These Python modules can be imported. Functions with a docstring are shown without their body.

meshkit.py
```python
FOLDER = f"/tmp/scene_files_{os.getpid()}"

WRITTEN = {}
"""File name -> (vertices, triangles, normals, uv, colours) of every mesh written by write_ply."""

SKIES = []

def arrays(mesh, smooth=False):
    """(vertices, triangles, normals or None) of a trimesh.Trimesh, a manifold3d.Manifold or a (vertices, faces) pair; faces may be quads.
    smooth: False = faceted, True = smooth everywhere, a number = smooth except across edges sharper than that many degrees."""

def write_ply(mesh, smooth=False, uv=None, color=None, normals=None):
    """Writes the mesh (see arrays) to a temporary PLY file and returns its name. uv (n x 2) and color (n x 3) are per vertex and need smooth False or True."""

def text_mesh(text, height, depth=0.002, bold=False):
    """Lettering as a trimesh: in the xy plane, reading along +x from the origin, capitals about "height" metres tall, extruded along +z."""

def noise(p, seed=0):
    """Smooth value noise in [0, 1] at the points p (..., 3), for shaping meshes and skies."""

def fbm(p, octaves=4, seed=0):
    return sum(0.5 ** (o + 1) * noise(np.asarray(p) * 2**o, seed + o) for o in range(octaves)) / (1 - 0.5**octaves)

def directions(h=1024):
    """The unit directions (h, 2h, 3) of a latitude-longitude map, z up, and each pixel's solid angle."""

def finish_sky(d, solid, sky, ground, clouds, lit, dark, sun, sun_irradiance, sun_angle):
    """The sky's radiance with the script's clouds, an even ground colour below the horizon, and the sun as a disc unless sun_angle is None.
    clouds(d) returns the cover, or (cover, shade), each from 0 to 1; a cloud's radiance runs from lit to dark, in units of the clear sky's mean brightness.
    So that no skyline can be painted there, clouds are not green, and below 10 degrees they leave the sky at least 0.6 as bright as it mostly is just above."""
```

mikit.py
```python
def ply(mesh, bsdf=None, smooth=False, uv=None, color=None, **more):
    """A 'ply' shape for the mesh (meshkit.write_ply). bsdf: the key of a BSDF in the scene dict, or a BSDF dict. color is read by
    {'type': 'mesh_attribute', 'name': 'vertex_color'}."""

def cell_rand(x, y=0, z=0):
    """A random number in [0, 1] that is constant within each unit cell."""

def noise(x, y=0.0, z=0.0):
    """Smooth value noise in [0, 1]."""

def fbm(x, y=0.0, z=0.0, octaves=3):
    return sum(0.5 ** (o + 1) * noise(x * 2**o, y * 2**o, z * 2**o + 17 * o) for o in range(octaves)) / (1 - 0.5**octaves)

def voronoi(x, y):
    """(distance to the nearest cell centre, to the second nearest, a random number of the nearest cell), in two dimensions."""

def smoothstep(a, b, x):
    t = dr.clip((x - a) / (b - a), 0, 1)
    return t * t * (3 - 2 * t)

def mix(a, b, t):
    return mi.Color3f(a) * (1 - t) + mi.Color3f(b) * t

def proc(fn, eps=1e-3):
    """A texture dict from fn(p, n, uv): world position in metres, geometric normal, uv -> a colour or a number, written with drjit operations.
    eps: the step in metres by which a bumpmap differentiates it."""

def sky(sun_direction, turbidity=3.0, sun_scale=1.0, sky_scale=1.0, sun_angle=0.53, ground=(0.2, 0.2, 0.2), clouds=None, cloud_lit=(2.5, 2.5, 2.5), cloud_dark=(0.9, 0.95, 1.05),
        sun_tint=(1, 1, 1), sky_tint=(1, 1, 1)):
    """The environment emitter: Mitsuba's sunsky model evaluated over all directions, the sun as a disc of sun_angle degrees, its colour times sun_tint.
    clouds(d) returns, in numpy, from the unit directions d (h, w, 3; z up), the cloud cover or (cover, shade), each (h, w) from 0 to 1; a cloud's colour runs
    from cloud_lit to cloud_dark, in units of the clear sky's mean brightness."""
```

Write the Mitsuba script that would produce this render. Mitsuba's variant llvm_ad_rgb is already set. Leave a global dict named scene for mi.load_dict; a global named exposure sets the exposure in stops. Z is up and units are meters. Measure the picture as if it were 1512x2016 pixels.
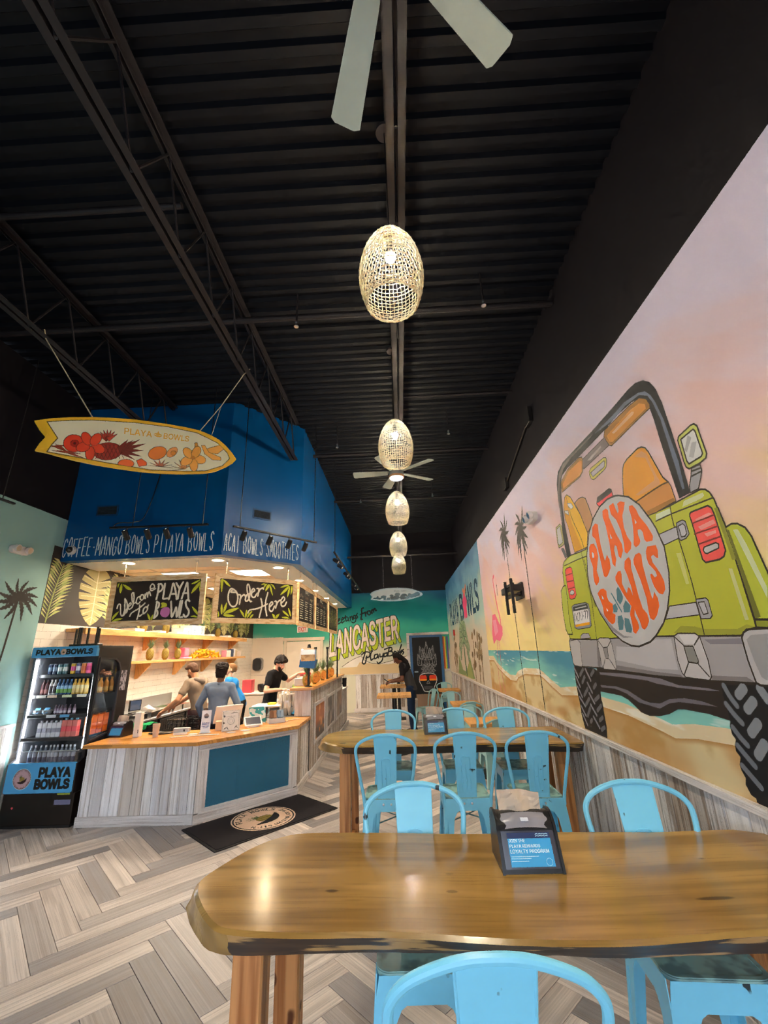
import math, random
import numpy as np
import trimesh, shapely, drjit as dr
import manifold3d as m3
from shapely.geometry import Polygon, LineString, Point, box as sbox, MultiPolygon
from shapely.ops import unary_union
from shapely import affinity
from scipy.spatial import ConvexHull
import mitsuba as mi
import mikit, meshkit
from mikit import proc, noise, fbm, cell_rand, smoothstep, mix, voronoi

random.seed(7)
rng = np.random.default_rng(7)
scene, labels = {}, {}
T4 = mi.ScalarTransform4f

# ------------------------------------------------------------------ camera, daylight, exposure
exposure = 2.55
SKY_K = 7.0
CAM = np.array([0.0, 0.0, 1.81])
CAM_F = np.array([-0.025294, 0.950392, 0.310025])     # where it looks
CAM_U = np.array([0.043634, -0.308779, 0.950132])    # its up (rolled by two degrees)
scene['camera'] = {'type': 'perspective', 'fov': 84.636, 'fov_axis': 'x', 'near_clip': 0.02, 'far_clip': 200.0,
                   'to_world': T4().look_at(origin=CAM.tolist(), target=(CAM + CAM_F).tolist(), up=CAM_U.tolist())}
# overcast daylight that comes in through the shop window behind the camera
scene['sky'] = mikit.sky((0.3, 0.5, 0.8), turbidity=6.0, sun_scale=0.0, sky_scale=1.0, ground=(0.25, 0.25, 0.25),
                         clouds=lambda d: (np.full(d.shape[:2], 0.85), 0.3 + 0.3 * meshkit.fbm(d * 3.0, 3)),
                         cloud_lit=(SKY_K * 0.88, SKY_K * 0.99, SKY_K * 1.17), cloud_dark=(SKY_K * 0.6, SKY_K * 0.68, SKY_K * 0.8))
WARM, NEUTRAL, COOL = (1.0, 0.74, 0.46), (1.0, 0.86, 0.68), (0.9, 0.97, 1.0)
def emit(col, k): return {'type': 'area', 'radiance': {'type': 'rgb', 'value': [c * k for c in col]}}
L_TROFFER, L_DOWN, L_BULB, L_FAN, L_SPOT, L_LED = 11.0, 42.0, 330.0, 70.0, 170.0, 6.0

# ------------------------------------------------------------------ names
used = {}
def name_in(base):
    n = used.get(base, 0); used[base] = n + 1
    return base if n == 0 else '%s_%03d' % (base, n)
def thing(name, label, cat, group=None):
    k = name_in(name)
    labels[k] = {'label': label, 'category': cat}
    if group: labels[k]['group'] = group
    return k
def put(name, mesh, m, parent=None, smooth=False, label=None, kind=None, uv=None, color=None, **more):
    k = name_in((parent + '__' if parent else '') + name)
    scene[k] = mikit.ply(mesh, m, smooth=smooth, uv=uv, color=color, **more)
    if label or kind:
        labels[k] = {}
        if label: labels[k]['label'] = label
        if kind: labels[k]['kind'] = kind
    return k
def solo(name, label, cat, mesh, m, group=None, **kw):
    k = put(name, mesh, m, **kw)
    labels[k] = {'label': label, 'category': cat}
    if group: labels[k]['group'] = group
    return k
def copy(src, label, M, group=None, cat=None):
    """another thing with the same parts as src, under to_world M"""
    base = src
    k = name_in(base); d = dict(labels[src]); d['label'] = label
    if group: d['group'] = group
    if cat: d['category'] = cat
    labels[k] = d
    for q in [q for q in scene if q == src or q.startswith(src + '__')]:
        scene[k + q[len(src):]] = {**scene[q], 'to_world': M}
        if q != src and q in labels: labels[k + q[len(src):]] = dict(labels[q])
    return k
def move(src, M):
    for q in [q for q in scene if q == src or q.startswith(src + '__')]: scene[q] = {**scene[q], 'to_world': M}
def place(x=0, y=0, z=0, rz=0, s=1.0): return T4().translate([x, y, z]).rotate([0, 0, 1], rz).scale([s, s, s])

# ------------------------------------------------------------------ meshes: (vertices, triangles)
def join(*ms):
    ms = [m for m in ms if m is not None and len(m[0])]
    v = np.vstack([np.asarray(m[0], float) for m in ms]); f = []; n = 0
    for m in ms: f.append(np.asarray(m[1], int) + n); n += len(m[0])
    return v, np.vstack(f)
_cb = None
def box(x0, x1, y0, y1, z0, z1, b=0.0):
    global _cb
    c = np.array([(x0 + x1) / 2, (y0 + y1) / 2, (z0 + z1) / 2]); h = np.abs(np.array([x1 - x0, y1 - y0, z1 - z0])) / 2
    s = np.array([[i, j, k] for i in (-1, 1) for j in (-1, 1) for k in (-1, 1)], float)
    if b <= 0:
        f = np.array([[0, 1, 3], [0, 3, 2], [4, 6, 7], [4, 7, 5], [0, 4, 5], [0, 5, 1], [2, 3, 7], [2, 7, 6], [0, 2, 6], [0, 6, 4], [1, 5, 7], [1, 7, 3]])
        return c + s * h, f
    def corners(h, b):
        return np.vstack([q * np.where(np.eye(3)[a] > 0, h, h - b) for q in s for a in range(3)])
    if _cb is None:
        pts = corners(np.array([1.0, 1.1, 1.2]), 0.2); hl = ConvexHull(pts); f = hl.simplices.copy()
        for i, t in enumerate(f):
            a, b_, c_ = pts[t]
            if np.dot(np.cross(b_ - a, c_ - a), a + b_ + c_) < 0: f[i] = t[::-1]
        _cb = f
    return c + corners(h, min(b, h.min() * 0.9)), _cb
def hullmesh(pts):
    pts = np.asarray(pts, float)
    hl = ConvexHull(pts); c = np.mean(pts, 0); f = hl.simplices.copy()
    for i, t in enumerate(f):
        a, b_, c_ = pts[t]
        if np.dot(np.cross(b_ - a, c_ - a), a - c) < 0: f[i] = t[::-1]
    return np.asarray(pts, float), f
def xf(m, R=None, t=(0, 0, 0)):
    v = np.asarray(m[0], float)
    if R is not None: v = v @ np.asarray(R, float).T
    return v + np.asarray(t, float), m[1]
def rotz(deg):
    a = math.radians(deg); return np.array([[math.cos(a), -math.sin(a), 0], [math.sin(a), math.cos(a), 0], [0, 0, 1]])
def rotx(deg):
    a = math.radians(deg); return np.array([[1, 0, 0], [0, math.cos(a), -math.sin(a)], [0, math.sin(a), math.cos(a)]])
def roty(deg):
    a = math.radians(deg); return np.array([[math.cos(a), 0, math.sin(a)], [0, 1, 0], [-math.sin(a), 0, math.cos(a)]])
def tube(path, r, n=8, closed=False, cap=True, flat=None):
    P = np.asarray(path, float); k = len(P); r = np.broadcast_to(np.asarray(r, float), (k,))
    if closed: t = np.roll(P, -1, 0) - np.roll(P, 1, 0)
    else:
        t = np.empty_like(P); t[1:-1] = P[2:] - P[:-2]; t[0] = P[1] - P[0]; t[-1] = P[-1] - P[-2]
    t /= np.maximum(np.linalg.norm(t, axis=1, keepdims=True), 1e-9)
    u = np.cross(t[0], [0, 0, 1.0] if abs(t[0][2]) < 0.9 else [1.0, 0, 0]); u /= np.linalg.norm(u)
    v = []; an = np.arange(n) * 2 * np.pi / n + np.pi / n
    for i in range(k):
        u = u - t[i] * (u @ t[i]); u /= np.linalg.norm(u); w = np.cross(t[i], u)
        fl = flat or (1, 1)
        v.append(P[i] + r[i] * (fl[0] * np.cos(an)[:, None] * u + fl[1] * np.sin(an)[:, None] * w))
    v = np.vstack(v); f = []
    for i in range(k if closed else k - 1):
        a, b = i * n, ((i + 1) % k) * n
        for j in range(n):
            j2 = (j + 1) % n; f += [[a + j, b + j2, b + j], [a + j, a + j2, b + j2]]
    if not closed and cap:
        v = np.vstack([v, P[0], P[-1]]); c0, c1 = len(v) - 2, len(v) - 1; e = (k - 1) * n
        for j in range(n):
            j2 = (j + 1) % n; f += [[c0, j2, j], [c1, e + j, e + j2]]
    return v, np.array(f)[:, ::-1] if False else np.array(f)
def lathe(prof, n=24, cap=True):
    prof = np.asarray(prof, float); k = len(prof); an = np.arange(n) * 2 * np.pi / n
    v = np.stack([np.outer(prof[:, 0], np.cos(an)), np.outer(prof[:, 0], np.sin(an)), np.repeat(prof[:, 1:2], n, 1)], -1).reshape(-1, 3); f = []
    for i in range(k - 1):
        for j in range(n):
            j2 = (j + 1) % n; a, b, c, d = i * n + j, i * n + j2, (i + 1) * n + j2, (i + 1) * n + j; f += [[a, b, c], [a, c, d]]
    if cap:
        v = np.vstack([v, [0, 0, prof[0, 1]], [0, 0, prof[-1, 1]]]); c0, c1 = len(v) - 2, len(v) - 1
        for j in range(n):
            j2 = (j + 1) % n; f += [[c0, j2, j], [c1, (k - 1) * n + j, (k - 1) * n + j2]]
    return v, np.array(f)
def ball(r=1.0, c=(0, 0, 0), sub=2, s=(1, 1, 1)):
    m = trimesh.creation.icosphere(subdivisions=sub, radius=1.0)
    return np.asarray(m.vertices) * r * np.array(s) + np.array(c), np.asarray(m.faces)
def polys(g):
    if g.is_empty: return []
    return [q for q in getattr(g, 'geoms', [g]) if q.geom_type == 'Polygon' and q.area > 1e-9]
def flatmesh(g):
    """triangles of a shapely shape in the xy plane"""
    out = []
    for q in polys(g):
        v, f = trimesh.creation.triangulate_polygon(q, engine='earcut')
        v = np.asarray(v); f = np.asarray(f)
        a = v[f]; s = (a[:, 1, 0] - a[:, 0, 0]) * (a[:, 2, 1] - a[:, 0, 1]) - (a[:, 1, 1] - a[:, 0, 1]) * (a[:, 2, 0] - a[:, 0, 0])
        f[s < 0] = f[s < 0][:, ::-1]
        out.append((np.column_stack([v, np.zeros(len(v))]), f))
    return join(*out) if out else None
def prism(g, d):
    """a shapely shape extruded from z=0 to z=d"""
    out = []
    for q in polys(g):
        m = trimesh.creation.extrude_polygon(q, d, engine='earcut'); out.append((np.asarray(m.vertices), np.asarray(m.faces)))
    return join(*out)
def onto(m, o, u, v=(0, 0, 1)):
    """maps the mesh's x, y, z axes to u, v and u x v at o"""
    u = np.asarray(u, float); v = np.asarray(v, float); u = u / np.linalg.norm(u); v = v / np.linalg.norm(v)
    return np.asarray(o, float) + np.asarray(m[0], float) @ np.vstack([u, v, np.cross(u, v)]), m[1]
def rrect(w, h, r, cx=0, cy=0): return sbox(cx - w / 2 + r, cy - h / 2 + r, cx + w / 2 - r, cy + h / 2 - r).buffer(r, quad_segs=5)
def spl(pts, n=6, closed=False):
    """Catmull-Rom curve through the points"""
    P = np.asarray(pts, float)
    Q = np.vstack([P[-1], P, P[0], P[1]]) if closed else np.vstack([2 * P[0] - P[1], P, 2 * P[-1] - P[-2]])
    out = []; t = np.linspace(0, 1, n, endpoint=False)[:, None]
    for i in range(1, len(Q) - 2):
        a, b, c, d = Q[i - 1], Q[i], Q[i + 1], Q[i + 2]
        out.append(0.5 * (2 * b + (c - a) * t + (2 * a - 5 * b + 4 * c - d) * t ** 2 + (3 * b - a - 3 * c + d) * t ** 3))
    return np.vstack(out + ([] if closed else [P[-1:]]))

# ------------------------------------------------------------------ colours and materials
def lin(h):
    if isinstance(h, str): c = [int(h[i:i + 2], 16) / 255 for i in (0, 2, 4)]
    else: c = [x / 255 for x in h]
    return [x / 12.92 if x <= 0.04045 else ((x + 0.055) / 1.055) ** 2.4 for x in c]
def rgb(h): return {'type': 'rgb', 'value': lin(h)}
_hex = {}
def paint(h, rough=0.5, spec=0.5, metal=0.0, clear=0.0):
    """a plain material of this colour, made once"""
    k = 'paint_%s_%d_%d_%d_%d' % (h, rough * 100, spec * 100, metal * 100, clear * 100)
    if k not in scene:
        scene[k] = {'type': 'twosided', 'bsdf': {'type': 'principled', 'base_color': rgb(h), 'roughness': rough, 'specular': spec, 'metallic': metal, 'clearcoat': clear, 'clearcoat_gloss': 0.9}}
    return k
def textured(k, fn, rough=0.5, spec=0.5, bump=None, scale=1.0, clear=0.0, eps=1e-3):
    b = {'type': 'principled', 'base_color': proc(fn), 'roughness': rough, 'specular': spec, 'clearcoat': clear, 'clearcoat_gloss': 0.92}
    if bump is not None: b = {'type': 'bumpmap', 'arbitrary': proc(bump, eps), 'scale': scale, 'bsdf': b}
    scene[k] = {'type': 'twosided', 'bsdf': b}
    return k
def vcol(k, rough=0.6, spec=0.3):
    scene[k] = {'type': 'twosided', 'bsdf': {'type': 'principled', 'base_color': {'type': 'mesh_attribute', 'name': 'vertex_color'}, 'roughness': rough, 'specular': spec}}
    return k
PAINTED = vcol('mural_paint', 0.6, 0.25)
PRINT = vcol('gloss_print', 0.35, 0.4)
C3 = lambda h: mi.Color3f(*lin(h))

def board_wood(palette, streak, crack, amount, gs=1.0):
    """planks: u runs along the grain, floor(v) is the plank's number, the rest of v runs across it"""
    def fn(p, n, uv):
        i = dr.floor(uv.y); a = uv.x; c = (uv.y - i)
        r = cell_rand(i, 3); q = cell_rand(i, 9)
        k = len(palette); base = C3(palette[0])
        for j in range(1, k): base = dr.select(r > j / k, C3(palette[j]), base)
        g = fbm(a * 1.6 * gs + q * 31, c * 46 * gs + r * 50, 0.0, 4)
        b = fbm(a * 2.3 * gs + 9 + r * 77, c * 9 * gs + q * 40, 0.0, 3)
        col = base * (0.74 + 0.52 * g)
        col = mix(col, C3(streak), smoothstep(0.50, 0.72, b) * amount)
        d = fbm(a * 4.0 * gs + q * 13, c * 110 * gs + 5, 0.0, 3)
        col = mix(col, C3(crack), smoothstep(0.62, 0.74, d) * amount * 0.9)
        return col
    return fn
textured('floor_plank_tile', board_wood(['d0c4bc', '969090', 'beb2ab', '847f80', 'aba29e', 'c8bdb7'], '85776e', '756b66', 0.34, 0.6), 0.42, 0.4)
textured('whitewashed_board', board_wood(['dedad9', 'c9c4c4', 'd6d0cb', 'b5aca6', 'e2dfde', 'b3a498'], '7d6654', '42372f', 0.78, 0.62), 0.62, 0.25)
textured('counter_board', board_wood(['eceaec', 'dfdee2', 'e8e5e4', 'd3d0d2', 'f0eef0', 'd6cdc6'], '9a8472', '5f5650', 0.42, 0.62), 0.55, 0.3)
textured('whitewashed_trim', board_wood(['dcd6d3', 'd3cecd'], '9a8a80', '6b5d55', 0.5), 0.6, 0.25)
def block_wood(c1, c2, c3, ax=0, w=0.045):
    """edge glued worktop staves along one axis"""
    def fn(p, n, uv):
        a, c = (p.x, p.y + 0.3 * p.z) if ax == 0 else (p.y, p.x + 0.3 * p.z)
        i = dr.floor(c / w); j = dr.floor(a / 0.9 + cell_rand(i, 2) * 3)
        r = cell_rand(i, j, 4)
        g = fbm(a * 3 + r * 40, c * 70, 0.0, 3)
        return mix(mix(C3(c1), C3(c2), r), C3(c3), smoothstep(0.45, 0.8, g) * 0.6)
    return fn
textured('worktop_wood', block_wood('d79a52', 'b97a37', '8f5722'), 0.22, 0.5, clear=0.4)
textured('shelf_wood', block_wood('dba668', 'cf9654', 'a87238', 1), 0.5, 0.4)
def slab(p, n, uv):
    y = p.y + 0.03 * dr.sin(p.x * 2.3) + 0.05 * fbm(p.x * 0.9, p.y * 2, 0.0, 2)
    ring = fbm(p.x * 0.9, y * 13, 3.0, 4); fine = fbm(p.x * 5, y * 150, 1.0, 3)
    col = mix(C3('a07c42'), C3('84622f'), smoothstep(0.35, 0.7, ring))
    col = mix(col, C3('6f4f24'), smoothstep(0.6, 0.8, fine) * 0.4)
    knot = fbm(p.x * 7 + 3, y * 15, 8.0, 2)
    col = mix(col, C3('3f260d'), smoothstep(0.875, 0.92, knot) * 0.8)
    return mix(col, C3('b8935a'), smoothstep(0.62, 0.8, fbm(p.x * 1.3 + 20, y * 9, 5.0, 3)) * 0.55)
textured('table_slab_wood', slab, 0.16, 0.5, clear=0.6)
def bark(p, n, uv):
    b = fbm(p.x * 5, p.y * 5, p.z * 30, 4)
    return mix(mix(C3('2d2a2c'), C3('4a3a2c'), fbm(p.x * 9, p.y * 9, p.z * 60, 3)), C3('b08a58'), smoothstep(0.58, 0.68, b))
textured('live_edge_bark', bark, 0.4, 0.4)
def post(p, n, uv):
    g = fbm(p.x * 45, p.y * 45, p.z * 1.6, 4)
    col = mix(C3('c98a52'), C3('9c5c2c'), smoothstep(0.35, 0.75, g))
    return mix(col, C3('5a2c10'), smoothstep(0.74, 0.8, fbm(p.x * 14, p.y * 14, p.z * 9, 2)))
textured('post_wood', post, 0.45, 0.4)
def frame_wood(p, n, uv):
    return mix(C3('f0d2a6'), C3('d4a873'), smoothstep(0.4, 0.7, fbm((p.x + p.y) * 8, (p.x - p.y) * 8, p.z * 34, 3)))
textured('sign_frame_wood', frame_wood, 0.55, 0.3)
def stool_paint(p, n, uv):
    w = fbm(p.x * 34, p.y * 34, p.z * 20, 3) ; e = fbm(p.x * 7 + 4, p.y * 7, p.z * 7, 2)
    return mix(C3('7fd0ee'), C3('2a3a40'), smoothstep(0.70, 0.73, w) * smoothstep(0.55, 0.62, e))
textured('stool_blue_metal', stool_paint, 0.32, 0.5)
def old_paint(p, n, uv):
    return mix(C3('8fb9b4'), C3('67898a'), smoothstep(0.45, 0.65, fbm(p.x * 16, p.y * 16, p.z * 16, 3)))
textured('seat_worn_metal', old_paint, 0.38, 0.5)
def deck_paint(p, n, uv): return mix(C3('080b12'), C3('0d1119'), fbm(p.x * 2, p.y * 2, p.z * 2, 3))
textured('deck_black', deck_paint, 0.55, 0.2)
def steel_black(p, n, uv): return mix(C3('1a181b'), C3('232024'), fbm(p.x * 5, p.y * 5, p.z * 5, 3))
textured('joist_black', steel_black, 0.5, 0.4)
BLACKWALL = paint('100f15', 0.75, 0.15)
def tile_white(p, n, uv):
    i = dr.floor(p.z / 0.10); u = p.y / 0.30 + 0.5 * (i - 2 * dr.floor(i / 2)); fu = u - dr.floor(u); fz = p.z / 0.10 - i
    g = dr.minimum(dr.minimum(fu, 1 - fu) * 0.30, dr.minimum(fz, 1 - fz) * 0.10)
    return mix(C3('b9aa98'), C3('efe6da'), smoothstep(0.0015, 0.003, g))
textured('wall_tile', tile_white, 0.25, 0.5)
METAL = paint('b9bcc0', 0.3, 0.5, 1.0); STEEL = paint('c9c9c9', 0.35, 0.5, 0.9); CHROME = paint('dedede', 0.12, 0.5, 1.0)
BLACKMETAL = paint('161618', 0.4, 0.5); BLACKPLASTIC = paint('141416', 0.3, 0.5); WHITEPLASTIC = paint('e9e6e0', 0.4, 0.5)
scene['clear_glass'] = {'type': 'thindielectric', 'int_ior': 1.5}

# ------------------------------------------------------------------ room shell
XL, XR, YB, YF, ZC = -4.79, 1.567, 14.14, -2.6, 5.62
RAIL = 1.10; MTOP = 3.766; SOF = 3.158
FL = [(-4.79, 5.75), (-2.467, 5.75), (-1.555, 6.686), (-1.555, YB)]     # fascia of the kitchen, in plan
RW = dict(u=(0, -1, 0)); BW = dict(u=(1, 0, 0)); LW = dict(u=(0, 1, 0)); DG = dict(u=(0.698, 0.716, 0))
def on_right(g, d=0.0, out=0.002, thick=None):
    """(y, z) outlines of the right wall -> mesh on the wall, out metres in front of it"""
    g = affinity.scale(g, -1, 1, origin=(0, 0))
    return onto(prism(g, thick) if thick else flatmesh(g), (XR - out, 0, 0), **RW)

sandy = [(8.1, 1.573), (7.6, 1.573), (7.37, 1.477), (6.92, 1.383), (6.6, 1.333), (6.29, 1.339), (6.15, 1.397), (5.8, 1.457), (5.2, 1.476), (5.06, 1.45), (4.81, 1.379), (4.57, 1.325), (4.18, 1.36), (3.9, 1.364), (3.69, 1.325), (3.3, 1.317), (2.9, 1.28), (2.79, 1.265), (2.58, 1.299), (2.33, 1.319), (2.12, 1.325), (1.0, 1.31)]
def right_mural(p, n, uv):
    y, z = p.y, p.z
    s = mi.Float(sandy[-1][1])
    for (ya, za), (yb, zb) in zip(sandy[:-1], sandy[1:]):
        s = dr.select((y <= ya) & (y > yb), za + (zb - za) * (ya - y) / (ya - yb), s)
    st = fbm((y + z * 1.1) * 0.9, (z - y * 0.75) * 4.5, 0.0, 4); bl = fbm(y * 0.8, z * 1.3, 4.0, 3)
    h = z + (st - 0.5) * 0.75 + (bl - 0.5) * 0.8
    sky_ = mix(C3('f5df98'), C3('ecca9f'), smoothstep(1.8, 2.35, h))
    sky_ = mix(sky_, C3('e8c4c2'), smoothstep(2.25, 2.75, h))
    sky_ = mix(sky_, C3('e8d2dc'), smoothstep(2.8, 3.15, h))
    sky_ = mix(sky_, C3('e4daf0'), smoothstep(3.15, 3.6, h))
    w = fbm(y * 2.2, z * 15, 2.0, 4)
    sea = mix(C3('8ccfc4'), C3('4f94ad'), smoothstep(0.05, 0.30, z - s + (w - 0.5) * 0.12))
    sea = mix(sea, C3('d5e6e2'), smoothstep(0.68, 0.76, fbm(y * 3.4, z * 30, 5.0, 3)) * 0.6)
    g = fbm(y * 4, z * 7, 1.0, 4)
    sand = mix(C3('dcc799'), C3('c7a972'), smoothstep(0.5, 0.75, g))
    sand = mix(sand, C3('b9833f'), smoothstep(0.035, 0.0, s - z) * 0.8)
    sand = mix(sand, C3('c08a48'), smoothstep(0.50, 0.68, fbm(y * 1.4, z * 3 + 7, 0.0, 3)) * 0.7)
    foam = mix(C3('e3d0ab'), C3('efe8d6'), smoothstep(0.4, 0.7, fbm(y * 5, z * 26, 6.0, 3)))
    col = dr.select(z > 1.738, sky_, dr.select(z > s + 0.055 + 0.03 * bl, sea, dr.select(z > s, foam, sand)))
    c = fbm(y * 1.6, z * 2.4, 9.0, 4)
    m2 = mix(C3('d9cbb6'), C3('a9c4bc'), smoothstep(1.9, 2.6, z + (c - 0.5) * 0.7))
    m2 = mix(m2, C3('5f93ac'), smoothstep(2.75, 3.25, z + (c - 0.5) * 0.8))
    m2 = mix(m2, C3('3d6f95'), smoothstep(3.2, 3.7, z + (c - 0.5) * 0.6))
    return dr.select(y > 8.02, m2, col)
textured('right_wall_mural', right_mural, 0.65, 0.2)
def left_mural(p, n, uv): return mix(C3('93bdb9'), C3('86aeb0'), fbm(p.y * 0.8, p.z * 0.9, 0.0, 3))
textured('left_wall_teal', left_mural, 0.6, 0.25)
def back_mural(p, n, uv):
    c = fbm(p.x * 1.1, p.z * 1.7, 2.0, 4); z = p.z + (c - 0.5) * 0.5 + 0.05 * p.x
    col = mix(C3('d8d6c2'), C3('3fae97'), smoothstep(1.75, 2.2, z))
    col = mix(col, C3('0d7f80'), smoothstep(2.45, 2.95, z)); return mix(col, C3('0b4a69'), smoothstep(3.1, 3.6, z))
textured('back_wall_mural', back_mural, 0.6, 0.25)
FASCIA = paint('004c86', 0.34, 0.4)
CEILK = paint('d9c4a8', 0.7, 0.2); SOFFIT = paint('b6bdbd', 0.5, 0.3)

put('floor', box(XL - 0.2, 2.2, YF - 0.3, YB + 0.2, -0.12, -0.006), paint('8d857e', 0.7, 0.2), kind='structure', label='subfloor and grout under the herringbone planks')
# herringbone planks: 6 to 1, at 45 degrees to the room
PW, PL = 0.1524, 0.9144
def plank_mesh(L, W, th=0.012, b=0.0015, g=0.0012, i=0):
    a0, a1, c0, c1 = g, L - g, g, W - g
    v = [(a0, c0, -th), (a1, c0, -th), (a1, c1, -th), (a0, c1, -th), (a0, c0, -b), (a1, c0, -b), (a1, c1, -b), (a0, c1, -b),
         (a0 + b, c0 + b, 0), (a1 - b, c0 + b, 0), (a1 - b, c1 - b, 0), (a0 + b, c1 - b, 0)]
    f = [(8, 9, 10), (8, 10, 11)]
    for k in range(4):
        j = (k + 1) % 4; f += [(k, j, 4 + j), (k, 4 + j, 4 + k), (4 + k, 4 + j, 8 + j), (4 + k, 8 + j, 8 + k)]
    v = np.array(v); uv = np.column_stack([v[:, 0] + (i * 7.31) % 53, i + 0.02 + 0.9 * v[:, 1] / max(W, 0.001)])
    return (v, np.array(f)), uv
def project(p):
    d = np.asarray(p) - CAM; R = np.cross(CAM_F, CAM_U); z = d @ CAM_F
    return (756 + 830.34 * (d @ R) / z, 1008 - 830.34 * (d @ CAM_U) / z, z) if z > 0.05 else (-9e9, 0, z)
planks = []; q2 = math.sqrt(2); X0, Y0 = -2.33, 3.221 % (q2 * PW)
for n_ in range(-4, 6):
    for k in range(-30, 90):
        for kind in (0, 1):
            a, c = k * PW + n_ * PL, k * PW - n_ * PL
            corner = (a, c) if kind == 0 else (a, c + PW)
            wx, wy = X0 + (corner[0] - corner[1]) / q2, Y0 + (corner[0] + corner[1]) / q2
            ang = 45 if kind == 0 else 135
            L_, off = PL, (0, 0)
            if kind == 1: wx, wy = X0 + (corner[0] + PW - corner[1]) / q2, Y0 + (corner[0] + PW + corner[1]) / q2
            mid = np.array([wx, wy, 0]) + rotz(ang) @ np.array([PL / 2, PW / 2, 0])
            if not (XL + 0.1 < mid[0] < 1.5 and YF + 0.2 < mid[1] < YB - 0.05): continue
            if mid[0] < -1.9 and mid[1] > 6.6: continue
            px, py, z = project(mid)
            seen = -150 < px < 1650 and py < 2200 and mid[1] > 1.0 and not (mid[0] > -0.7 and mid[1] < 1.6)
            planks.append((0 if seen else 1, np.hypot(mid[0], mid[1]), wx, wy, ang))
planks.sort()
rest, ruv = [], []
for i, (hid, d_, wx, wy, ang) in enumerate(planks):
    m, uv = plank_mesh(PL, PW, i=i); m = xf(m, rotz(ang), (wx, wy, 0))
    m[0][:, 0] = np.clip(m[0][:, 0], XL + 0.005, XR - 0.02); m[0][:, 1] = np.clip(m[0][:, 1], YF + 0.01, YB - 0.02)
    if i < 296: put('plank', m, 'floor_plank_tile', 'floor', uv=uv)
    else: rest.append(m); ruv.append(uv)
put('far_planks', join(*rest), 'floor_plank_tile', 'floor', uv=np.vstack(ruv), kind='stuff', label='more herringbone planks towards the back and behind the counter')

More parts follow.
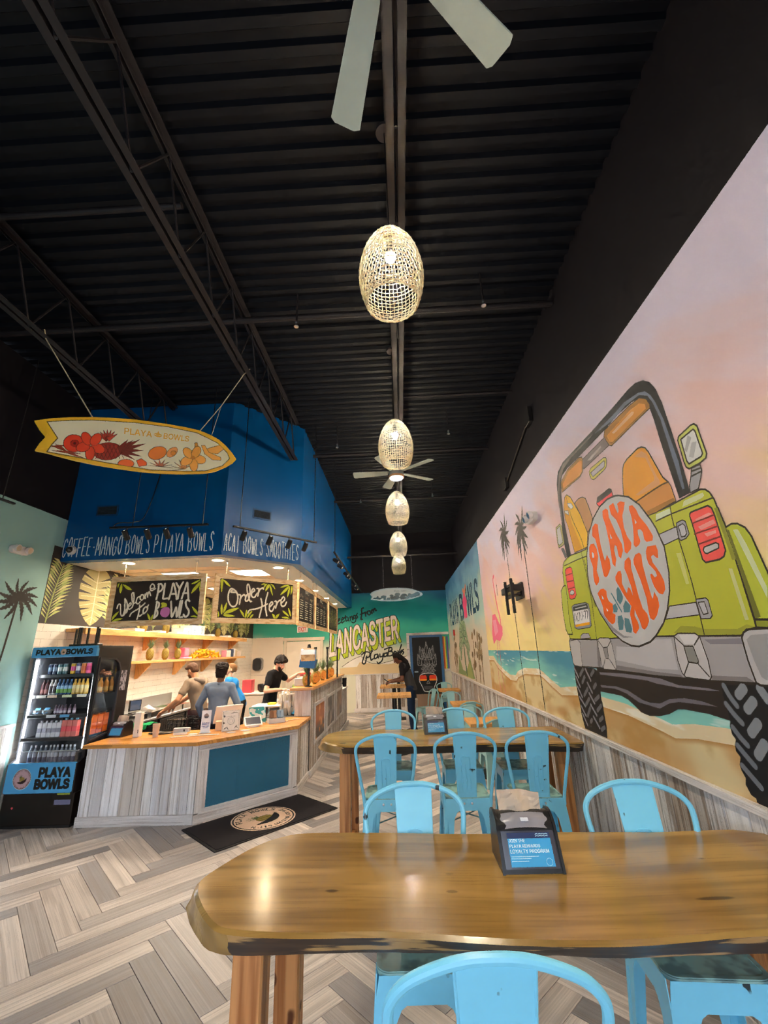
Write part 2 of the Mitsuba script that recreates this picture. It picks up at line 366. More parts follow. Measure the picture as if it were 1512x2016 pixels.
def boards(parent, o, u, width, z0, z1, thick=0.012, seed=0, name='board', w0=0.115, w1=0.17, m='whitewashed_board', gap=0.005, idx=[0]):
    """upright planks side by side along u from o, each one its own part"""
    r = random.Random(seed); s = 0.0
    while s < width - 0.01:
        w = min(r.uniform(w0, w1), width - s)
        if width - s - w < 0.05: w = width - s
        th = thick * r.uniform(0.85, 1.15)
        mb = box(s + gap / 2, s + w - gap / 2, z0, z1, 0, th, 0.002); v = mb[0]
        idx[0] += 1; i = idx[0]
        uv = np.column_stack([v[:, 1] + (i * 3.7) % 41, i + 0.03 + 0.9 * (v[:, 0] - s) / w])
        put(name, onto(mb, o, u), m, parent, uv=uv); s += w
def trim(parent, name, m_, L_dir, mat_='whitewashed_trim', i=[5000]):
    """a length of painted board; its grain runs along axis L_dir of the mesh"""
    v = m_[0]; i[0] += 1; o_ = [k for k in range(3) if k != L_dir]
    c = v[:, o_[0]] + v[:, o_[1]]; c = (c - c.min()) / max(np.ptp(c), 1e-6)
    return np.column_stack([v[:, L_dir] + i[0] * 1.7 % 37, i[0] + 0.03 + 0.9 * c])
def trimput(name, m_, ax, parent=None, frame=None, mat_='whitewashed_trim', **kw):
    uv = trim(parent, name, m_, ax)
    return put(name, onto(m_, *frame) if frame else m_, mat_, parent, uv=uv, **kw)

# right wall: mural above a board wainscot, black wall set back above
put('wall_right', box(XR, 1.9, YF, YB, 0, MTOP), 'right_wall_mural', kind='structure', label='right wall painted with a pink beach sunset above the wainscot')
put('black_upper_wall', box(1.89, 2.05, YF, YB + 0.1, MTOP - 0.05, ZC + 0.1), BLACKWALL, 'wall_right', label='black painted wall above the mural')
boards('wall_right', (XR - 0.001, 14.12, 0), (0, -1, 0), 14.12 - 0.4, 0.12, RAIL - 0.035, seed=3, name='wainscot_board')
trimput('chair_rail', box(XR - 0.034, XR, 0.4, YB - 0.02, RAIL - 0.04, RAIL, 0.003), 1, 'wall_right', label='pale wooden cap rail of the wainscot')
trimput('baseboard_right', box(XR - 0.02, XR, 0.4, YB - 0.02, 0.0, 0.125, 0.002), 1, kind='structure', label='pale baseboard of the right wall')

# back wall
put('wall_back', box(XL - 0.15, 2.05, YB, YB + 0.15, 0, ZC), 'back_wall_mural', kind='structure', label='back wall painted teal with a greeting')
put('black_upper_wall', box(-1.6, 1.9, YB - 0.006, YB, 3.62, ZC), BLACKWALL, 'wall_back', label='black painted wall above the teal mural')
boards('wall_back', (-1.45, YB, 0), (1, 0, 0), 1.68, 0.12, RAIL - 0.03, seed=5, name='wainscot_board', w0=0.13, w1=0.19)
trimput('cap_rail', box(-1.5, 0.24, YB - 0.03, YB, RAIL - 0.03, RAIL, 0.003), 0, 'wall_back')
trimput('baseboard_back', box(-1.5, 0.24, YB - 0.018, YB, 0, 0.125, 0.002), 0, kind='structure', label='pale baseboard of the back wall')

# left wall: teal in the dining room, palm print and tile in the kitchen
put('wall_left', join(box(XL - 0.15, XL, YF, 5.6, 0, MTOP), box(XL - 0.15, XL, 5.6, 5.95, SOF, MTOP)), 'left_wall_teal', kind='structure', label='left wall painted pale teal with palm trees')
put('black_upper_wall', box(XL - 0.15, XL, YF, 5.9, MTOP, ZC), BLACKWALL, 'wall_left', label='black painted wall above the teal')
boards('wall_left', (XL, 2.6, 0), (0, 1, 0), 2.95, 0.12, RAIL - 0.03, seed=8, name='wainscot_board')
trimput('cap_rail', box(XL, XL + 0.03, 2.6, 5.56, RAIL - 0.03, RAIL, 0.003), 1, 'wall_left')
put('wall_kitchen', box(XL - 0.15, XL, 5.6, YB, 0, 2.30), 'wall_tile', kind='structure', label='white tiled kitchen wall under the palm print')
put('palm_panel', box(XL - 0.15, XL + 0.002, 5.6, YB, 2.30, SOF + 0.2), paint('3b3733', 0.6, 0.25), 'wall_kitchen', label='dark wall painted with palm leaves')

# front wall behind the camera, with the shop window
fw = [box(XL, 2.05, YF - 0.15, YF, 3.3, ZC), box(XL, XL + 0.3, YF - 0.15, YF, 0, 3.3), box(1.35, 2.05, YF - 0.15, YF, 0, 3.3), box(XL, 2.05, YF - 0.15, YF, 0, 0.25)]
put('wall_front', join(*fw), paint('3a3a3e', 0.6), kind='structure', label='front wall around the shop window, behind the viewer')
mull = [box(x - 0.03, x + 0.03, YF - 0.12, YF - 0.03, 0.25, 3.3, 0.004) for x in (-4.46, -3.05, -1.6, -0.15, 1.32)] + [box(XL + 0.3, 1.35, YF - 0.115, YF - 0.035, z - 0.03, z + 0.03, 0.004) for z in (0.28, 2.3, 3.27)]
put('window_1', join(*mull), paint('2a2b2e', 0.4), kind='structure', label='aluminium frame of the shop window, behind the viewer')
put('pavement', box(-14, 12, -22, YF - 0.15, -0.2, -0.02), paint('a5a39f', 0.8, 0.2), kind='structure', label='pavement outside the shop window, behind the viewer')

# ceiling deck: ribs run across the room
pr_ = []; y = YF
while y < YB:
    pr_ += [(y, ZC + 0.04), (y + 0.055, ZC + 0.04), (y + 0.075, ZC), (y + 0.13, ZC)]; y += 0.15
pr_ = np.array(pr_); nP = len(pr_)
v = np.vstack([np.column_stack([np.full(nP, x), pr_]) for x in (XL - 0.1, 2.05)]); f = []
for i in range(nP - 1): f += [[i, i + 1, nP + i + 1], [i, nP + i + 1, nP + i]]
put('ceiling', (v, np.array(f)), 'deck_black', kind='structure', label='black ribbed metal roof deck')
put('roof_slab', box(XL - 0.2, 2.1, YF - 0.2, YB + 0.2, ZC + 0.06, ZC + 0.16), BLACKWALL, 'ceiling')

# kitchen bulkhead, soffit and dropped ceiling
inner = [(-1.70, YB), (-1.70, 6.75), (-2.53, 5.9), (-4.79, 5.9)]
put('wall_fascia', xf(prism(Polygon(FL + inner), ZC - SOF + 0.02), t=(0, 0, SOF)), FASCIA, kind='structure', label='blue bulkhead over the counter with hand lettered drinks')
so = Polygon([(-4.79, 5.9), (-2.53, 5.9), (-1.70, 6.75), (-1.70, YB), (-2.3, YB), (-2.3, 7.02), (-2.78, 6.55), (-4.79, 6.55)])
put('ceiling_soffit', xf(prism(so, 0.03), t=(0, 0, SOF)), SOFFIT, kind='structure', label='pale grey soffit over the counter')
put('ceiling_kitchen', box(XL, -2.25, 6.5, YB, 3.215, 3.25), CEILK, kind='structure', label='dropped ceiling over the kitchen')
put('riser', join(box(-4.79, -2.7, 6.53, 6.55, SOF + 0.01, 3.22), box(-2.32, -2.3, 7.0, YB, SOF + 0.01, 3.22)), CEILK, 'ceiling_kitchen')
grid = [box(XL, -2.3, y - 0.012, y + 0.012, 3.209, 3.216) for y in np.arange(7.1, YB, 0.61)] + [box(x - 0.012, x + 0.012, 6.55, YB, 3.209, 3.216) for x in (-2.91, -3.52, -4.13, -4.74)]
put('ceiling_grid', join(*grid), paint('cdbda6', 0.6), 'ceiling_kitchen')

# lamps in the kitchen ceiling
for i, (x, y) in enumerate([(-2.6, 7.45), (-3.8, 7.45), (-3.8, 9.3), (-2.9, 11.2)]):
    t = thing('ceiling_light_panel', ['bright square light panel above the right end of the welcome board and the order board', 'bright square light panel above the welcome board', 'light panel seen in the gap between the two hanging boards', 'light panel deep in the kitchen ceiling, hidden behind the order board'][i], 'ceiling light', )
    put('frame', join(box(x - 0.31, x + 0.31, y - 0.31, y - 0.295, 3.195, 3.214), box(x - 0.31, x + 0.31, y + 0.295, y + 0.31, 3.195, 3.214), box(x - 0.31, x - 0.295, y - 0.31, y + 0.31, 3.195, 3.214), box(x + 0.295, x + 0.31, y - 0.31, y + 0.31, 3.195, 3.214)), WHITEPLASTIC, t)
    put('diffuser', (np.array([[x - .295, y - .295, 3.203], [x + .295, y - .295, 3.203], [x + .295, y + .295, 3.203], [x - .295, y + .295, 3.203]]), np.array([[0, 2, 1], [0, 3, 2]])), WHITEPLASTIC, t, emitter=emit(NEUTRAL, L_TROFFER))
DL = ['left end of the soffit, over the welcome board', 'middle of the soffit, between the two big boards', 'soffit corner above the order board', 'soffit above the first small menu board', 'soffit above the second small menu board', 'soffit above the last small menu board', 'far end of the soffit by the teal wall']
for i, (x, y) in enumerate([(-3.98, 6.055), (-2.66, 6.1), (-1.96, 6.85), (-1.935, 8.24), (-1.925, 9.76), (-1.915, 11.27), (-1.916, 12.77)]):
    t = thing('recessed_downlight', 'round recessed downlight in the ' + DL[i], 'ceiling light')
    put('trim_ring', xf(lathe([(0.075, 0.0), (0.1, -0.004), (0.1, 0.0), (0.075, 0.004)], 24, cap=False), t=(x, y, SOF - 0.001)), WHITEPLASTIC, t)
    put('lens', xf(lathe([(0.001, -0.002), (0.076, -0.002)], 24, cap=False), t=(x, y, SOF - 0.001)), WHITEPLASTIC, t, emitter=emit(WARM, L_DOWN), )
CAR='2b2321|0|4133,1614 3950,1611 3600,1616 3346,1608 2847,1600 2354,1603 2069,1614 2003,1608 2058,1464 2296,1429 2440,1440 2635,1437 2699,1429 2792,1393 2898,1367 3018,1352 3112,1361 3175,1390 3261,1424 3350,1439 3676,1438 3669,1610;77727c|0|3654,1582 3243,1592 2956,1589 2809,1587 2639,1562 2391,1566 2313,1560 2395,1554 2644,1548 2865,1555 2965,1566 3254,1567 3648,1566;6d6872|0|3655,1487 3393,1496 3236,1484 3061,1440 2976,1434 2868,1441 2919,1423 2757,1478 2611,1497 2475,1497 2358,1483 2494,1478 2675,1471 2768,1453 2881,1411 2984,1415 3115,1420 3266,1462 3423,1479 3648,1471;211d1e|0|4135,1610 3726,1608 3629,1578 3674,1441 3688,1379 3679,1353 3682,1255 3680,1186 3706,1100 4109,1104 4122,1146 4142,1210 4137,1277 4147,1350 4153,1412 4154,1488;8d8a90|-0.022|4135,1591 4073,1518;8d8a90|-0.022|4131,1521 4072,1443;8d8a90|-0.022|4133,1439 4061,1359;8d8a90|-0.022|4121,1353 4027,1290;8d8a90|-0.022|4120,1279 4047,1211;8d8a90|-0.022|4114,1219 4046,1140;8d8a90|-0.022|3895,1595 3826,1509;8d8a90|-0.022|3903,1486 3838,1415;8d8a90|-0.022|3902,1404 3829,1336;8d8a90|-0.022|3910,1315 3826,1246;8d8a90|-0.022|3891,1226 3810,1155;66646a|-0.03|3942,1593 4030,1539;66646a|-0.03|3937,1532 4008,1479;66646a|-0.03|3917,1438 4014,1375;66646a|-0.03|3920,1361 4006,1305;66646a|-0.03|3929,1290 4014,1215;66646a|-0.03|3932,1198 3971,1175;66646a|-0.03|3734,1590 3801,1552;66646a|-0.03|3736,1487 3793,1454;66646a|-0.03|3720,1398 3804,1361;66646a|-0.03|3707,1333 3796,1284;66646a|-0.03|3719,1245 3785,1213;66646a|-0.03|3716,1175 3781,1146;17181c|0|2297,1588 2299,1529 2295,1463 2296,1429 2308,1405 2307,1369 2291,1349 2306,1327 2311,1297 2291,1276 2308,1244 2308,1219 2293,1190 2304,1159 2286,1125 2259,1118 2261,1103 2207,1095 2187,1094 1990,1611;6f747d|-0.03|2277,1586 2255,1540 2226,1504;6f747d|-0.03|2294,1503 2257,1461 2222,1431;6f747d|-0.03|2290,1401 2260,1367 2226,1339;6f747d|-0.03|2289,1324 2250,1288 2214,1257;6f747d|-0.03|2292,1239 2251,1206 2212,1175;868b93|-0.045|2153,1586 2198,1552;868b93|-0.045|2116,1535 2166,1495;868b93|-0.045|2125,1445 2182,1396;868b93|-0.045|2120,1363 2178,1306;868b93|-0.045|2057,1590 2033,1550;b5b83a|0.009|4001,2508 3959,2536 3876,2554 3783,2559 3573,2543 3451,2542 3301,2593 2926,2606 2466,2538 2334,2532 2073,2533 2043,2521 2020,2496 2005,2455 1993,2329 1997,2408 1983,2305 1982,2099 1979,1848 2037,1840 2078,1815 2348,1819 2574,1830 2753,1830 3251,1833 3575,1830 4119,1847 4134,1875 4052,2331 4037,2450;b9c050|0.009|4026,2323 4085,2321 4150,2287 4189,2112 4190,1938 4155,1889 4048,1885 4069,2000 4016,2304;b3bb3c|0.009|1987,2306 1946,2312 1913,2303 1879,2275 1861,2232 1836,2067 1830,2030 1889,1877 1974,1883;8c8f30|0.009|1975,1880 1890,1874 1902,1842 1979,1848;c9d3a5|0|1948,2284 1921,2280 1898,2203 1861,2003 1877,1961 1919,2149;6d6e2c|0|1982,2299 1970,2286 1939,1890 1971,1885;cfd5a8|0|2211,2520 2064,2513 2059,2495 2085,2488 2234,2493;d4dfc0|0|2471,2526 2339,2520 2338,2488 2486,2490;b9c066|0|3977,2518 3806,2547 3577,2534 3471,2530 3490,2487 3968,2496;c9cc7a|0|2378,2267 2339,2263 2336,2092 2362,2092;c5c98a|0|2040,2120 2017,2116 2008,1882 2030,1883;8a8c34|0|2020,2416 2000,2409 1987,2306 1980,2151 2003,2153;9a9c3a|0|3463,2481 3475,2321 3467,2080 3523,2079 3545,2160 3567,2242;9c9d38|0|2567,1846 2492,1880 2375,1870 2311,1856 2089,1846 2029,1863 1986,1851 2037,1842 2078,1817 2347,1823;3a3420|-0.008|3568,2536 3559,2469 3537,2177 3575,1830;3a3420|-0.008|2330,2526 2339,2433 2326,2311 2313,2089 2321,1830;3a3420|-0.008|3986,2498 3725,2496 3490,2487;3a3420|-0.008|2487,2488 2346,2486 2166,2475 2011,2465;3a3420|-0.008|3531,2463 3527,2267 3483,2075;ee5a55|0.009|2192,2441 2178,2445 2056,2439 2037,2421 2031,2388 2029,2326 2027,2268 2026,2205 2046,2180 2079,2172 2174,2176 2189,2194 2192,2274 2193,2360 2197,2428;f39a94|0|2165,2402 2062,2406 2045,2392 2160,2384;f39a94|0|2159,2359 2045,2365 2038,2343 2144,2338;f39a94|0|2130,2315 2050,2312 2051,2297 2116,2295;7a2a28|-0.008|2195,2388 2032,2384;7a2a28|-0.008|2199,2331 2029,2326;7a2a28|-0.008|2192,2274 2029,2274;c0bfc0|0.007|2167,2237 2156,2250 2073,2253 2057,2242 2064,2225 2147,2216 2161,2222;e95750|0.007|3977,2454 3934,2467 3843,2464 3816,2445 3816,2310 3817,2211 3862,2186 3950,2186 3978,2203 3984,2314;7a2a28|-0.008|3988,2409 3826,2403;7a2a28|-0.008|3978,2348 3829,2339;7a2a28|-0.008|3979,2282 3830,2279;c9c3c3|0.005|3946,2254 3897,2264 3859,2252 3852,2228 3899,2221 3948,2230;8b8c93|0.006|3961,2120 3902,2134 3661,2129 3609,2111 3601,2062 3624,1943 3660,1927 3911,1923 3971,1941;33363a|0|3936,2117 3636,2117 3624,2076 3943,2081;e6e2e4|0|3945,2078 3633,2074 3648,1971 3952,1963;eba51e|0|3952,1963 3648,1971 3654,1948 3944,1943;3a3a40|-0.008|3920,2056 3939,2031 3940,1992;3a3a40|-0.008|3918,2059 3898,2029 3911,1990;3a3a40|-0.008|3842,2060 3876,2040 3887,1995 3863,1994;3a3a40|-0.008|3850,1993 3814,2061 3805,1997;3a3a40|-0.008|3761,2060 3781,1998;3a3a40|-0.008|3756,2025 3738,2025;3a3a40|-0.008|3723,2059 3692,2059 3719,2003;3a3a40|-0.008|3680,2059 3654,2059 3674,2003;b9bcc0|-0.01|3893,2097 3660,2098;b3b2bb|0.006|2488,2406 2322,2406 2328,2342 2464,2336;9696a0|0.006|2314,2425 2261,2427 2241,2412 2237,2343 2269,2327 2314,2325 2325,2341;b9b8c0|0.006|2306,2405 2266,2407 2253,2390 2257,2349 2273,2340 2301,2343;bbb9bf|0.006|2551,1993 2322,1991 2320,1928 2615,1925;a5a4aa|0.006|2316,2006 2241,2005 2229,1993 2228,1918 2247,1904 2314,1907;b9b8be|0.006|2305,1989 2259,1988 2253,1931 2289,1926;a5a1a5|0.009|4155,1828 4120,1844 3932,1837 3576,1827 3252,1832 2754,1830 2074,1815 2038,1840 1902,1842 1992,1606 2051,1606 2069,1614 2354,1605 2846,1602 3345,1610 3598,1618 3949,1614 4132,1617 4154,1727;7b7578|0|3580,1818 3496,1828 3544,1715 3597,1621 3642,1625;bcb8bd|0|3275,1776 2974,1765 2761,1813 2608,1814 2611,1702 2607,1644 2830,1642 3315,1681;7d777a|0|3325,1645 2837,1624 2596,1620 2581,1607 2845,1604 3337,1616;84808a|0|2331,1804 2082,1805 2083,1779 2295,1781;807a7c|0|2344,1630 2116,1636 2076,1617 2350,1608;b0aab4|0.006|3870,1867 3815,1884 3709,1881 3681,1844 3881,1842;bdb8ba|0.006|4136,1828 3965,1838 3911,1811 3943,1664 3934,1630 3967,1610 4114,1617 4141,1636 4142,1714 4151,1735;c2bdbf|0.007|2575,1826 2535,1841 2389,1836 2361,1816 2343,1702 2349,1623 2370,1605 2554,1609 2579,1629 2592,1696;8b8b88|0.007|2509,1772 2433,1771 2418,1700 2423,1689 2436,1685 2502,1691;3a3633|-0.008|2570,1821 2507,1776;3a3633|-0.008|2367,1816 2418,1779;3a3633|-0.008|2505,1683 2565,1622;3a3633|-0.008|2426,1682 2365,1624;d8d4d6|0|2531,1833 2391,1830 2371,1820 2422,1783 2497,1783;bcb6b6|0.006|3563,1826 3517,1840 3367,1836 3340,1814 3328,1678 3334,1624 3357,1610 3537,1610 3565,1636 3569,1749;8f8a8a|0.006|3490,1766 3419,1771 3435,1676 3423,1689 3479,1688;3a3633|-0.007|3552,1820 3489,1769;3a3633|-0.007|3346,1814 3411,1774;3a3633|-0.007|3495,1680 3553,1617;3a3633|-0.007|3419,1684 3349,1615;b9b5b8|0.009|2078,1805 2060,1828 2029,1840 1902,1841 1991,1608 2047,1607 2068,1617 2079,1709;9b999c|0|2045,1709 2030,1641 2010,1630 1983,1631 1911,1820 2021,1817 2054,1798;b8875a|0.007|3518,2963 3432,2973 3359,2960 3312,2930 3286,2856 3256,2744 3315,2690 3386,2659 3448,2828;eab520|0.007|3705,3079 3654,3090 3585,3043 3535,2962 3458,2840 3386,2659 3446,2553 3695,2564 3711,2643 3739,2819 3774,2904 3756,3008;d9981f|0|3705,3079 3667,3080 3658,2840 3534,2561 3693,2567 3711,2643 3739,2819 3774,2904;3a3420|-0.007|3665,3087 3639,2883 3526,2651 3504,2560;efe6e2|0.004|3669,3015 3592,2988 3561,2942 3614,2939 3665,2985;efe6e2|0.004|3754,2971 3681,2947 3675,2902 3754,2949;e8525c|0.007|3146,2827 3116,2866 2929,2868 2901,2852 2894,2802 2861,2762 3094,2766;3a3534|0|3142,2838 3114,2871 2928,2871 2900,2854 2896,2829 3120,2827;e39a30|0.009|2702,2924 2676,2951 2620,2965 2494,2974 2453,2964 2420,2942 2400,2907 2342,2741 2329,2707 2295,2664 2283,2632 2274,2543 2466,2538 2548,2545 2649,2665 2763,2754 2738,2839;c98a4a|0|2623,2661 2389,2671 2295,2664 2283,2632 2274,2543 2464,2543 2547,2547;dba070|0|2552,2943 2462,2942 2425,2908 2376,2731 2363,2706 2367,2679 2592,2691 2630,2710 2411,2721 2402,2742 2442,2886;9d6d33|0|2554,2572 2430,2569 2283,2564 2275,2544 2466,2539 2540,2544;4a2f14|-0.009|2649,2665 2381,2671 2295,2664;15181f|0|3876,2554 3891,2687 3869,2886 3854,3118 3828,3263 3755,3357 3611,3393 3413,3389 2963,3376 2603,3376 2438,3379 2358,3369 2283,3336 2230,3285 2195,3214 2192,3196 2174,3108 2162,2925 2151,2734 2148,2544 2240,2544 2256,2727 2271,2916 2277,3050 2287,3133 2279,3164 2299,3215 2359,3259 2442,3279 2637,3295 2823,3286 3244,3293 3541,3302 3678,3286 3729,3239 3767,3132 3802,2864 3785,2556;6b625f|0|3619,3374 3214,3361 2987,3350 3032,3342 3429,3353 3621,3329 3745,3268 3828,3108 3839,2887 3865,2895 3832,3187 3735,3333;59657a|0|2353,3294 2289,3261 2252,3210 2225,3140 2198,3013 2171,2734 2181,2579 2199,2581 2222,3027 2250,3156 2279,3223 2352,3276 2510,3300 2660,3291 2858,3318 2979,3339 2678,3326 2519,3328;9a6a2c|0.006|2823,3286 2481,3276 2359,3259 2299,3215 2279,3164 2284,3142 2452,3141 2770,3136 2797,3152 2831,3210 2845,3248;d59444|0|2809,3235 2475,3244 2371,3228 2318,3189 2322,3160 2454,3158 2750,3155 2788,3175;e6bb98|0|2735,3219 2464,3225 2438,3209 2456,3198 2710,3199;9a6a2c|0.006|3729,3239 3546,3289 3293,3289 3239,3270 3228,3224 3267,3153 3330,3132 3742,3145;e09a4c|0|3694,3209 3522,3264 3290,3259 3245,3238 3286,3161 3341,3144 3695,3165;6e6468|0.005|3227,3244 2842,3240 2831,3210 2807,3157 3241,3162 3255,3181;b0a8aa|0|3164,3201 2917,3210 2911,3195 3103,3179;d3c66a|0.005|3162,3107 3129,3119 2911,3108 2881,3094 2877,3074 2902,3030 2936,3021 3118,3017 3150,3037 3168,3077;cfc4cc|0.005|3143,3086 2915,3085 2909,3070 2927,3042 3120,3044;9a9aa2|0.007|2093,2659 2031,2653 2030,2619 2052,2586 2086,2542 2148,2544 2141,2576 2112,2620;2b2824|-0.009|2093,2644 2033,2635;2b2824|-0.009|2103,2620 2034,2617;b9be62|0.009|2134,2844 2121,2860 2016,2870 1994,2865 1978,2845 1974,2769 1968,2686 1981,2667 2028,2660 2109,2665 2127,2683 2132,2717;cfd0d2|0.009|2110,2837 2009,2842 2000,2827 1993,2698 2006,2688 2100,2689 2110,2711;a3a4a8|0|2055,2834 2034,2809 2093,2752 2105,2770;adaeb2|0|2044,2784 2007,2773 2058,2704 2087,2722;5d5d63|0.004|3980,2664 3924,2658 3878,2569 3920,2560;b5ad70|0.006|4034,2881 3916,2892 3881,2860 3886,2700 3912,2684 4031,2683 4044,2723;c9c7c8|0.006|4010,2866 3925,2872 3917,2715 4002,2702 4031,2728;c1bfc2|0.012|2881,2792 2832,2779 2710,2724 2614,2637 2531,2506 2503,2448 2469,2323 2483,2179 2518,2075 2580,1974 2645,1905 2752,1835 2827,1801 2970,1774 3063,1780 3173,1811 3290,1877 3427,2018 3481,2111 3518,2187 3527,2267 3519,2353 3472,2495 3360,2652 3237,2742 3110,2790 2980,2804;8f8d92|0|3505,2351 3511,2204 3465,2085 3410,2028 3265,1908 3137,1846 3012,1833 3143,1831 3297,1888 3425,2024 3512,2186;ec6420|0|3407,2544 3371,2560 3318,2554 3285,2503 3285,2443 3320,2390 3354,2343 3337,2275 3353,2254 3409,2232 3429,2265 3428,2313 3406,2382 3432,2468;c1bfc2|0|3376,2499 3349,2481 3355,2452 3385,2446;ec6420|0|3292,2677 3230,2694 3192,2673 3206,2610 3212,2522 3202,2425 3193,2389 3147,2425 3122,2386 3130,2325 3191,2280 3226,2269 3256,2285 3260,2379 3269,2511 3279,2581 3319,2616;ec6420|0|3083,2748 3027,2750 3001,2727 3010,2678 2957,2532 2914,2455 2913,2407 2965,2359 2988,2380 2986,2450 3007,2467 3032,2434 3027,2366 3064,2319 3092,2346 3078,2489 3079,2628 3096,2704;c1bfc2|0|3042,2560 3024,2521 3047,2521;ec6420|0|2979,2751 2909,2753 2901,2719 2881,2662 2863,2678 2864,2729 2819,2733 2768,2707 2795,2667 2830,2632 2843,2550 2829,2487 2793,2431 2813,2394 2876,2374 2899,2393 2886,2448 2889,2541 2918,2626 2972,2685;ec6420|0|2729,2666 2688,2660 2658,2621 2642,2570 2581,2485 2548,2413 2563,2388 2627,2394 2644,2414 2642,2462 2662,2488 2693,2491 2698,2457 2688,2415 2714,2396 2753,2390 2773,2410 2752,2461 2735,2524 2727,2589 2734,2644;c1bfc2|0|2699,2565 2682,2539 2703,2533;ec6420|0|3414,2174 3350,2198 3300,2197 3261,2172 3271,2134 3256,2098 3208,2071 3212,2034 3234,2009 3195,1995 3222,1943 3268,1930 3317,1954 3370,2002 3366,2070 3392,2130;c1bfc2|0|3350,2154 3329,2129 3328,2115 3354,2123;c1bfc2|0|3317,2054 3291,2030 3311,2026;ec6420|0|3092,2252 3041,2282 3003,2280 2999,2253 3019,2193 2982,2120 2951,2157 2929,2149 2912,2096 2909,2151 2931,2242 2948,2286 2923,2334 2866,2349 2847,2324 2862,2276 2855,2189 2844,2079 2830,2005 2792,1969 2788,1927 2823,1892 2861,1875 2887,1886 2892,1919 2921,1984 2925,2009 2945,1971 2919,1921 2919,1887 2975,1853 3003,1866 2995,1920 2998,1985 2959,2032 3025,2115 3097,2226;ec6420|0|2814,2322 2781,2346 2733,2350 2713,2331 2723,2265 2717,2172 2706,2077 2701,2048 2667,2090 2643,2051 2646,2006 2691,1952 2738,1926 2770,1940 2772,1977 2763,2060 2784,2182 2821,2293;ec6420|0|2656,2343 2630,2366 2544,2355 2542,2352 2535,2320 2549,2277 2566,2281 2589,2304 2615,2300 2614,2263 2583,2220 2563,2184 2544,2136 2552,2089 2588,2065 2622,2076 2630,2085 2655,2121 2664,2159 2669,2197 2648,2199 2626,2172 2600,2177 2605,2205 2656,2261 2665,2301;52808c|0|3112,2163 3083,2181 3055,2145 3039,2106 3061,2078 3103,2056 3132,2090;52808c|0|3212,2061 3163,2070 3145,2033 3166,2009 3216,2013;52808c|0|3066,2042 3019,2078 2966,2037 2994,1995 3072,2001;52808c|0|3166,1982 3111,1983 3097,1941 3131,1886 3186,1884 3186,1936;52808c|0|3077,1965 3021,1952 3009,1886 3029,1862 3096,1870 3098,1916;52808c|-0.014|3194,2146 3101,2008'
FLAMINGO='f07f92|-0.05|6912,2892 7007,2844 6993,2679 6929,2442 6815,2211 6823,2094;ee7390|0|7349,2301 7130,2302 6896,2132 6725,2081 6774,1961 6993,1875 7259,1906 7473,1830 7523,1984;f49ab0|0|7354,2211 7135,2215 7035,2020 7315,1960;2e2a2a|-0.022|6793,2740 6805,2568;f6b8b8|-0.03|6836,2844 6778,2738;d9798a|-0.018|7186,1887 7372,1358 7275,1094;d9798a|-0.018|7066,1885 7106,1373 7003,1108'
PALMS='2a2322|f|5947,3375 5822,3613;2a2322|f|5947,3375 6089,3578;2a2322|f|5947,3375 5712,3480;2a2322|f|5947,3375 6220,3459;2a2322|f|5947,3375 5690,3313;2a2322|f|5947,3375 6246,3310;2a2322|f|5947,3375 5724,3148;2a2322|f|5947,3375 6224,3185;2a2322|f|5947,3375 5751,3084;2a2322|f|5947,3375 6186,3051;2a2322|f|5947,3375 5864,3023;2a2322|f|5947,3375 6111,2970;2a2322|f|5133,3224 4967,3427;2a2322|f|5133,3224 5274,3422;2a2322|f|5133,3224 4894,3289;2a2322|f|5133,3224 5371,3308;2a2322|f|5133,3224 4905,3151;2a2322|f|5133,3224 5410,3175;2a2322|f|5133,3224 4919,3018;2a2322|f|5133,3224 5402,3025;2a2322|f|5133,3224 4975,2903;2a2322|f|5133,3224 5372,2901;2a2322|f|5133,3224 5044,2837;2a2322|f|5133,3224 5283,2818;2a2322|-0.02|5981,3178 5932,2645 5915,1977 5905,1560 5888,1105;2a2322|-0.02|5122,3042 5135,2525 5147,1949 5163,1526 5172,1118'
SAND='7986,1573 7613,1573 7366,1477 6917,1383 6603,1333 6293,1339 6149,1397 5801,1457 5206,1476 5062,1450 4809,1379 4578,1327 4389,1330 4777,1330 4570,1315 4176,1360 3889,1364 3685,1325 3465,1326 3305,1317 3123,1290 2929,1292 2900,1275 2793,1265 2701,1272 2577,1299 2466,1317 2331,1319 2194,1321 2119,1325'
WELCOME='48,323 56,417 81,415 91,301 103,169 126,130 140,260 135,411 124,563;126,130 147,166 160,296;130,411 145,260 159,202 172,258 157,447 126,563;176,351 206,406 198,453 176,389 187,294 212,311 229,385 230,574 214,709 197,672 212,519 235,432 255,458;295,607 270,571 264,458 289,418 308,473;310,644 301,568 323,510 344,565 332,642 310,644;332,642 363,545 353,660;360,602 373,696 389,581;387,619 398,723 423,616;413,798 453,814 447,886 420,913 404,837 422,746 470,794'
TO='212,114 228,197 293,286 349,385 368,431;309,388 313,247 301,33;313,247 310,154 327,106 350,151;363,299 359,225 371,168 402,240 406,315 383,335 363,290;397,315 412,380'
PLAYA1='495,515 503,686 503,906;495,897 530,904 553,816 539,740 503,686;574,910 574,680 574,528 622,534;641,504 661,711 672,912 710,707 734,496;652,636 713,640;707,918 755,761;786,931 755,761 746,514;791,511 815,718 836,917 855,715 871,495;801,643 858,648'
BOWLS1='497,47 503,232 507,458;504,448 532,418 533,324 502,251;502,251 526,212 528,119 497,47;671,445 687,237 701,59 728,215 741,289 758,55 772,212 781,446;802,453 796,247 789,53 824,50;887,437 863,477 844,412 859,299 890,203 887,92 859,47 834,105'
PINK1='561,153 568,256 608,309 653,296 671,220 664,108 632,55 587,77'
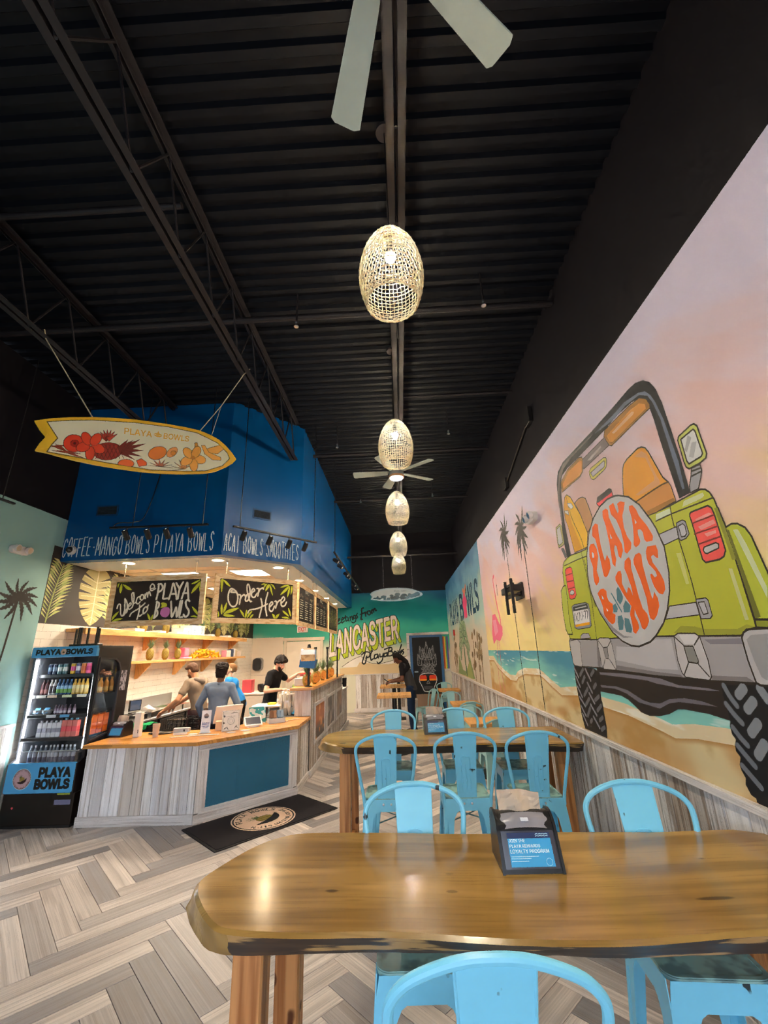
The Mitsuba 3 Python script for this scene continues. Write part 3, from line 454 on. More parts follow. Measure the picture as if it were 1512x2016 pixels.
TOP1='556,303 570,358 554,407 575,433 593,423 621,402 629,326 608,318 583,301'
LEAF1='20,840 9,937 32,964;61,702 40,819 57,962 74,835;190,778 125,812 71,942 148,868;6,976 78,980 159,967;7,27 20,157 75,246 52,136;9,-1 61,70 132,65 74,13;410,183 457,59 452,-6 427,52;478,141 484,48 470,-7 461,59;885,875 928,939 992,981 939,890;897,626 922,786 994,943 971,782;994,665 983,800 1000,913 1002,779;920,303 982,196 1000,83 957,161;915,53 962,77 1000,28 955,31'
ORDER='192,715 143,757 115,604 126,410 176,288 222,342 236,522 213,678 173,732 146,668 213,668;239,612 269,586 262,366;268,486 284,568 312,622 324,593;380,662 342,596 335,474 361,457 387,582 388,745 364,905 345,861 355,679 395,461 416,453;410,687 449,754 427,802 409,707 417,586 453,570 482,676;478,811 504,804 497,606;503,711 525,803 556,838 570,810'
HERE='541,540 561,378 549,213 532,30;633,719 610,507 609,300 634,87;379,139 401,220 501,270 592,360 633,406;667,326 708,414 696,475 666,389 668,244 706,216 736,354;737,491 766,484 755,304;765,389 788,490 817,536 829,508;833,449 882,561 858,633 827,512 840,375 884,380 911,489'
LEAF2='10,972 43,968 39,790 31,632 12,825;38,972 81,936 137,806 84,847;533,914 564,978 591,955;562,824 585,944 622,971 592,881;595,755 613,906 644,964 646,869;704,645 663,808 649,965 684,854;739,820 688,919 660,978 709,944;810,896 865,970 944,984 877,918;813,670 866,840 945,973 912,825;921,620 924,805 956,975 953,787;971,703 969,878 985,980 998,860;10,16 10,167 27,55;53,75 35,207 44,352 63,191;70,115 75,269 107,398 103,233;76,96 141,217 263,267 171,142;67,76 136,91 217,49 119,23;269,228 314,154 338,18 296,113;353,-1 340,96 361,237 370,99;367,10 393,140 437,203 405,81;407,12 420,82 454,115 431,23;707,144 746,105 748,2 720,62;758,3 767,107 816,152 790,46;853,250 921,181 956,78 887,157;941,332 977,207 984,80 949,205;845,60 911,75 968,26 889,21'
GREET='-2242,2848 -2309,2979 -2352,2852 -2351,2681 -2285,2637 -2241,2741 -2308,2765;-2207,2592 -2193,2782 -2142,2791;-2120,2737 -2054,2788 -2076,2831 -2120,2758 -2098,2662 -2032,2713;-2010,2733 -1944,2784 -1966,2827 -2010,2754 -1988,2658 -1911,2708;-1888,2761 -1822,2812 -1848,2855 -1888,2782 -1867,2685 -1800,2736;-1766,2917 -1745,2745 -1690,2764;-1800,2843 -1711,2872;-1679,2849 -1657,2742 -1635,2741;-1612,2868 -1591,2739;-1602,2825 -1546,2887 -1525,2769 -1492,2800;-1424,2893 -1479,2906 -1491,2821 -1436,2819 -1420,2883 -1426,2733 -1504,2672 -1559,2706;-1368,2967 -1402,2914 -1359,2859 -1392,2807 -1436,2819'
FROM='-1166,3132 -1222,3112 -1225,2940 -1250,2780 -1206,2779;-1269,2931 -1136,2980;-1113,3000 -1094,2871;-1104,2935 -1036,3019;-969,3038 -1025,3018 -1027,2933 -972,2909 -926,2972 -969,3038;-902,3057 -883,2949;-892,3014 -847,3077 -827,2990;-836,3044 -790,3107 -770,3031 -737,3040'
PLAYAB='-1139,1716 -1184,1596 -1230,1437 -1145,1414 -1089,1634;-1247,1679 -1138,1757 -988,1732 -1013,1611 -1120,1574;-901,1790 -968,1670 -951,1508 -886,1546;-754,1683 -841,1646 -835,1544 -757,1582 -733,1662 -715,1561;-668,1680 -662,1599 -585,1617 -561,1697 -597,1496 -719,1400 -761,1442;-453,1714 -532,1676 -526,1595 -448,1633 -436,1713 -414,1611;-514,1817 -319,1872 -279,1789 -388,1752;-362,1874 -413,1652;-388,1752 -260,1728 -285,1627 -435,1612;-195,1746 -233,1666 -179,1624 -120,1703 -187,1745;-87,1762 -79,1661 -33,1740 -6,1679 29,1779;28,1942 -32,1761 25,1698;85,1797 40,1738 94,1716 57,1656'
HILL='-1871,1338 -1699,1452 -1484,1566 -1269,1640 -1143,1494 -974,1428 -720,1380 -378,1449 -33,1538 312,1628 303,1467 4,1437 -381,1369 -763,1382 -1144,1434 -1315,1460 -1402,1322 -1658,1311'
SANDB='-1871,1099 -1871,1298 -1658,1311 -1402,1322 -1315,1460 -1144,1434 -763,1374 -381,1369 4,1437 304,1487 324,1069 -222,1106'
LANCQ='-2288,1622 -47,2134 -80,2899 -2260,2416'
BOARD='4,57 107,112 245,164 404,214 573,256 738,288 883,307 1034,322 1192,334 1324,335 1436,316 1535,281 1619,221 1687,157 1737,91 1705,40 1647,-13 1533,-97 1427,-139 1324,-166 1170,-199 1021,-224 849,-243 671,-250 499,-251 347,-244 236,-232 139,-219 56,-216 74,-146 105,-73 51,-13'
BOARDIN='93,66 251,126 410,176 743,247 1038,284 1312,291 1522,227 1635,134 1661,74 1595,-25 1434,-118 1244,-162 946,-213 599,-220 318,-217 139,-216 161,-140 191,-70 137,3'
ART='8a3a26|2|154,-167 204,-133 260,-123 208,-155;8a3a26|2|157,-150 213,-151 275,-178 217,-173;8a3a26|2|182,-127 234,-146 290,-191 237,-168;8a3a26|2|227,-181 313,-185 405,-214 317,-207;8a3a26|2|170,-196 269,-175 374,-179 272,-197;a83a2c|3|559,35 469,43 547,-11;a83a2c|3|565,31 484,73 541,-7;a83a2c|3|569,25 508,96 537,-1;a83a2c|3|571,18 536,111 535,7;a83a2c|3|571,10 567,115 535,15;a83a2c|3|570,2 596,107 536,23;a83a2c|3|566,-5 621,89 540,29;8c2c22|4|679,-67 679,-100 665,-132 639,-162 606,-184 569,-196 532,-198 500,-189 477,-170 464,-143 465,-112 477,-80 501,-51 534,-28 571,-14 609,-12 642,-20 666,-40;5a1c14|0|442,-60 447,-59 522,-195 517,-196;5a1c14|0|493,-47 498,-46 462,-209 457,-210;5a1c14|0|472,-52 478,-51 553,-188 548,-189;5a1c14|0|523,-39 528,-38 492,-202 487,-203;5a1c14|0|503,-45 508,-43 583,-181 578,-182;5a1c14|0|554,-31 559,-30 522,-195 517,-196;5a1c14|0|533,-37 538,-35 614,-174 609,-175;5a1c14|0|585,-24 590,-22 553,-188 548,-189;5a1c14|0|564,-29 569,-28 645,-166 640,-167;5a1c14|0|616,-15 622,-14 583,-181 578,-182;5a1c14|0|595,-21 601,-20 677,-159 672,-160;5a1c14|0|648,-7 653,-6 614,-174 609,-175;5a1c14|0|627,-13 632,-11 709,-152 704,-153;5a1c14|0|680,1 685,2 645,-166 640,-167;6a241a|2|642,-44 863,48 671,-108;6a241a|2|642,-44 851,-28 671,-108;6a241a|2|642,-44 845,-93 671,-108;6a241a|2|642,-44 794,-141 671,-108;6a241a|2|642,-44 808,79 671,-108;6a241a|2|642,-44 754,56 671,-108;6a241a|2|642,-44 712,54 671,-108;d2402a|4|385,-71 385,-102 376,-130 359,-154 336,-170 311,-176 285,-172 263,-159 246,-137 237,-109 237,-80 246,-51 262,-27 284,-10 310,-4 336,-7 359,-21 376,-43;a5281c|3|345,-82 345,-93 342,-104 335,-113 326,-120 316,-122 307,-121 298,-115 291,-107 288,-96 288,-85 291,-74 298,-65 306,-58 316,-56 326,-57 335,-62 342,-71;5a1a14|0|327,-86 327,-91 326,-95 324,-99 320,-101 317,-102 313,-102 310,-99 307,-96 306,-92 306,-87 307,-83 309,-79 313,-77 316,-76 320,-76 323,-79 326,-82;d2452c|4|547,-111 536,-133 513,-145 486,-143 460,-129 444,-106 440,-81 451,-59 473,-47 501,-48 527,-62 544,-85;d2452c|4|448,-227 429,-220 414,-196 406,-162 408,-126 419,-98 436,-86 455,-93 470,-118 478,-153 476,-188 465,-216;d2452c|4|334,-139 333,-113 345,-87 367,-67 393,-58 416,-64 430,-82 431,-108 419,-134 397,-154 371,-162 348,-157;d2452c|4|359,33 377,42 400,35 422,12 436,-19 440,-50 431,-74 413,-83 390,-75 369,-53 354,-22 351,9;d2452c|4|492,53 504,32 506,0 496,-35 479,-63 457,-77 438,-73 425,-53 424,-21 433,14 450,42 472,57;e0662c|4|794,-181 792,-198 782,-213 766,-227 746,-237 723,-242 702,-241 684,-235 671,-224 665,-210 667,-194 676,-179 692,-165 712,-155 734,-150 756,-150 774,-156 788,-167;dd5a28|4|809,-146 847,-116 897,-144 898,-176 837,-202;df7b30|4|1050,24 1054,-1 1048,-28 1033,-54 1012,-77 986,-94 959,-102 934,-101 915,-91 902,-73 898,-50 904,-23 918,3 939,26 964,43 992,52 1017,52 1037,42;e8a05a|3|1142,71 1149,58 1150,39 1146,18 1136,-3 1123,-22 1107,-37 1091,-45 1076,-46 1064,-40 1058,-27 1056,-10 1060,11 1070,33 1083,52 1099,67 1115,75 1130,77;d98a3c|3|1140,14 1140,5 1136,-4 1130,-11 1123,-16 1115,-18 1106,-17 1099,-12 1094,-6 1092,3 1092,12 1096,20 1101,28 1109,33 1117,35 1126,34 1133,29 1138,23;b5562a|3|999,-166 906,-176 1028,-160;b5562a|3|999,-166 920,-141 1028,-160;b5562a|3|999,-166 953,-110 1028,-160;b5562a|3|999,-166 999,-90 1028,-160;b5562a|3|999,-166 1048,-84 1028,-160;b5562a|3|999,-166 1092,-95 1028,-160;b5562a|3|999,-166 1119,-120 1028,-160;b5562a|3|999,-166 1124,-154 1028,-160;e0903c|3|1214,-147 1116,-185 1238,-141;e0903c|3|1214,-147 1114,-137 1238,-141;e0903c|3|1214,-147 1134,-89 1238,-141;e0903c|3|1214,-147 1173,-52 1238,-141;e0903c|3|1214,-147 1223,-32 1238,-141;e0903c|3|1214,-147 1274,-35 1238,-141;e0903c|3|1214,-147 1316,-60 1238,-141;e9a94e|4|1419,131 1558,216 1597,175 1533,99 1448,89;e8a84a|4|1366,157 1399,169 1447,98 1570,68 1577,34 1488,20 1408,69;e2a044|4|1299,169 1322,181 1355,96 1317,67;eea748|4|1427,-5 1417,-30 1393,-47 1362,-54 1333,-47 1312,-29 1306,-5 1315,19 1339,37 1369,44 1400,37 1421,19;eea748|4|1328,-147 1307,-145 1288,-125 1276,-94 1274,-58 1283,-28 1301,-12 1323,-13 1342,-33 1354,-65 1356,-101 1346,-131;eea748|4|1194,-91 1191,-66 1201,-37 1223,-11 1251,4 1277,5 1295,-9 1298,-34 1287,-63 1265,-89 1237,-104 1211,-105;eea748|4|1205,84 1224,98 1250,97 1276,81 1295,55 1302,25 1295,-1 1276,-14 1250,-13 1224,3 1205,29 1198,58;eea748|4|1349,140 1365,123 1370,92 1363,56 1346,23 1324,4 1302,2 1287,19 1281,49 1288,85 1305,118 1327,138;c9762c|2|1318,5 1318,-1 1315,-8 1310,-13 1304,-17 1298,-18 1291,-18 1286,-15 1282,-10 1280,-4 1281,3 1283,9 1288,15 1294,19 1301,20 1307,19 1313,16 1316,11'
PLAYAQ='674,104 1242,168 1243,233 668,170'

# ------------------------------------------------------------------ lettering and painted pictures
def pts(s, k=1000.0): return [tuple(float(a) / k for a in q.split(',')) for q in s.split()]
def strokes(s, w, k=1000.0, sx=1.0, sy=1.0):
    return unary_union([LineString(spl([(x * sx, y * sy) for x, y in pts(q, k)], 4)).buffer(w / 2, quad_segs=3) for q in s.split(';') if len(q.split()) > 1])
_txt = {}
def text_poly(t, bold=True):
    """outline of a word, capitals 1 unit tall"""
    if (t, bold) not in _txt:
        m = meshkit.text_mesh(t, 1.0, 0.01, bold); v, f = np.asarray(m.vertices), np.asarray(m.faces)
        f = f[(v[f][:, :, 2] < 1e-6).all(1)]
        _txt[t, bold] = unary_union([Polygon(v[k][:, :2]).buffer(0.004, quad_segs=1) for k in f])
    return _txt[t, bold]
def text_size(t, w, h, x=0, y=0, bold=True):
    """word fitted into a w by h box with its lower left corner at x, y"""
    g = text_poly(t, bold); a, b, c, d = g.bounds
    return affinity.translate(affinity.scale(affinity.translate(g, -a, -b), w / (c - a), h / (d - b), origin=(0, 0)), x, y)
def heavy(g, k=.006): return g.buffer(k, join_style=2)
def text_quad(t, q, bold=True):
    """word warped into a quad bl, br, tr, tl"""
    g = text_poly(t, bold); a, b, c, d = g.bounds; q = [np.array(k) for k in q]
    def w(p):
        u, v = ((p[:, 0] - a) / (c - a))[:, None], ((p[:, 1] - b) / (d - b))[:, None]
        return q[0] * (1 - u) * (1 - v) + q[1] * u * (1 - v) + q[2] * u * v + q[3] * (1 - u) * v
    return shapely.transform(g, w).buffer(0)
def arc_text(t, r, h, a0, a1, inward=False):
    out = []
    for i, ch in enumerate(t):
        if ch == ' ': continue
        a = a0 + (a1 - a0) * (i + 0.5) / len(t); g = text_size(ch, h * (0.35 if ch in "I.'" else 0.78), h * (0.2 if ch == '.' else 1), 0, 0)
        g = affinity.translate(g, -h * 0.39, -h / 2)
        g = affinity.rotate(g, a - 90 + (180 if inward else 0), origin=(0, 0))
        out.append(affinity.translate(g, r * math.cos(math.radians(a)), r * math.sin(math.radians(a))))
    return unary_union(out)
def picture(layers):
    """painter's algorithm: [(colour, shape)] -> one flat partition with a colour per vertex"""
    cover = None; vs, cs, fs, n = [], [], [], 0
    for col, g in reversed(layers):
        g = g.buffer(0)
        p = g if cover is None else g.difference(cover)
        cover = g if cover is None else cover.union(g)
        m = flatmesh(p)
        if m is None: continue
        vs.append(m[0]); fs.append(np.asarray(m[1]) + n); n += len(m[0]); cs.append(np.tile(lin(col), (len(m[0]), 1)))
    return (np.vstack(vs), np.vstack(fs)), np.vstack(cs)
def layers_of(s, line='2b2520', k=1000.0):
    out = []
    for item in s.split(';'):
        col, o, ps = item.split('|'); P = pts(ps, k)
        if o == 'f':
            (x0, y0), (x1, y1) = P; dx, dy = x1 - x0, y1 - y0; L = math.hypot(dx, dy); nx, ny = -dy / L, dx / L
            bend = 0.10 * L * (1 if dx > 0 else -1) * (1 if ny > 0 else -1)
            mid = (x0 + dx * .5 + nx * bend, y0 + dy * .5 + ny * bend)
            c = spl([P[0], mid, P[1]], 7); w = 0.10 * L * np.sin(np.linspace(0.5, math.pi, len(c)))
            up = [(a[0] + nx * ww * (1 if i % 2 else .45), a[1] + ny * ww * (1 if i % 2 else .45)) for i, (a, ww) in enumerate(zip(c, w))]
            dn = [(a[0] - nx * ww * (.45 if i % 2 else 1), a[1] - ny * ww * (.45 if i % 2 else 1)) for i, (a, ww) in enumerate(zip(c, w))]
            out.append((col, Polygon(up + dn[::-1]).buffer(0.004))); continue
        o = float(o)
        if o < 0: out.append((col, LineString(spl(P, 4) if len(P) > 2 else P).buffer(-o / 2, quad_segs=3)))
        else:
            g = Polygon(P).buffer(0)
            if k == 1000.0 and o > 0.5: o = o / 1000.0
            if o > 0: out.append((line, g.buffer(o * .6))); g = g.buffer(-o * .4)
            out.append((col, g))
    return out
def put_picture(name, layers, frame, parent, label=None, m=None, flip=False):
    (v, f), c = picture(layers)
    if flip: v = v * [-1, 1, 1]; f = f[:, ::-1]
    return put(name, onto((v, f), *frame), m or PAINTED, parent, color=c, label=label)
frameR = ((XR - 0.002, 0, 0), (0, -1, 0))
clip = sbox(1.30, RAIL + 0.001, 14.0, MTOP - 0.005)
def clipped(L): return [(c, g.intersection(clip)) for c, g in L if g.intersects(clip)]
put_picture('painted_car', clipped(layers_of(CAR)), frameR, 'wall_right', 'mural of a lime green open off-road car seen from behind, spare wheel cover lettered PLAYA BOWLS', flip=True)
put_picture('painted_flamingo', clipped(layers_of(FLAMINGO)), frameR, 'wall_right', 'painted pink flamingo standing by the water', flip=True)
put_picture('painted_palms', clipped(layers_of(PALMS)), frameR, 'wall_right', 'two painted black palm silhouettes with thin trunks', flip=True)
# second mural: lettering, trees, hills (drawn in u = -y, so it reads along -y)
L = []
for t, u0, u1 in (('PLAYA', -13.35, -11.45), ('B', -11.15, -10.55), ('W', -9.98, -9.25), ('L', -9.2, -8.85), ('S', -8.82, -8.42)):
    L.append(('123c58', text_size(t, u1 - u0, 0.66, u0, 2.38 + 0.02 * (u1 + 13))))
for a in np.arange(0, 360, 72): L.append(('ee4f83', affinity.translate(affinity.rotate(affinity.scale(Point(0, 0.17).buffer(1), 0.13, 0.17), a, origin=(0, 0)), -10.27, 2.74)))
L.append(('e98d6a', LineString([(-10.4, 3.12), (-10.15, 3.02), (-9.95, 3.15)]).buffer(0.05)))
put_picture('painted_sign', L, frameR, 'wall_right', 'navy painted words PLAYA BOWLS with a pink flower')
L = []
L.append(('8fa06a', Polygon([(-12.4, 1.13), (-12.1, 1.62), (-11.5, 1.25), (-10.9, 1.24), (-10.2, 1.58), (-9.75, 1.14)])))
L.append(('a8b06c', Polygon([(-11.2, 1.13), (-10.9, 1.22), (-10.3, 1.5), (-9.95, 1.13)])))
def paint_palm(x, z0, z1, w, col, dark):
    out = [(dark, LineString(spl([(x + .12, z0), (x, (z0 + z1) / 2), (x + .03, z1)], 5)).buffer(w * .12))]
    for k, a in enumerate(np.linspace(-30, 210, 8)):
        a = math.radians(a); e = (x + w * 1.3 * math.cos(a), z1 + w * .6 * math.sin(a) - .25); c_ = (x + w * .7 * math.cos(a), z1 + w * .65 * math.sin(a) + .08)
        out.append((dark, LineString(spl([(x, z1), c_, e], 5)).buffer(.085))); out.append((col, LineString(spl([(x, z1), c_, e], 5)).buffer(.055)))
        for q in (.35, .6, .85):
            i = int(q * 10); b = spl([(x, z1), c_, e], 5)[i]; out.append((dark, LineString([b, (b[0], b[1] - .2)]).buffer(.018)))
    return out
L += paint_palm(-11.0, 1.2, 2.0, .62, '9db38c', '5f7a5c')
for x in (-12.9, -12.6, -9.6, -9.1, -8.75):
    L.append(('8c7358', LineString([(x, 1.14), (x + .05, 1.9)]).buffer(.035)))
    for k in range(9):
        r_ = random.Random(int(x * 100) + k); L.append((['a08a68', '7d684c', '937d5c'][k % 3], affinity.scale(Point(x + r_.uniform(-.2, .25), 1.55 + r_.uniform(-.2, .55)).buffer(1, quad_segs=4), .09, .07)))
put_picture('painted_trees', clipped([(c, affinity.scale(g, -1, 1, origin=(0, 0))) for c, g in L]), frameR, 'wall_right', 'sketchy painted palms, brown trees and two green hills', flip=True)

# left wall palms: trunk and fronds
L = []
for (y0, zc, zb, dx) in ((5.22, 2.60, 1.1, -.16), (4.1, 2.75, 1.1, -.2)):
    L.append(('2b2624', LineString(spl([(y0 + dx, zb), (y0 + dx * .35, (zb + zc) / 2), (y0, zc)], 6)).buffer(.013)))
    for a in (100, 130, 160, 185, 212, 245, 75, 48, 20, -8, -35, -70):
        r_ = .36 if 30 < a < 150 else .31; a_ = math.radians(a)
        e = (y0 + r_ * 1.0 * math.cos(a_), zc + r_ * .78 * math.sin(a_) - .06); L += layers_of('2b2624|f|%d,%d %d,%d' % (y0 * 1000, zc * 1000, e[0] * 1000, e[1] * 1000))
put_picture('painted_palms', L, ((XL + 0.002, 0, 0), (0, 1, 0)), 'wall_left', 'painted black palms on the teal wall')
# kitchen palm print: fern fronds and split leaves
L = []; rr = random.Random(4); y = 5.75; k = 0
zlo, zhi = 2.31, 3.2
while y < 13.9:
    if k % 2 == 0:
        sp = spl([(y - .05, zlo - .1), (y, 2.7), (y + .08, zhi - .08)], 10); L.append(('8f9a55', LineString(sp).buffer(.012)))
        for j in range(3, len(sp) - 1, 1):
            for s in (-1, 1):
                b = sp[j]; ln = .30 * (1.1 - abs(j / len(sp) - .45)); e = (b[0] + s * ln, b[1] + ln * .55); mid = ((b[0] + e[0]) / 2, (b[1] + e[1]) / 2 + .03)
                L.append((['a9b06a', 'c3bd86', '8d9c58'][j % 3], Polygon([b, (mid[0], mid[1] + .022), e, (mid[0], mid[1] - .022)])))
        y += .52
    else:
        cy, cz = y + .28, 2.76
        sd = [(0, .40), (.16, .43), (.30, .34), (.37, .16), (.36, -.04), (.29, -.22), (.17, -.36), (.04, -.44)]
        leaf = Polygon(spl([(cy + a_, cz + b_) for a_, b_ in sd] + [(cy - a_ + .04, cz + b_) for a_, b_ in sd[:0:-1]], 4, closed=True)).buffer(0)
        L.append((['a8a06c', '9c9a5c'][k % 4 // 2], leaf))
        for s in (-1, 1):
            for j in range(7):
                z_ = .30 - j * .105; b0 = (cy + .02 + s * .055, cz + z_ - .06); e1 = (cy + .02 + s * .46, cz + z_ + .10 - j * .05); e2 = (e1[0], e1[1] - .062)
                L.append(('3b3733', Polygon([b0, e1, e2])))
                L.append(('c9c196', LineString([(cy + .02, cz + z_ - .09), (cy + .02 + s * .30, cz + z_ - .02 - j * .045)]).buffer(.007).intersection(leaf)))
        L.append(('d3cba4', LineString([(cy + .02, cz + .40), (cy + .03, cz - .40)]).buffer(.012)))
        y += .78
    k += 1
cl = sbox(5.61, zlo, 14.1, 3.21)
put_picture('palm_leaves', [(c, g.intersection(cl)) for c, g in L if g.is_valid and g.intersects(cl)], ((XL + 0.004, 0, 0), (0, 1, 0)), 'wall_kitchen', 'painted fern fronds and split leaves')

# back wall greeting
bq = lambda s: [(x, z) for x, z in pts(s)]
G_ = strokes(GREET, 0.026); F_ = strokes(FROM, 0.034); Pb = strokes(PLAYAB, 0.03)
G_ = G_.union(strokes('-2150,2640 -2250,2700 -2330,2600 -2270,2480 -2150,2530 -2160,2590;-2100,2560 -2080,2660 -2010,2640', 0.026))
lq = pts(LANCQ); W_ = text_quad('LANCASTER', lq)
L = [('e9e2d6', Polygon(pts(HILL)).buffer(0.0)), ('d8bf93', Polygon(pts(SANDB)).buffer(0.0)), ('d8bf93', sbox(-1.95, RAIL, 0.24, 1.29))]
L += [('6d6250', LineString(pts(HILL)[:10]).buffer(.008)), ('161c1e', G_.buffer(.004)), ('161c1e', F_.buffer(.005))]
ext = unary_union([affinity.translate(W_, .012 * i, -.021 * i) for i in range(0, 7)])
L += [('17201c', ext.buffer(.018)), ('b7c832', ext), ('17201c', W_.buffer(.014)), ('efdfd8', W_), ('161c1e', Pb.buffer(.005))]
cl = sbox(-4.7, RAIL, 0.24, 3.7)
put_picture('painted_greeting', [(c, g.intersection(cl)) for c, g in L], ((0, YB - 0.003, 0), (1, 0, 0)), 'wall_back', 'painted words Greetings from LANCASTER Playa Bowls over a white shore')

# blue bulkhead lettering
CAPS = {'A': '0,0 500,1000 1000,0;200,350 800,350', 'B': '0,0 0,1000 600,1000 800,800 600,540 0,520;600,520 950,300 700,0 0,0', 'C': '950,800 600,1000 150,800 50,400 250,50 650,0 950,200',
        'E': '900,1000 0,1000;0,1000 0,0;0,0 900,0;0,500 700,500', 'F': '900,1000 0,1000;0,1000 0,0;0,500 700,500', 'G': '950,800 600,1000 150,800 50,400 250,50 650,0 950,200 950,450;950,450 600,450', 'H': '0,0 0,1000;1000,0 1000,1000;0,500 1000,500',
        'I': '500,0 500,1000', 'L': '0,1000 0,0;0,0 800,0', 'M': '0,0 100,1000;100,1000 500,300;500,300 900,1000;900,1000 1000,0', 'N': '0,0 0,1000;0,1000 1000,0;1000,0 1000,1000', 'O': '500,0 100,250 50,650 400,1000 800,850 950,400 750,50 500,0',
        'P': '0,0 0,1000;0,1000 700,980 950,750 700,480 0,450', 'S': '900,850 500,1000 150,800 300,600 800,350 750,80 350,0 50,180', 'T': '0,1000 1000,1000;500,1000 500,0', 'W': '0,1000 250,0;250,0 500,800;500,800 750,0;750,0 1000,1000', 'Y': '0,1000 500,500;1000,1000 500,500;500,500 500,0', '.': '400,500 600,500'}
def hand(t, x0, x1, z0, h, w):
    n = len(t); s = (x1 - x0) / n; out = []
    for i, ch in enumerate(t):
        if ch == ' ' or ch not in CAPS: continue
        ww = s * (0.80 if ch in 'MW' else 0.66 if ch != 'I' else .5)
        out.append(affinity.translate(strokes(CAPS[ch], w, 1000.0, ww, h * (1 + .04 * math.sin(i * 2.1))), x0 + i * s + (s - ww) / 2, z0 + .008 * math.sin(i * 1.7)))
    return unary_union(out)
Lf = [hand('COFFEE', -4.79, -4.36, 3.222, .265, .0135), hand('.', -4.35, -4.31, 3.22, .25, .02), hand('MANGO', -4.30, -3.91, 3.225, .265, .0135), hand('BOWLS', -3.87, -3.50, 3.228, .255, .0135), hand('PITAYA', -3.46, -3.02, 3.232, .255, .0135), hand('BOWLS', -2.97, -2.58, 3.232, .26, .0135)]
put('lettering', onto(prism(unary_union(Lf), 0.002), (0, 5.75, 0), (1, 0, 0)), paint('c8d6de', 0.6), 'wall_fascia', label='white hand lettered words COFFEE MANGO BOWLS PITAYA BOWLS')
Lf = unary_union([hand('ACAI', 0.02, .26, 3.228, .245, .013), hand('BOWLS', .31, .64, 3.226, .24, .013), hand('SMOOTHIES', .68, 1.27, 3.222, .25, .013)])
put('lettering', onto(prism(Lf, 0.002), (-2.467, 5.75, 0), (0.698, 0.716, 0)), paint('c8d6de', 0.6), 'wall_fascia', label='white hand lettered words ACAI BOWLS SMOOTHIES')
# vents, conduits
def vent(name, label, w, h, frame, cells):
    t = thing(name, label, 'vent')
    put('frame', onto(prism(sbox(0, 0, w, h).difference(sbox(.02, .02, w - .02, h - .02)), .012), *frame), paint('0b3f6e', .5), t)
    put('backing', onto(prism(sbox(.02, .02, w - .02, h - .02), .002), *frame), paint('101318', .7), t)
    for i in range(cells): put('louver', onto(xf(box(.02, w - .02, -.004, .004, 0, .016), rotx(25), (0, .03 + (h - .06) * i / (cells - 1), .006)), *frame), paint('23303c', .5), t)
vent('wall_vent', 'dark louvred vent in the blue bulkhead left of the ropes', .325, .165, ((-4.384, 5.748, 3.81), (1, 0, 0)), 6)
vent('wall_vent', 'louvred vent in the slanted blue bulkhead face above the track lights', .31, .155, ((-2.168, 6.056, 3.785), (0.698, 0.716, 0)), 6)

# ------------------------------------------------------------------ roof joists, pipes, sprinklers
def angle_bar(y0, y1, x, z, w=.05, t=.006, up=1):
    return join(box(x, x + w, y0, y1, z - t / 2, z + t / 2), box(x, x + t, y0, y1, min(z, z + up * w), max(z, z + up * w)))
JL = ['left roof joist above the fish shaped surfboard', 'middle roof joist that holds the right rope of the surfboard', 'roof joist over the row of woven pendant lamps']
for i, (x, y0, y1) in enumerate([(-3.42, YF, 5.72), (-1.64, YF, 6.38), (0.11, YF, YB)]):
    t = thing('roof_joist', 'black open web ' + JL[i], 'joist'); zb, zt = 4.87, 5.56
    y1b = y1 if i < 2 else YB
    put('bottom_chord', join(xf(angle_bar(y0, y1b, 0.012, zb), t=(x, 0, 0)), xf(angle_bar(y0, y1b, 0.012, zb), np.diag([-1, 1, 1]), (x, 0, 0)) ), 'joist_black', t)
    put('top_chord', join(xf(angle_bar(y0, y1b, 0.012, zt, up=-1), t=(x, 0, 0)), xf(angle_bar(y0, y1b, .012, zt, up=-1), np.diag([-1, 1, 1]), (x, 0, 0))), 'joist_black', t)
    n = int((y1 - y0) / .62); web = []
    for k in range(n):
        a = y0 + (y1 - y0) * k / n; b = y0 + (y1 - y0) * (k + 1) / n
        web += [tube([(x, a, zb), (x, (a + b) / 2, zt)], .011, 6), tube([(x, (a + b) / 2, zt), (x, b, zb)], .011, 6)]
    put('web_rods', join(*web), 'joist_black', t)
for i, (y, x0, x1, z, r) in enumerate([(2.55, XL, -1.7, 5.47, .028), (3.88, XL, 1.88, 5.47, .035), (5.65, 0.14, 1.88, 5.5, .02), (7.5, -1.55, 1.88, 5.47, .03), (10.2, -1.55, 1.88, 5.47, .03), (13.0, -1.55, 1.88, 4.6, .03)]):
    solo('ceiling_pipe', 'black pipe crossing under the roof deck, ' + ['nearest the viewer, at the far left', 'between the surfboard ropes and the nearest lamp', 'short one right of the second lamp', 'behind the nearest rattan lamps', 'fourth from the front', 'farthest, above the small blue surfboard'][i], 'pipe', tube([(x0, y, z), (x1, y, z)], r, 10), 'joist_black', smooth=40)
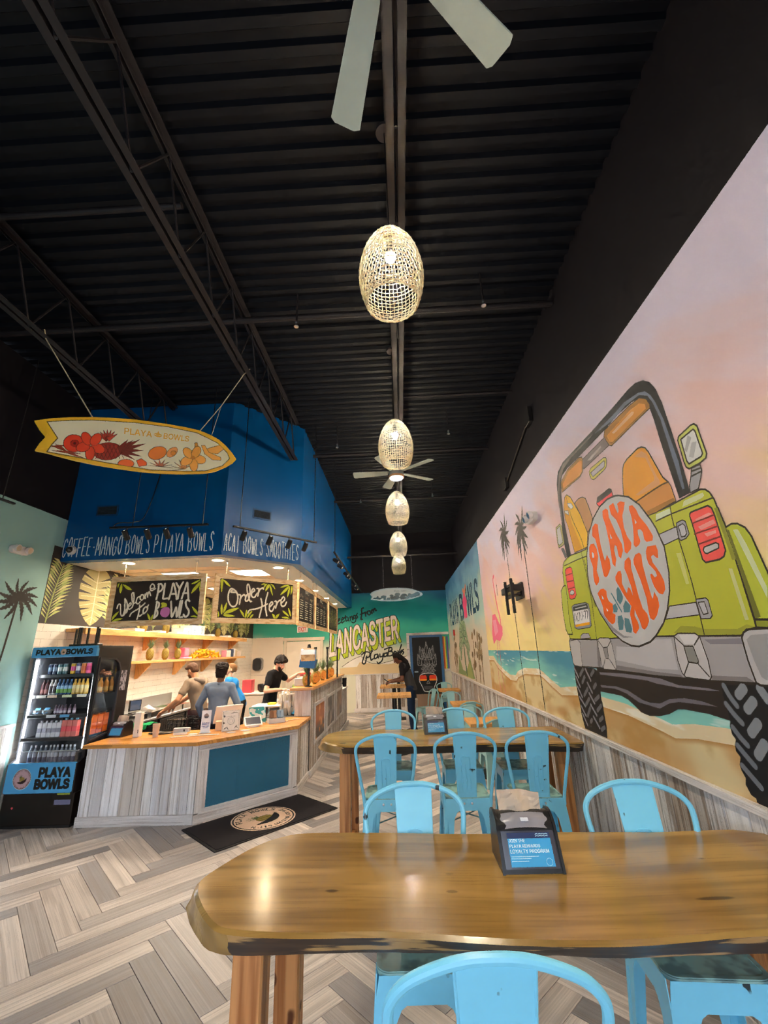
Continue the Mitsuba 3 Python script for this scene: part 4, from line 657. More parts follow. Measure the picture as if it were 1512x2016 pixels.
for i, (px, y) in enumerate([(-0.98, 3.7), (1.02, 3.55), (-0.95, 6.6), (0.95, 6.3), (-.8, 9.5), (.9, 9.3)]):
    t = thing('sprinkler_head', 'small chrome sprinkler head under the roof deck, ' + ['left of the nearest lamp', 'right of the nearest lamp', 'left of the farther ceiling fan', 'right of the farther ceiling fan', 'far left of the third lamp', 'far right of the third lamp'][i], 'sprinkler')
    z = 5.2
    put('drop_pipe', tube([(px, y, ZC), (px, y, z + .03)], .010, 8), 'joist_black', t)
    put('body', xf(lathe([(.012, .05), (.014, .03), (.009, .02), (.009, 0)], 12), t=(px, y, z)), METAL, t)
    put('deflector', xf(lathe([(.002, -.02), (.026, -.022), (.026, -.018), (.002, -.016)], 14), t=(px, y, z)), CHROME, t)
    put('arms', join(tube([(px - .012, y, z + .01), (px - .016, y, z - .01), (px, y, z - .02)], .003, 5), tube([(px + .012, y, z + .01), (px + .016, y, z - .01), (px, y, z - .02)], .003, 5)), METAL, t)

# ------------------------------------------------------------------ woven pendant lamps
def rattan(h=.575, R=.21):
    prof = np.array([(.055, 1.0), (.075, .985), (.12, .9), (.17, .74), (.20, .55), (.21, .38), (.20, .2), (.178, .06), (.165, 0)]); prof = spl(prof, 4)
    def at(s):
        i = s * (len(prof) - 1); k = int(min(i, len(prof) - 2)); return prof[k] + (prof[k + 1] - prof[k]) * (i - k)
    out = []; N = 46; rb = np.random.default_rng(5)
    for j in range(N):
        a = 2 * np.pi * j / N; r0 = .0033
        out.append(tube([((q[0] + .001) * math.cos(a), (q[0] + .001) * math.sin(a), q[1] * h) for q in prof[::2]], r0, 4))
    rings = []
    for k, s in enumerate(np.linspace(.0, 1, 27)):
        q = at(s); P = []
        dbl = k in (0, 6, 10, 15, 20, 26)
        for j in range(N):
            a = 2 * np.pi * j / N; wv = .0028 * (1 if (j + k) % 2 else -1)
            P.append(((q[0] + wv) * math.cos(a), (q[0] + wv) * math.sin(a), q[1] * h + rb.uniform(-.004, .004) * (0 if dbl else 1.6)))
        rings.append(tube(P, .0045 if dbl else .0032, 4, closed=True))
    return join(*out), join(*rings)
ribs, rings = rattan()
scene['rattan'] = {'type': 'principledthin', 'base_color': proc(lambda p, n, uv: mix(C3('f1e6cc'), C3('d2b58c'), smoothstep(.5, .8, fbm(p.x * 60, p.y * 60, p.z * 60, 2)))), 'roughness': .6, 'diff_trans': 1.0}
PD = ['largest and nearest woven egg shaped pendant lamp', 'second woven pendant lamp, just above the ceiling fan', 'third woven pendant lamp, just below the ceiling fan', 'fourth woven pendant lamp from the front', 'smallest and farthest woven pendant lamp, above the blue surfboard']
ZB = 3.92
for i, y in enumerate([2.16, 4.64, 7.13, 9.85, 12.35]):
    x = 0.045 + .002 * i; Mx = place(x, y, ZB)
    t = thing('pendant_lamp', PD[i], 'pendant lamp', 'woven pendant lamps')
    if i == 0: k0 = t
    if i == 0:
        k_r = put('shade', join(ribs), 'rattan', t, smooth=40); k_g = put('weave', rings, 'rattan', t, smooth=40)
        k_c = put('cord', tube([(0, 0, .56), (0, 0, 1.62)], .004, 6), BLACKMETAL, t)
        k_t = put('top_cap', lathe([(.01, .60), (.06, .575), (.058, .565), (.01, .58)], 20), paint('8f6f58', .5), t)
        k_s = put('socket', lathe([(.018, .57), (.022, .50), (.024, .44), (.018, .42)], 16), BLACKMETAL, t, smooth=40)
        k_y = put('canopy', lathe([(.005, 1.66), (.062, 1.655), (.066, 1.635), (.064, 1.62), (.005, 1.62)], 24), paint('3b3436', .4), t, smooth=40)
        k_b = put('bulb', ball(.036, (0, 0, .385), 2, (1, 1, 1.15)), WHITEPLASTIC, t, emitter=emit((1, .84, .62), L_BULB), smooth=True)
        move(t, Mx)
    else:
        for q in [q for q in list(scene) if q.startswith(k0 + '__')]: scene[t + q[len(k0):]] = {**scene[q], 'to_world': Mx}

# ------------------------------------------------------------------ ceiling fans
def fan(x, y, z, a0, label):
    t = thing('ceiling_fan', label, 'ceiling fan')
    put('downrod', tube([(x, y, ZC), (x, y, z + .16)], .013, 10), BLACKMETAL, t, smooth=40)
    put('motor', xf(lathe([(.03, .19), (.06, .16), (.10, .12), (.115, .07), (.11, .03), (.105, .0)], 28), t=(x, y, z)), paint('8d9490', .35, .5, .6), t, smooth=40)
    put('lamp_ring', xf(lathe([(.105, .0), (.118, -.01), (.115, -.035), (.10, -.04)], 28, cap=False), t=(x, y, z)), paint('b98a5e', .4), t, smooth=40)
    for k in range(5):
        a = a0 + 72 * k
        P = Polygon([(.13, -.045), (.20, -.055), (.40, -.066), (.64, -.078), (.655, -.05), (.655, .05), (.64, .072), (.40, .06), (.20, .05), (.13, .045)])
        b = xf(prism(P, .009), rotx(12), (0, 0, .045))
        kb = put('blade', xf(b, rotz(a), (x, y, z)), paint('c3d0c6', .42, .4), t, smooth=30)
        put('bracket', xf(xf(join(box(.09, .2, -.018, .018, .0, .008), box(.17, .2, -.04, .04, 0, .008)), rotx(12), (0, 0, .054)), rotz(a), (x, y, z)), paint('8d9490', .35, .5, .6), kb)
    put('lens', xf(lathe([(.002, -.075), (.05, -.07), (.085, -.055), (.102, -.03)], 24, cap=False), t=(x, y, z)), WHITEPLASTIC, t, emitter=emit((1, .88, .66), L_FAN), smooth=True)
    return t
fan(.05, 5.89, 4.30, 33, 'five blade ceiling fan with a lit lamp between the second and third pendant lamps')
fan(.041, .796, 4.28, 36.7, 'nearest ceiling fan, only two pale blades in view at the top edge')

# ------------------------------------------------------------------ surfboards
US = np.array([.81, .586, 0.0]); US /= np.linalg.norm(US); OB = np.array([-3.127, 3.155, 3.76])
def foiled(g, th, n=5):
    """board with a rounded rail: stacked insets"""
    out = []; m = []
    for i in range(n):
        a = math.pi / 2 * i / (n - 1); m.append((g.buffer(-th * .9 * (1 - math.cos(a))), th * .5 * math.sin(a)))
    lay = [prism(q, z0) for q, z0 in m]
    return out
bp_ = Polygon(pts(BOARD)).buffer(0)
bp_ = bp_.buffer(.006).buffer(-.006)
def board_solid(g, th):
    parts = []; n = 4
    for i in range(n):
        a = math.pi / 2 * i / n; ins = th * .8 * (1 - math.cos(a)); h = th / 2 * math.cos(math.asin(min(1, (i) / n)) ) if False else th / 2 * (1 - i / n)
        parts.append(xf(prism(g.buffer(-ins if i else 0), 2 * (th / 2 * math.sin(math.pi / 2 * (i + 1) / n))), t=(0, 0, -th / 2 * math.sin(math.pi / 2 * (i + 1) / n))))
    return join(*[xf(prism(g.buffer(-th * .55 * k / 3), th * (.5 + .5 * k / 3)), t=(0, 0, -th * (.25 + .25 * k / 3))) for k in range(4)])
t = thing('surfboard', 'yellow and cream fish tail surfboard with printed fruit, hung on ropes at the left', 'surfboard')
put('board', onto(board_solid(bp_, .055), OB, US), paint('e2b42e', .3, .5, 0, .5), t)
inn = Polygon(pts(BOARDIN)).buffer(0)
L = [('6b5a2e', inn.buffer(.004)), ('e6e0c0', inn.buffer(-.004))] + [(c, g.intersection(inn)) for c, g in layers_of(ART, '3a1a12')]
pq = pts(PLAYAQ); bl, br, tr, tl = [np.array(q) for q in pq]
def sub(a, b): return [bl + (br - bl) * a, bl + (br - bl) * b, tl + (tr - tl) * b, tl + (tr - tl) * a]
L += [('d9a838', text_quad('PLAYA', sub(0, .41))), ('d9a838', text_quad('BOWLS', sub(.59, 1)))]
c_ = (bl + br + tr + tl) / 4
L += [('d9a838', affinity.scale(Point(*c_).buffer(1), .035, .022)), ('e6e0c0', sbox(c_[0] - .03, c_[1] - .004, c_[0] + .03, c_[1] + .002)), ('d9a838', LineString([(c_[0], c_[1]), (c_[0], c_[1] + .035)]).buffer(.006))]
put_picture('printed_deck', L, (OB + np.cross(US, [0, 0, 1]) * .0285, US), t, 'cream deck printed with red to amber fruit and flowers and the words PLAYA BOWLS', m=PRINT)
def rope(label, P, r=.006):
    solo('rope', label, 'rope', tube(P, r, 6), paint('b9ac90', .8, .2), smooth=60)
pt = lambda a, b, out=0: OB + US * a + np.array([0, 0, b]) + np.cross(US, [0, 0, 1]) * out
rope('rope from the left joist to the tail of the yellow surfboard', [pt(.41, .10, -.03), pt(.40, .225, 0), (-3.39, 3.33, 4.86), (-3.40, 3.30, 4.95)])
rope('rope from the middle joist to the nose of the yellow surfboard', [pt(1.36, .22, -.03), pt(1.346, .345, 0), pt(1.53, .70, 0), (-1.66, 4.05, 4.86), (-1.60, 4.07, 4.95)])
rope('second thin rope behind the nose of the yellow surfboard', [pt(1.47, .22, .0), pt(1.46, .30, 0), pt(1.53, .70, 0)], .004)
# small blue board by the back wall
def at13(px, pz): return np.array([px, 0, pz])
sb = [(-.93, 3.70), (-.80, 3.79), (-.45, 3.865), (0, 3.875), (.40, 3.83), (.70, 3.72), (.80, 3.62), (.62, 3.535), (.3, 3.47), (-.1, 3.44), (-.5, 3.455), (-.8, 3.50), (-.94, 3.52), (-.87, 3.61)]
sb = [((x) * .928, 1.81 + (z - 1.95) * .928 ) for x, z in sb]
g = Polygon(spl(sb[:13], 5)[:-1].tolist() + [sb[13]]).buffer(0).buffer(.01).buffer(-.01)
t = thing('surfboard', 'small pale blue surfboard with dark wave print, hung before the back wall', 'surfboard')
put('board', onto(board_solid(g, .05), (0, 13.0, 0), (1, 0, 0)), paint('a9c6d6', .35, .5), t)
inn = g.buffer(-.035); rr = random.Random(2); L = [('c9d8de', inn)]
for k in range(60):
    x = rr.uniform(-.75, .68); z = 3.32 + .05 * x + rr.uniform(-.09, .07) * (1.1 - abs(x)); L.append((['24404f', '2f5468', '1d3340'][k % 3], affinity.scale(Point(x, z).buffer(1, quad_segs=3), rr.uniform(.03, .09), rr.uniform(.02, .05)).intersection(inn)))
L.append(('39677f', Polygon([(.2, 3.27), (.45, 3.4), (.62, 3.47), (.68, 3.40), (.5, 3.30)]).intersection(inn)))
L += [('7d9aa8', text_size('PLAYA', .17, .04, -.12, 3.47)), ('7d9aa8', text_size('BOWLS', .17, .04, .10, 3.47))]
put_picture('printed_deck', L, ((0, 12.972, 0), (1, 0, 0)), t, 'pale deck printed with dark foliage and a wave and the words PLAYA BOWLS', m=PRINT)
for i, x in enumerate((-.44, .445)):
    solo('hanging_wire', ['left', 'right'][i] + ' wire of the small blue surfboard', 'wire', tube([(x, 13.0, 3.52), (x, 13.0, 4.6)], .004, 6), paint('8c8c90', .4, .5, .6))

# ------------------------------------------------------------------ track lights
def track(label, p0, p1, heads, aim, L=L_SPOT, drops=(), col=NEUTRAL, hl=''):
    p0, p1 = np.array(p0), np.array(p1); d = (p1 - p0) / np.linalg.norm(p1 - p0); s = np.cross(d, [0, 0, 1.0])
    t = thing('track_light', label, 'track light')
    m = box(0, np.linalg.norm(p1 - p0), -.018, .018, -.012, .012, .003)
    put('rail', onto((m[0][:, [0, 2, 1]] * [1, 1, -1], m[1]), p0, d), BLACKMETAL, t)
    for a, zt in drops: q = p0 + d * a; put('drop_rod', tube([q, (q[0], q[1], zt)], .006, 6), BLACKMETAL, t)
    for i, a in enumerate(heads):
        q = p0 + d * a; ax = np.array(aim(i) if callable(aim) else aim, float); ax /= np.linalg.norm(ax)
        c = q + np.array([0, 0, -.115]); u = np.cross(ax, [0, 0, 1.0]); u /= np.linalg.norm(u); v_ = np.cross(u, ax) * -1
        R = np.column_stack([u, np.cross(ax, u), ax])
        h = put('spot_head', xf(lathe([(.012, -.075), (.034, -.07), (.036, -.05), (.037, .06), (.034, .06), (.032, .045)], 20, cap=False), R, c), BLACKMETAL, t, smooth=40)
        put('yoke', tube([q + [0, 0, -.01], q + [0, 0, -.06], c - ax * .02], .008, 6), BLACKMETAL, h)
        put('lamp', xf(lathe([(.001, .048), (.032, .046)], 18, cap=False), R, c), WHITEPLASTIC, h, emitter=emit(col, L))
    return t
track('black track with four spot heads in front of the words MANGO and PITAYA', (-3.857, 5.35, 3.50), (-2.508, 5.35, 3.49), (.24, .54, .80, 1.12), (0.05, .62, -.75), L=L_SPOT * 2.2, drops=((.31, ZC), (1.27, ZC)))
track('black track with four spot heads slanting in front of the words ACAI BOWLS SMOOTHIES', (-2.236, 5.52, 3.5), (-1.29, 6.62, 3.5), (.16, .58, .92, 1.22), (-.45, .42, -.78), L=L_SPOT * 2.2, drops=((.10, ZC), (1.40, ZC)))
track('black track with lit spot heads running along the right side of the blue bulkhead', (-1.2, 7.93, 3.63), (-1.2, 13.7, 3.63), (.3, .9, 1.9, 2.3, 3.6, 4.3), (.75, -.25, -.5), L=L_SPOT * 1.6, drops=((.1, ZC), (3.0, ZC)))
track('end of a black track under the dark wall at the far left edge', (-4.6, 2.9, 3.60), (-4.6, 4.66, 3.64), (.2, .75), (-.5, -.1, -.8), L=L_SPOT * .15, drops=((1.6, ZC),))
solo('power_cable', 'thin black cable looping from the left track up the blue bulkhead', 'cable', tube(spl([(-3.82, 5.36, 3.52), (-3.78, 5.40, 3.58), (-3.60, 5.45, 3.60), (-3.55, 5.6, 3.75), (-3.50, 5.73, 4.4), (-3.44, 5.735, 5.0)], 6), .007, 6), BLACKMETAL)
solo('wall_conduit', 'black conduit with a junction box on the dark wall above the mural', 'conduit', join(tube([(1.87, 5.15, 4.72), (1.87, 6.6, 4.35)], .018, 8), box(1.83, 1.885, 5.0, 5.2, 4.62, 4.84, .006), box(1.83, 1.885, 6.5, 6.68, 4.26, 4.44, .006)), BLACKMETAL)

# ------------------------------------------------------------------ bar stools of folded blue metal
def stool_parts(seat_z=.705, top_z=1.17, half=.178, flare=.235, lean=.12, hoop=.235):
    P = {}
    def face(poly, th=.003):
        """plates for the four tilted sides; poly is in (x, z) measured down the slope"""
        out = []
        for k in range(4):
            out.append(poly)
        return out
    tilt = math.degrees(math.atan((flare - half) / seat_z))
    def side(poly, k, th=.0035):
        m = prism(poly, th); m = (m[0][:, [0, 2, 1]] * [1, -1, 1], m[1][:, ::-1] if False else m[1])   # x, -thickness, z
        v = m[0].copy(); v[:, 1] += half + (seat_z - v[:, 2]) * (flare - half) / seat_z
        return v @ rotz(90 * k).T, m[1]
    sk = .62 if seat_z > .6 else seat_z - .085
    e = lambda z: half + (seat_z - z) * (flare - half) / seat_z
    w_in = e(sk) - .085
    skirt = Polygon([(-e(seat_z) + .012, seat_z - .006), (e(seat_z) - .012, seat_z - .006), (e(sk), sk), (-e(sk), sk)])
    ro = Polygon([(-w_in - .02, sk), (w_in + .02, sk), (w_in + .02, sk - .1), (-w_in - .02, sk - .1)])
    P['skirt'] = [join(*[side(skirt, k) for k in range(4)])]
    legs = []
    for k in range(4):
        right = Polygon([(e(sk), sk), (e(0), 0), (e(0) - .042, 0), (w_in + .012, sk - .05), (w_in - .01, sk - .012), (w_in - .03, sk)])
        left = affinity.scale(right, -1, 1, origin=(0, 0))
        rib = tube([(e(.55) - .028, e(.55) - .001, .55), (e(.06) - .028, e(.06) - .001, .06)], .005, 5) if seat_z > .6 else None
        foot = box(e(0) - .05, e(0) + .006, e(0) - .05, e(0) + .006, 0, .02, .003)
        ms = [side(right, k), side(left, (k + 3) % 4)]
        ms.append(xf(foot, rotz(90 * k)))
        if rib: ms.append(xf(rib, rotz(90 * k)))
        legs.append(join(*ms))
    P['leg'] = legs
    zb = .27 if seat_z > .6 else .16
    P['stretcher'] = [tube([(-e(zb) + .02, -e(zb) + .02, zb), (e(zb) - .02, e(zb) - .02, zb)], .006, 6), tube([(e(zb) - .02, -e(zb) + .02, zb + .013), (-e(zb) + .02, e(zb) - .02, zb + .013)], .006, 6)]
    g = rrect(2 * half, 2 * half, .05); lay = [(g, 0, .006), (g.buffer(-.006), .006, .006)]
    rim = g.difference(g.buffer(-.022))
    P['seat'] = [join(xf(prism(g, .012), t=(0, 0, seat_z - .012)), xf(prism(rim.buffer(-.003), .005), t=(0, 0, seat_z - .001)))]
    y0 = -half + .006
    def by(z): return y0 - lean * ((z - seat_z) / (top_z - seat_z)) ** 1.15
    zt = top_z; k_ = hoop / .235
    xs = [(.176, seat_z - .05), (.184, seat_z + .02), (.205, seat_z + .14 * k_), (.226 * k_, seat_z + .27 * k_), (hoop, zt - .125), (hoop - .008, zt - .082), (hoop - .045, zt - .045), (hoop - .11, zt - .018), (.06, zt - .003), (0, zt)]
    hp = [(x, by(max(z, seat_z)), z) for x, z in xs]; full = hp + [(-x, y, z) for x, y, z in hp[-2::-1]]
    P['back_hoop'] = [tube(spl(full, 4), .0125, 10)]
    zs = np.linspace(seat_z - .03, zt - .012, 9); wb, wt = .068, .088
    sp = Polygon([(-wb, zs[0]), (wb, zs[0]), (wt, zs[-1] - .006), (wt * .5, zs[-1]), (-wt * .5, zs[-1]), (-wt, zs[-1] - .006)])
    strips = []
    for a, b in zip(zs[:-1], zs[1:]): strips.append(sp.intersection(sbox(-1, a, 1, b)))
    m = prism(unary_union(strips), .0035); m = join(*[prism(s, .0035) for s in strips])
    v = np.column_stack([m[0][:, 0], m[0][:, 2], m[0][:, 1]]); v[:, 1] += np.array([by(max(z, seat_z)) for z in v[:, 2]]) - .001
    zc0, zc1 = seat_z + .05, seat_z + .62 * (zt - seat_z)
    U = [(-.030, zc0), (-.033, zc1 - .04), (-.026, zc1), (.026, zc1), (.033, zc1 - .04), (.030, zc0)]
    emb = [tube([(x, by(z) + s, z) for x, z in spl(U, 3)], .0035, 5) for s in (-.003, .004)]
    mid = [tube([(0, by(z) + s, z) for z in (zc0, zc0 + .12, zc1 - .05)], [.006, .005, .002], 5) for s in (-.002, .003)]
    fl = [tube([(s * (wb + (wt - wb) * (z - zs[0]) / (zs[-1] - zs[0])), by(max(z, seat_z)), z) for z in zs], .004, 5) for s in (-1, 1)]
    P['back_splat'] = [join((v, m[1][:, ::-1]), *emb, *mid, *fl)]
    P['bolt'] = [xf(lathe([(.001, .006), (.008, .005), (.009, 0)], 10, cap=False), rotx(90), (s * .03, -half - .012, seat_z - .035)) for s in (-1, 1)]
    return P
def stool(name, label, cat, P, group, blue='stool_blue_metal', seat='seat_worn_metal'):
    t = thing(name, label, cat, group)
    for k in ('seat', 'skirt', 'leg', 'stretcher', 'back_hoop', 'back_splat', 'bolt'):
        for m in P[k]: put(k, m, {'seat': seat, 'bolt': CHROME, 'stretcher': paint('6d8f98', .4)}.get(k, blue), t, smooth=35, label='worn grey green seat' if k == 'seat' else None)
    return t
SP = stool_parts()
spots = [(.172, 1.46, 0, 'nearest bar stool, its pale blue back cut by the bottom edge of the photo'),
         (.035, 2.13, 180, 'blue bar stool across the nearest table, left of the napkin dispenser'),
         (1.05, 2.07, 180, 'blue bar stool across the nearest table, right of the napkin dispenser by the wall'),
         (-.155, 3.99, 0, 'left blue bar stool of three with backs to us at the second table'),
         (.465, 3.97, 0, 'middle blue bar stool of three with backs to us at the second table'),
         (1.01, 3.93, 0, 'right blue bar stool of three with backs to us at the second table'),
         (-.115, 4.80, 180, 'left bar stool on the far side of the second table'),
         (.56, 4.80, 180, 'middle bar stool on the far side of the second table, right of its napkin dispenser'),
         (1.085, 4.72, 180, 'right bar stool on the far side of the second table, nearest the wall')]
s0 = None
for x, y, rz, lab in spots:
    M_ = place(x, y, 0, rz + {.035: 1, 1.05: -4}.get(x, 0))
    if s0 is None: s0 = stool('bar_stool', lab, 'stool', SP, 'blue metal bar stools'); move(s0, M_)
    else: copy(s0, lab, M_)
# low chairs at the back
CP = stool_parts(.45, .84, .178, .215, .10, .215)
c0 = None
for x, y, rz, lab in [(1.10, 7.78, 174, 'low pale blue chair at the wall table just behind the second high table'), (1.27, 6.72, 6, 'low pale blue chair with its back to us at the nearest wall table'),
                      (1.10, 10.32, 180, 'low grey green chair facing us across the middle wall table'), (1.25, 8.78, 0, 'low chair with its back to us at the middle wall table'),
                      (1.22, 13.1, 180, 'farthest low chair behind the last wall table'), (.55, 11.2, 118, 'low chair turned sideways in front of the chalkboard door')]:
    M_ = place(x, y, 0, rz)
    if c0 is None: c0 = stool('metal_chair', lab, 'chair', CP, 'low metal chairs along the wall', blue=paint('8fbfc4', .4), seat=paint('7f9f9c', .45)); move(c0, M_)
    else: copy(c0, lab, M_)

# ------------------------------------------------------------------ live edge tables
def table(top, bottom, z, legs, label):
    t = thing('high_table', label, 'table')
    g = Polygon(spl(top, 3, closed=True)).buffer(0); b = Polygon(spl(bottom, 3, closed=True)).buffer(0)
    wallclip = sbox(-3, 0, XR - .002, 20); g, b = g.intersection(wallclip), b.intersection(wallclip)
    n = 220
    def ring(q): L_ = q.exterior.length; return np.array([q.exterior.interpolate(L_ * i / n).coords[0] for i in range(n)])
    rg = ring(g if g.exterior.is_ccw else Polygon(g.exterior.coords[::-1]))
    rb = np.array([b.exterior.interpolate(b.exterior.project(Point(*p))).coords[0] for p in rg])
    rs = [(ring_, zz) for ring_, zz in ((np.array([g.buffer(-.012).exterior.interpolate(g.buffer(-.012).exterior.project(Point(*p))).coords[0] for p in rg]), z), (rg, z - .010))]
    th = .072
    edge = []
    for k, s in enumerate(np.linspace(0, 1, 6)):
        q = rg * (1 - s) + rb * s; wob = meshkit.fbm(np.column_stack([q * 7, np.full(n, s * 3)]), 3)[:, None] - .5
        nrm = q - np.array(g.centroid.coords[0]); nrm /= np.linalg.norm(nrm, axis=1, keepdims=True)
        edge.append(np.column_stack([q + nrm * wob * (.020 if 0 < k else 0) * (q[:, :1] < XR - .02), np.full(n, z - .010 - th * s)]))
    inner = np.column_stack([rs[0][0], np.full(n, z)])
    topf = flatmesh(Polygon(rs[0][0])); v = topf[0].copy(); v[:, 2] = z
    f2 = []
    for i in range(n):
        j = (i + 1) % n; f2 += [[i, n + j, j], [i, n + i, n + j]]
    lip = (np.vstack([inner, edge[0]]), np.array(f2))
    put('tabletop', join((v, topf[1]), (lip[0], lip[1][:, ::-1])), 'table_slab_wood', t, smooth=50)
    front, end = [], []
    ev = np.vstack(edge)
    for k in range(5):
        for i in range(n):
            j = (i + 1) % n; tri = [[k * n + i, (k + 1) * n + j, k * n + j], [k * n + i, (k + 1) * n + i, (k + 1) * n + j]]
            yy = (edge[0][i][1] + edge[0][j][1]) / 2; xx = edge[0][i][0]
            (front if yy < g.centroid.y - .16 and xx > g.bounds[0] + .22 else end).extend(tri)
    for nm, fl, mm in (('bark_edge', front, 'live_edge_bark'), ('edge', end, 'table_slab_wood')):
        fa = np.array(fl)[:, ::-1]; u = np.unique(fa); mp = np.zeros(len(ev), int); mp[u] = np.arange(len(u)); put(nm, (ev[u], mp[fa]), mm, t, smooth=50, label='dark live edge with bark' if nm == 'bark_edge' else None)
    bf = flatmesh(Polygon(edge[-1][:, :2]).buffer(0)); vb = bf[0].copy(); vb[:, 2] = z - .010 - th
    put('underside', (vb, bf[1][:, ::-1]), 'table_slab_wood', t)
    for x, y in legs: put('leg', box(x - .05, x + .05, y - .05, y + .05, 0, z - .07, .006), 'post_wood', t, label='square timber post')
    xs_ = sorted({x for x, _ in legs})
    for x in xs_: put('foot_rail', box(x - .03, x + .03, min(y for _, y in legs), max(y for _, y in legs), .06, .15, .005), 'post_wood', t)
    return t
table([(-.815, 1.98), (-.76, 2.13), (-.69, 2.26), (-.60, 2.345), (-.47, 2.385), (-.09, 2.365), (.28, 2.33), (.72, 2.325), (1.1, 2.30), (1.58, 2.25), (1.60, 1.61), (1.03, 1.59), (.83, 1.572), (.6, 1.554), (.28, 1.568), (-.07, 1.612), (-.35, 1.614), (-.58, 1.64), (-.66, 1.69), (-.75, 1.80), (-.805, 1.9)],
      [(-.865, 2.0), (-.80, 2.16), (-.70, 2.29), (-.60, 2.365), (-.47, 2.40), (-.09, 2.375), (.28, 2.34), (.72, 2.34), (1.1, 2.31), (1.58, 2.26), (1.60, 1.665), (1.06, 1.65), (.67, 1.64), (.42, 1.65), (-.05, 1.68), (-.36, 1.68), (-.61, 1.683), (-.72, 1.765), (-.81, 1.88), (-.855, 1.95)],
      .99, [(-.54, 1.78), (-.52, 2.24), (1.42, 1.78), (1.42, 2.22)], 'nearest high table, a long glossy live edge slab on timber posts')
table([(-.82, 4.72), (-.79, 4.93), (-.66, 5.06), (-.46, 5.10), (.25, 5.0), (.85, 5.0), (1.43, 4.96), (1.6, 4.93), (1.6, 4.19), (1.24, 4.17), (.86, 4.20), (.14, 4.227), (-.30, 4.25), (-.56, 4.285), (-.72, 4.42), (-.80, 4.58)],
      [(-.86, 4.74), (-.82, 4.95), (-.68, 5.08), (-.46, 5.12), (.25, 5.02), (.85, 5.02), (1.43, 4.98), (1.6, 4.95), (1.6, 4.25), (1.24, 4.24), (.86, 4.27), (.14, 4.30), (-.30, 4.33), (-.56, 4.37), (-.75, 4.48), (-.84, 4.62)],
      .99, [(-.56, 4.45), (-.54, 4.92), (1.42, 4.40), (1.42, 4.9)], 'second high table, a live edge slab on timber posts with three stools before it')
# small tables farther back
def pedestal(x, y, w, d, z, label, base='b'):
    t = thing('pedestal_table', label, 'table')
    put('tabletop', box(x - w / 2, x + w / 2, y - d / 2, y + d / 2, z - .05, z, .006), 'shelf_wood', t)
    put('column', tube([(x, y, .02), (x, y, z - .05)], .045, 14), BLACKMETAL, t, smooth=40)
    put('top_plate', box(x - .12, x + .12, y - .12, y + .12, z - .065, z - .05), BLACKMETAL, t)
    put('base', xf(lathe([(.27, 0), (.27, .012), (.06, .035), (.05, .06)], 24), t=(x, y, 0)), BLACKMETAL, t, smooth=40)
pedestal(-.16, 8.75, .64, .60, 1.0, 'nearest of the high square tables beside the standing customer')
pedestal(-.20, 10.85, .64, .60, 1.0, 'high square table on which the standing customer leans')
pedestal(-.10, 12.7, .60, .60, 1.0, 'farthest high square table before the white board wall')
for x, y, lab in [(1.25, 7.2, 'nearest low table against the right wall'), (1.27, 9.45, 'middle low table against the right wall'), (1.27, 12.5, 'farthest low table against the right wall, near the door')]:
    pedestal(x, y, .56, .62, .73, lab)

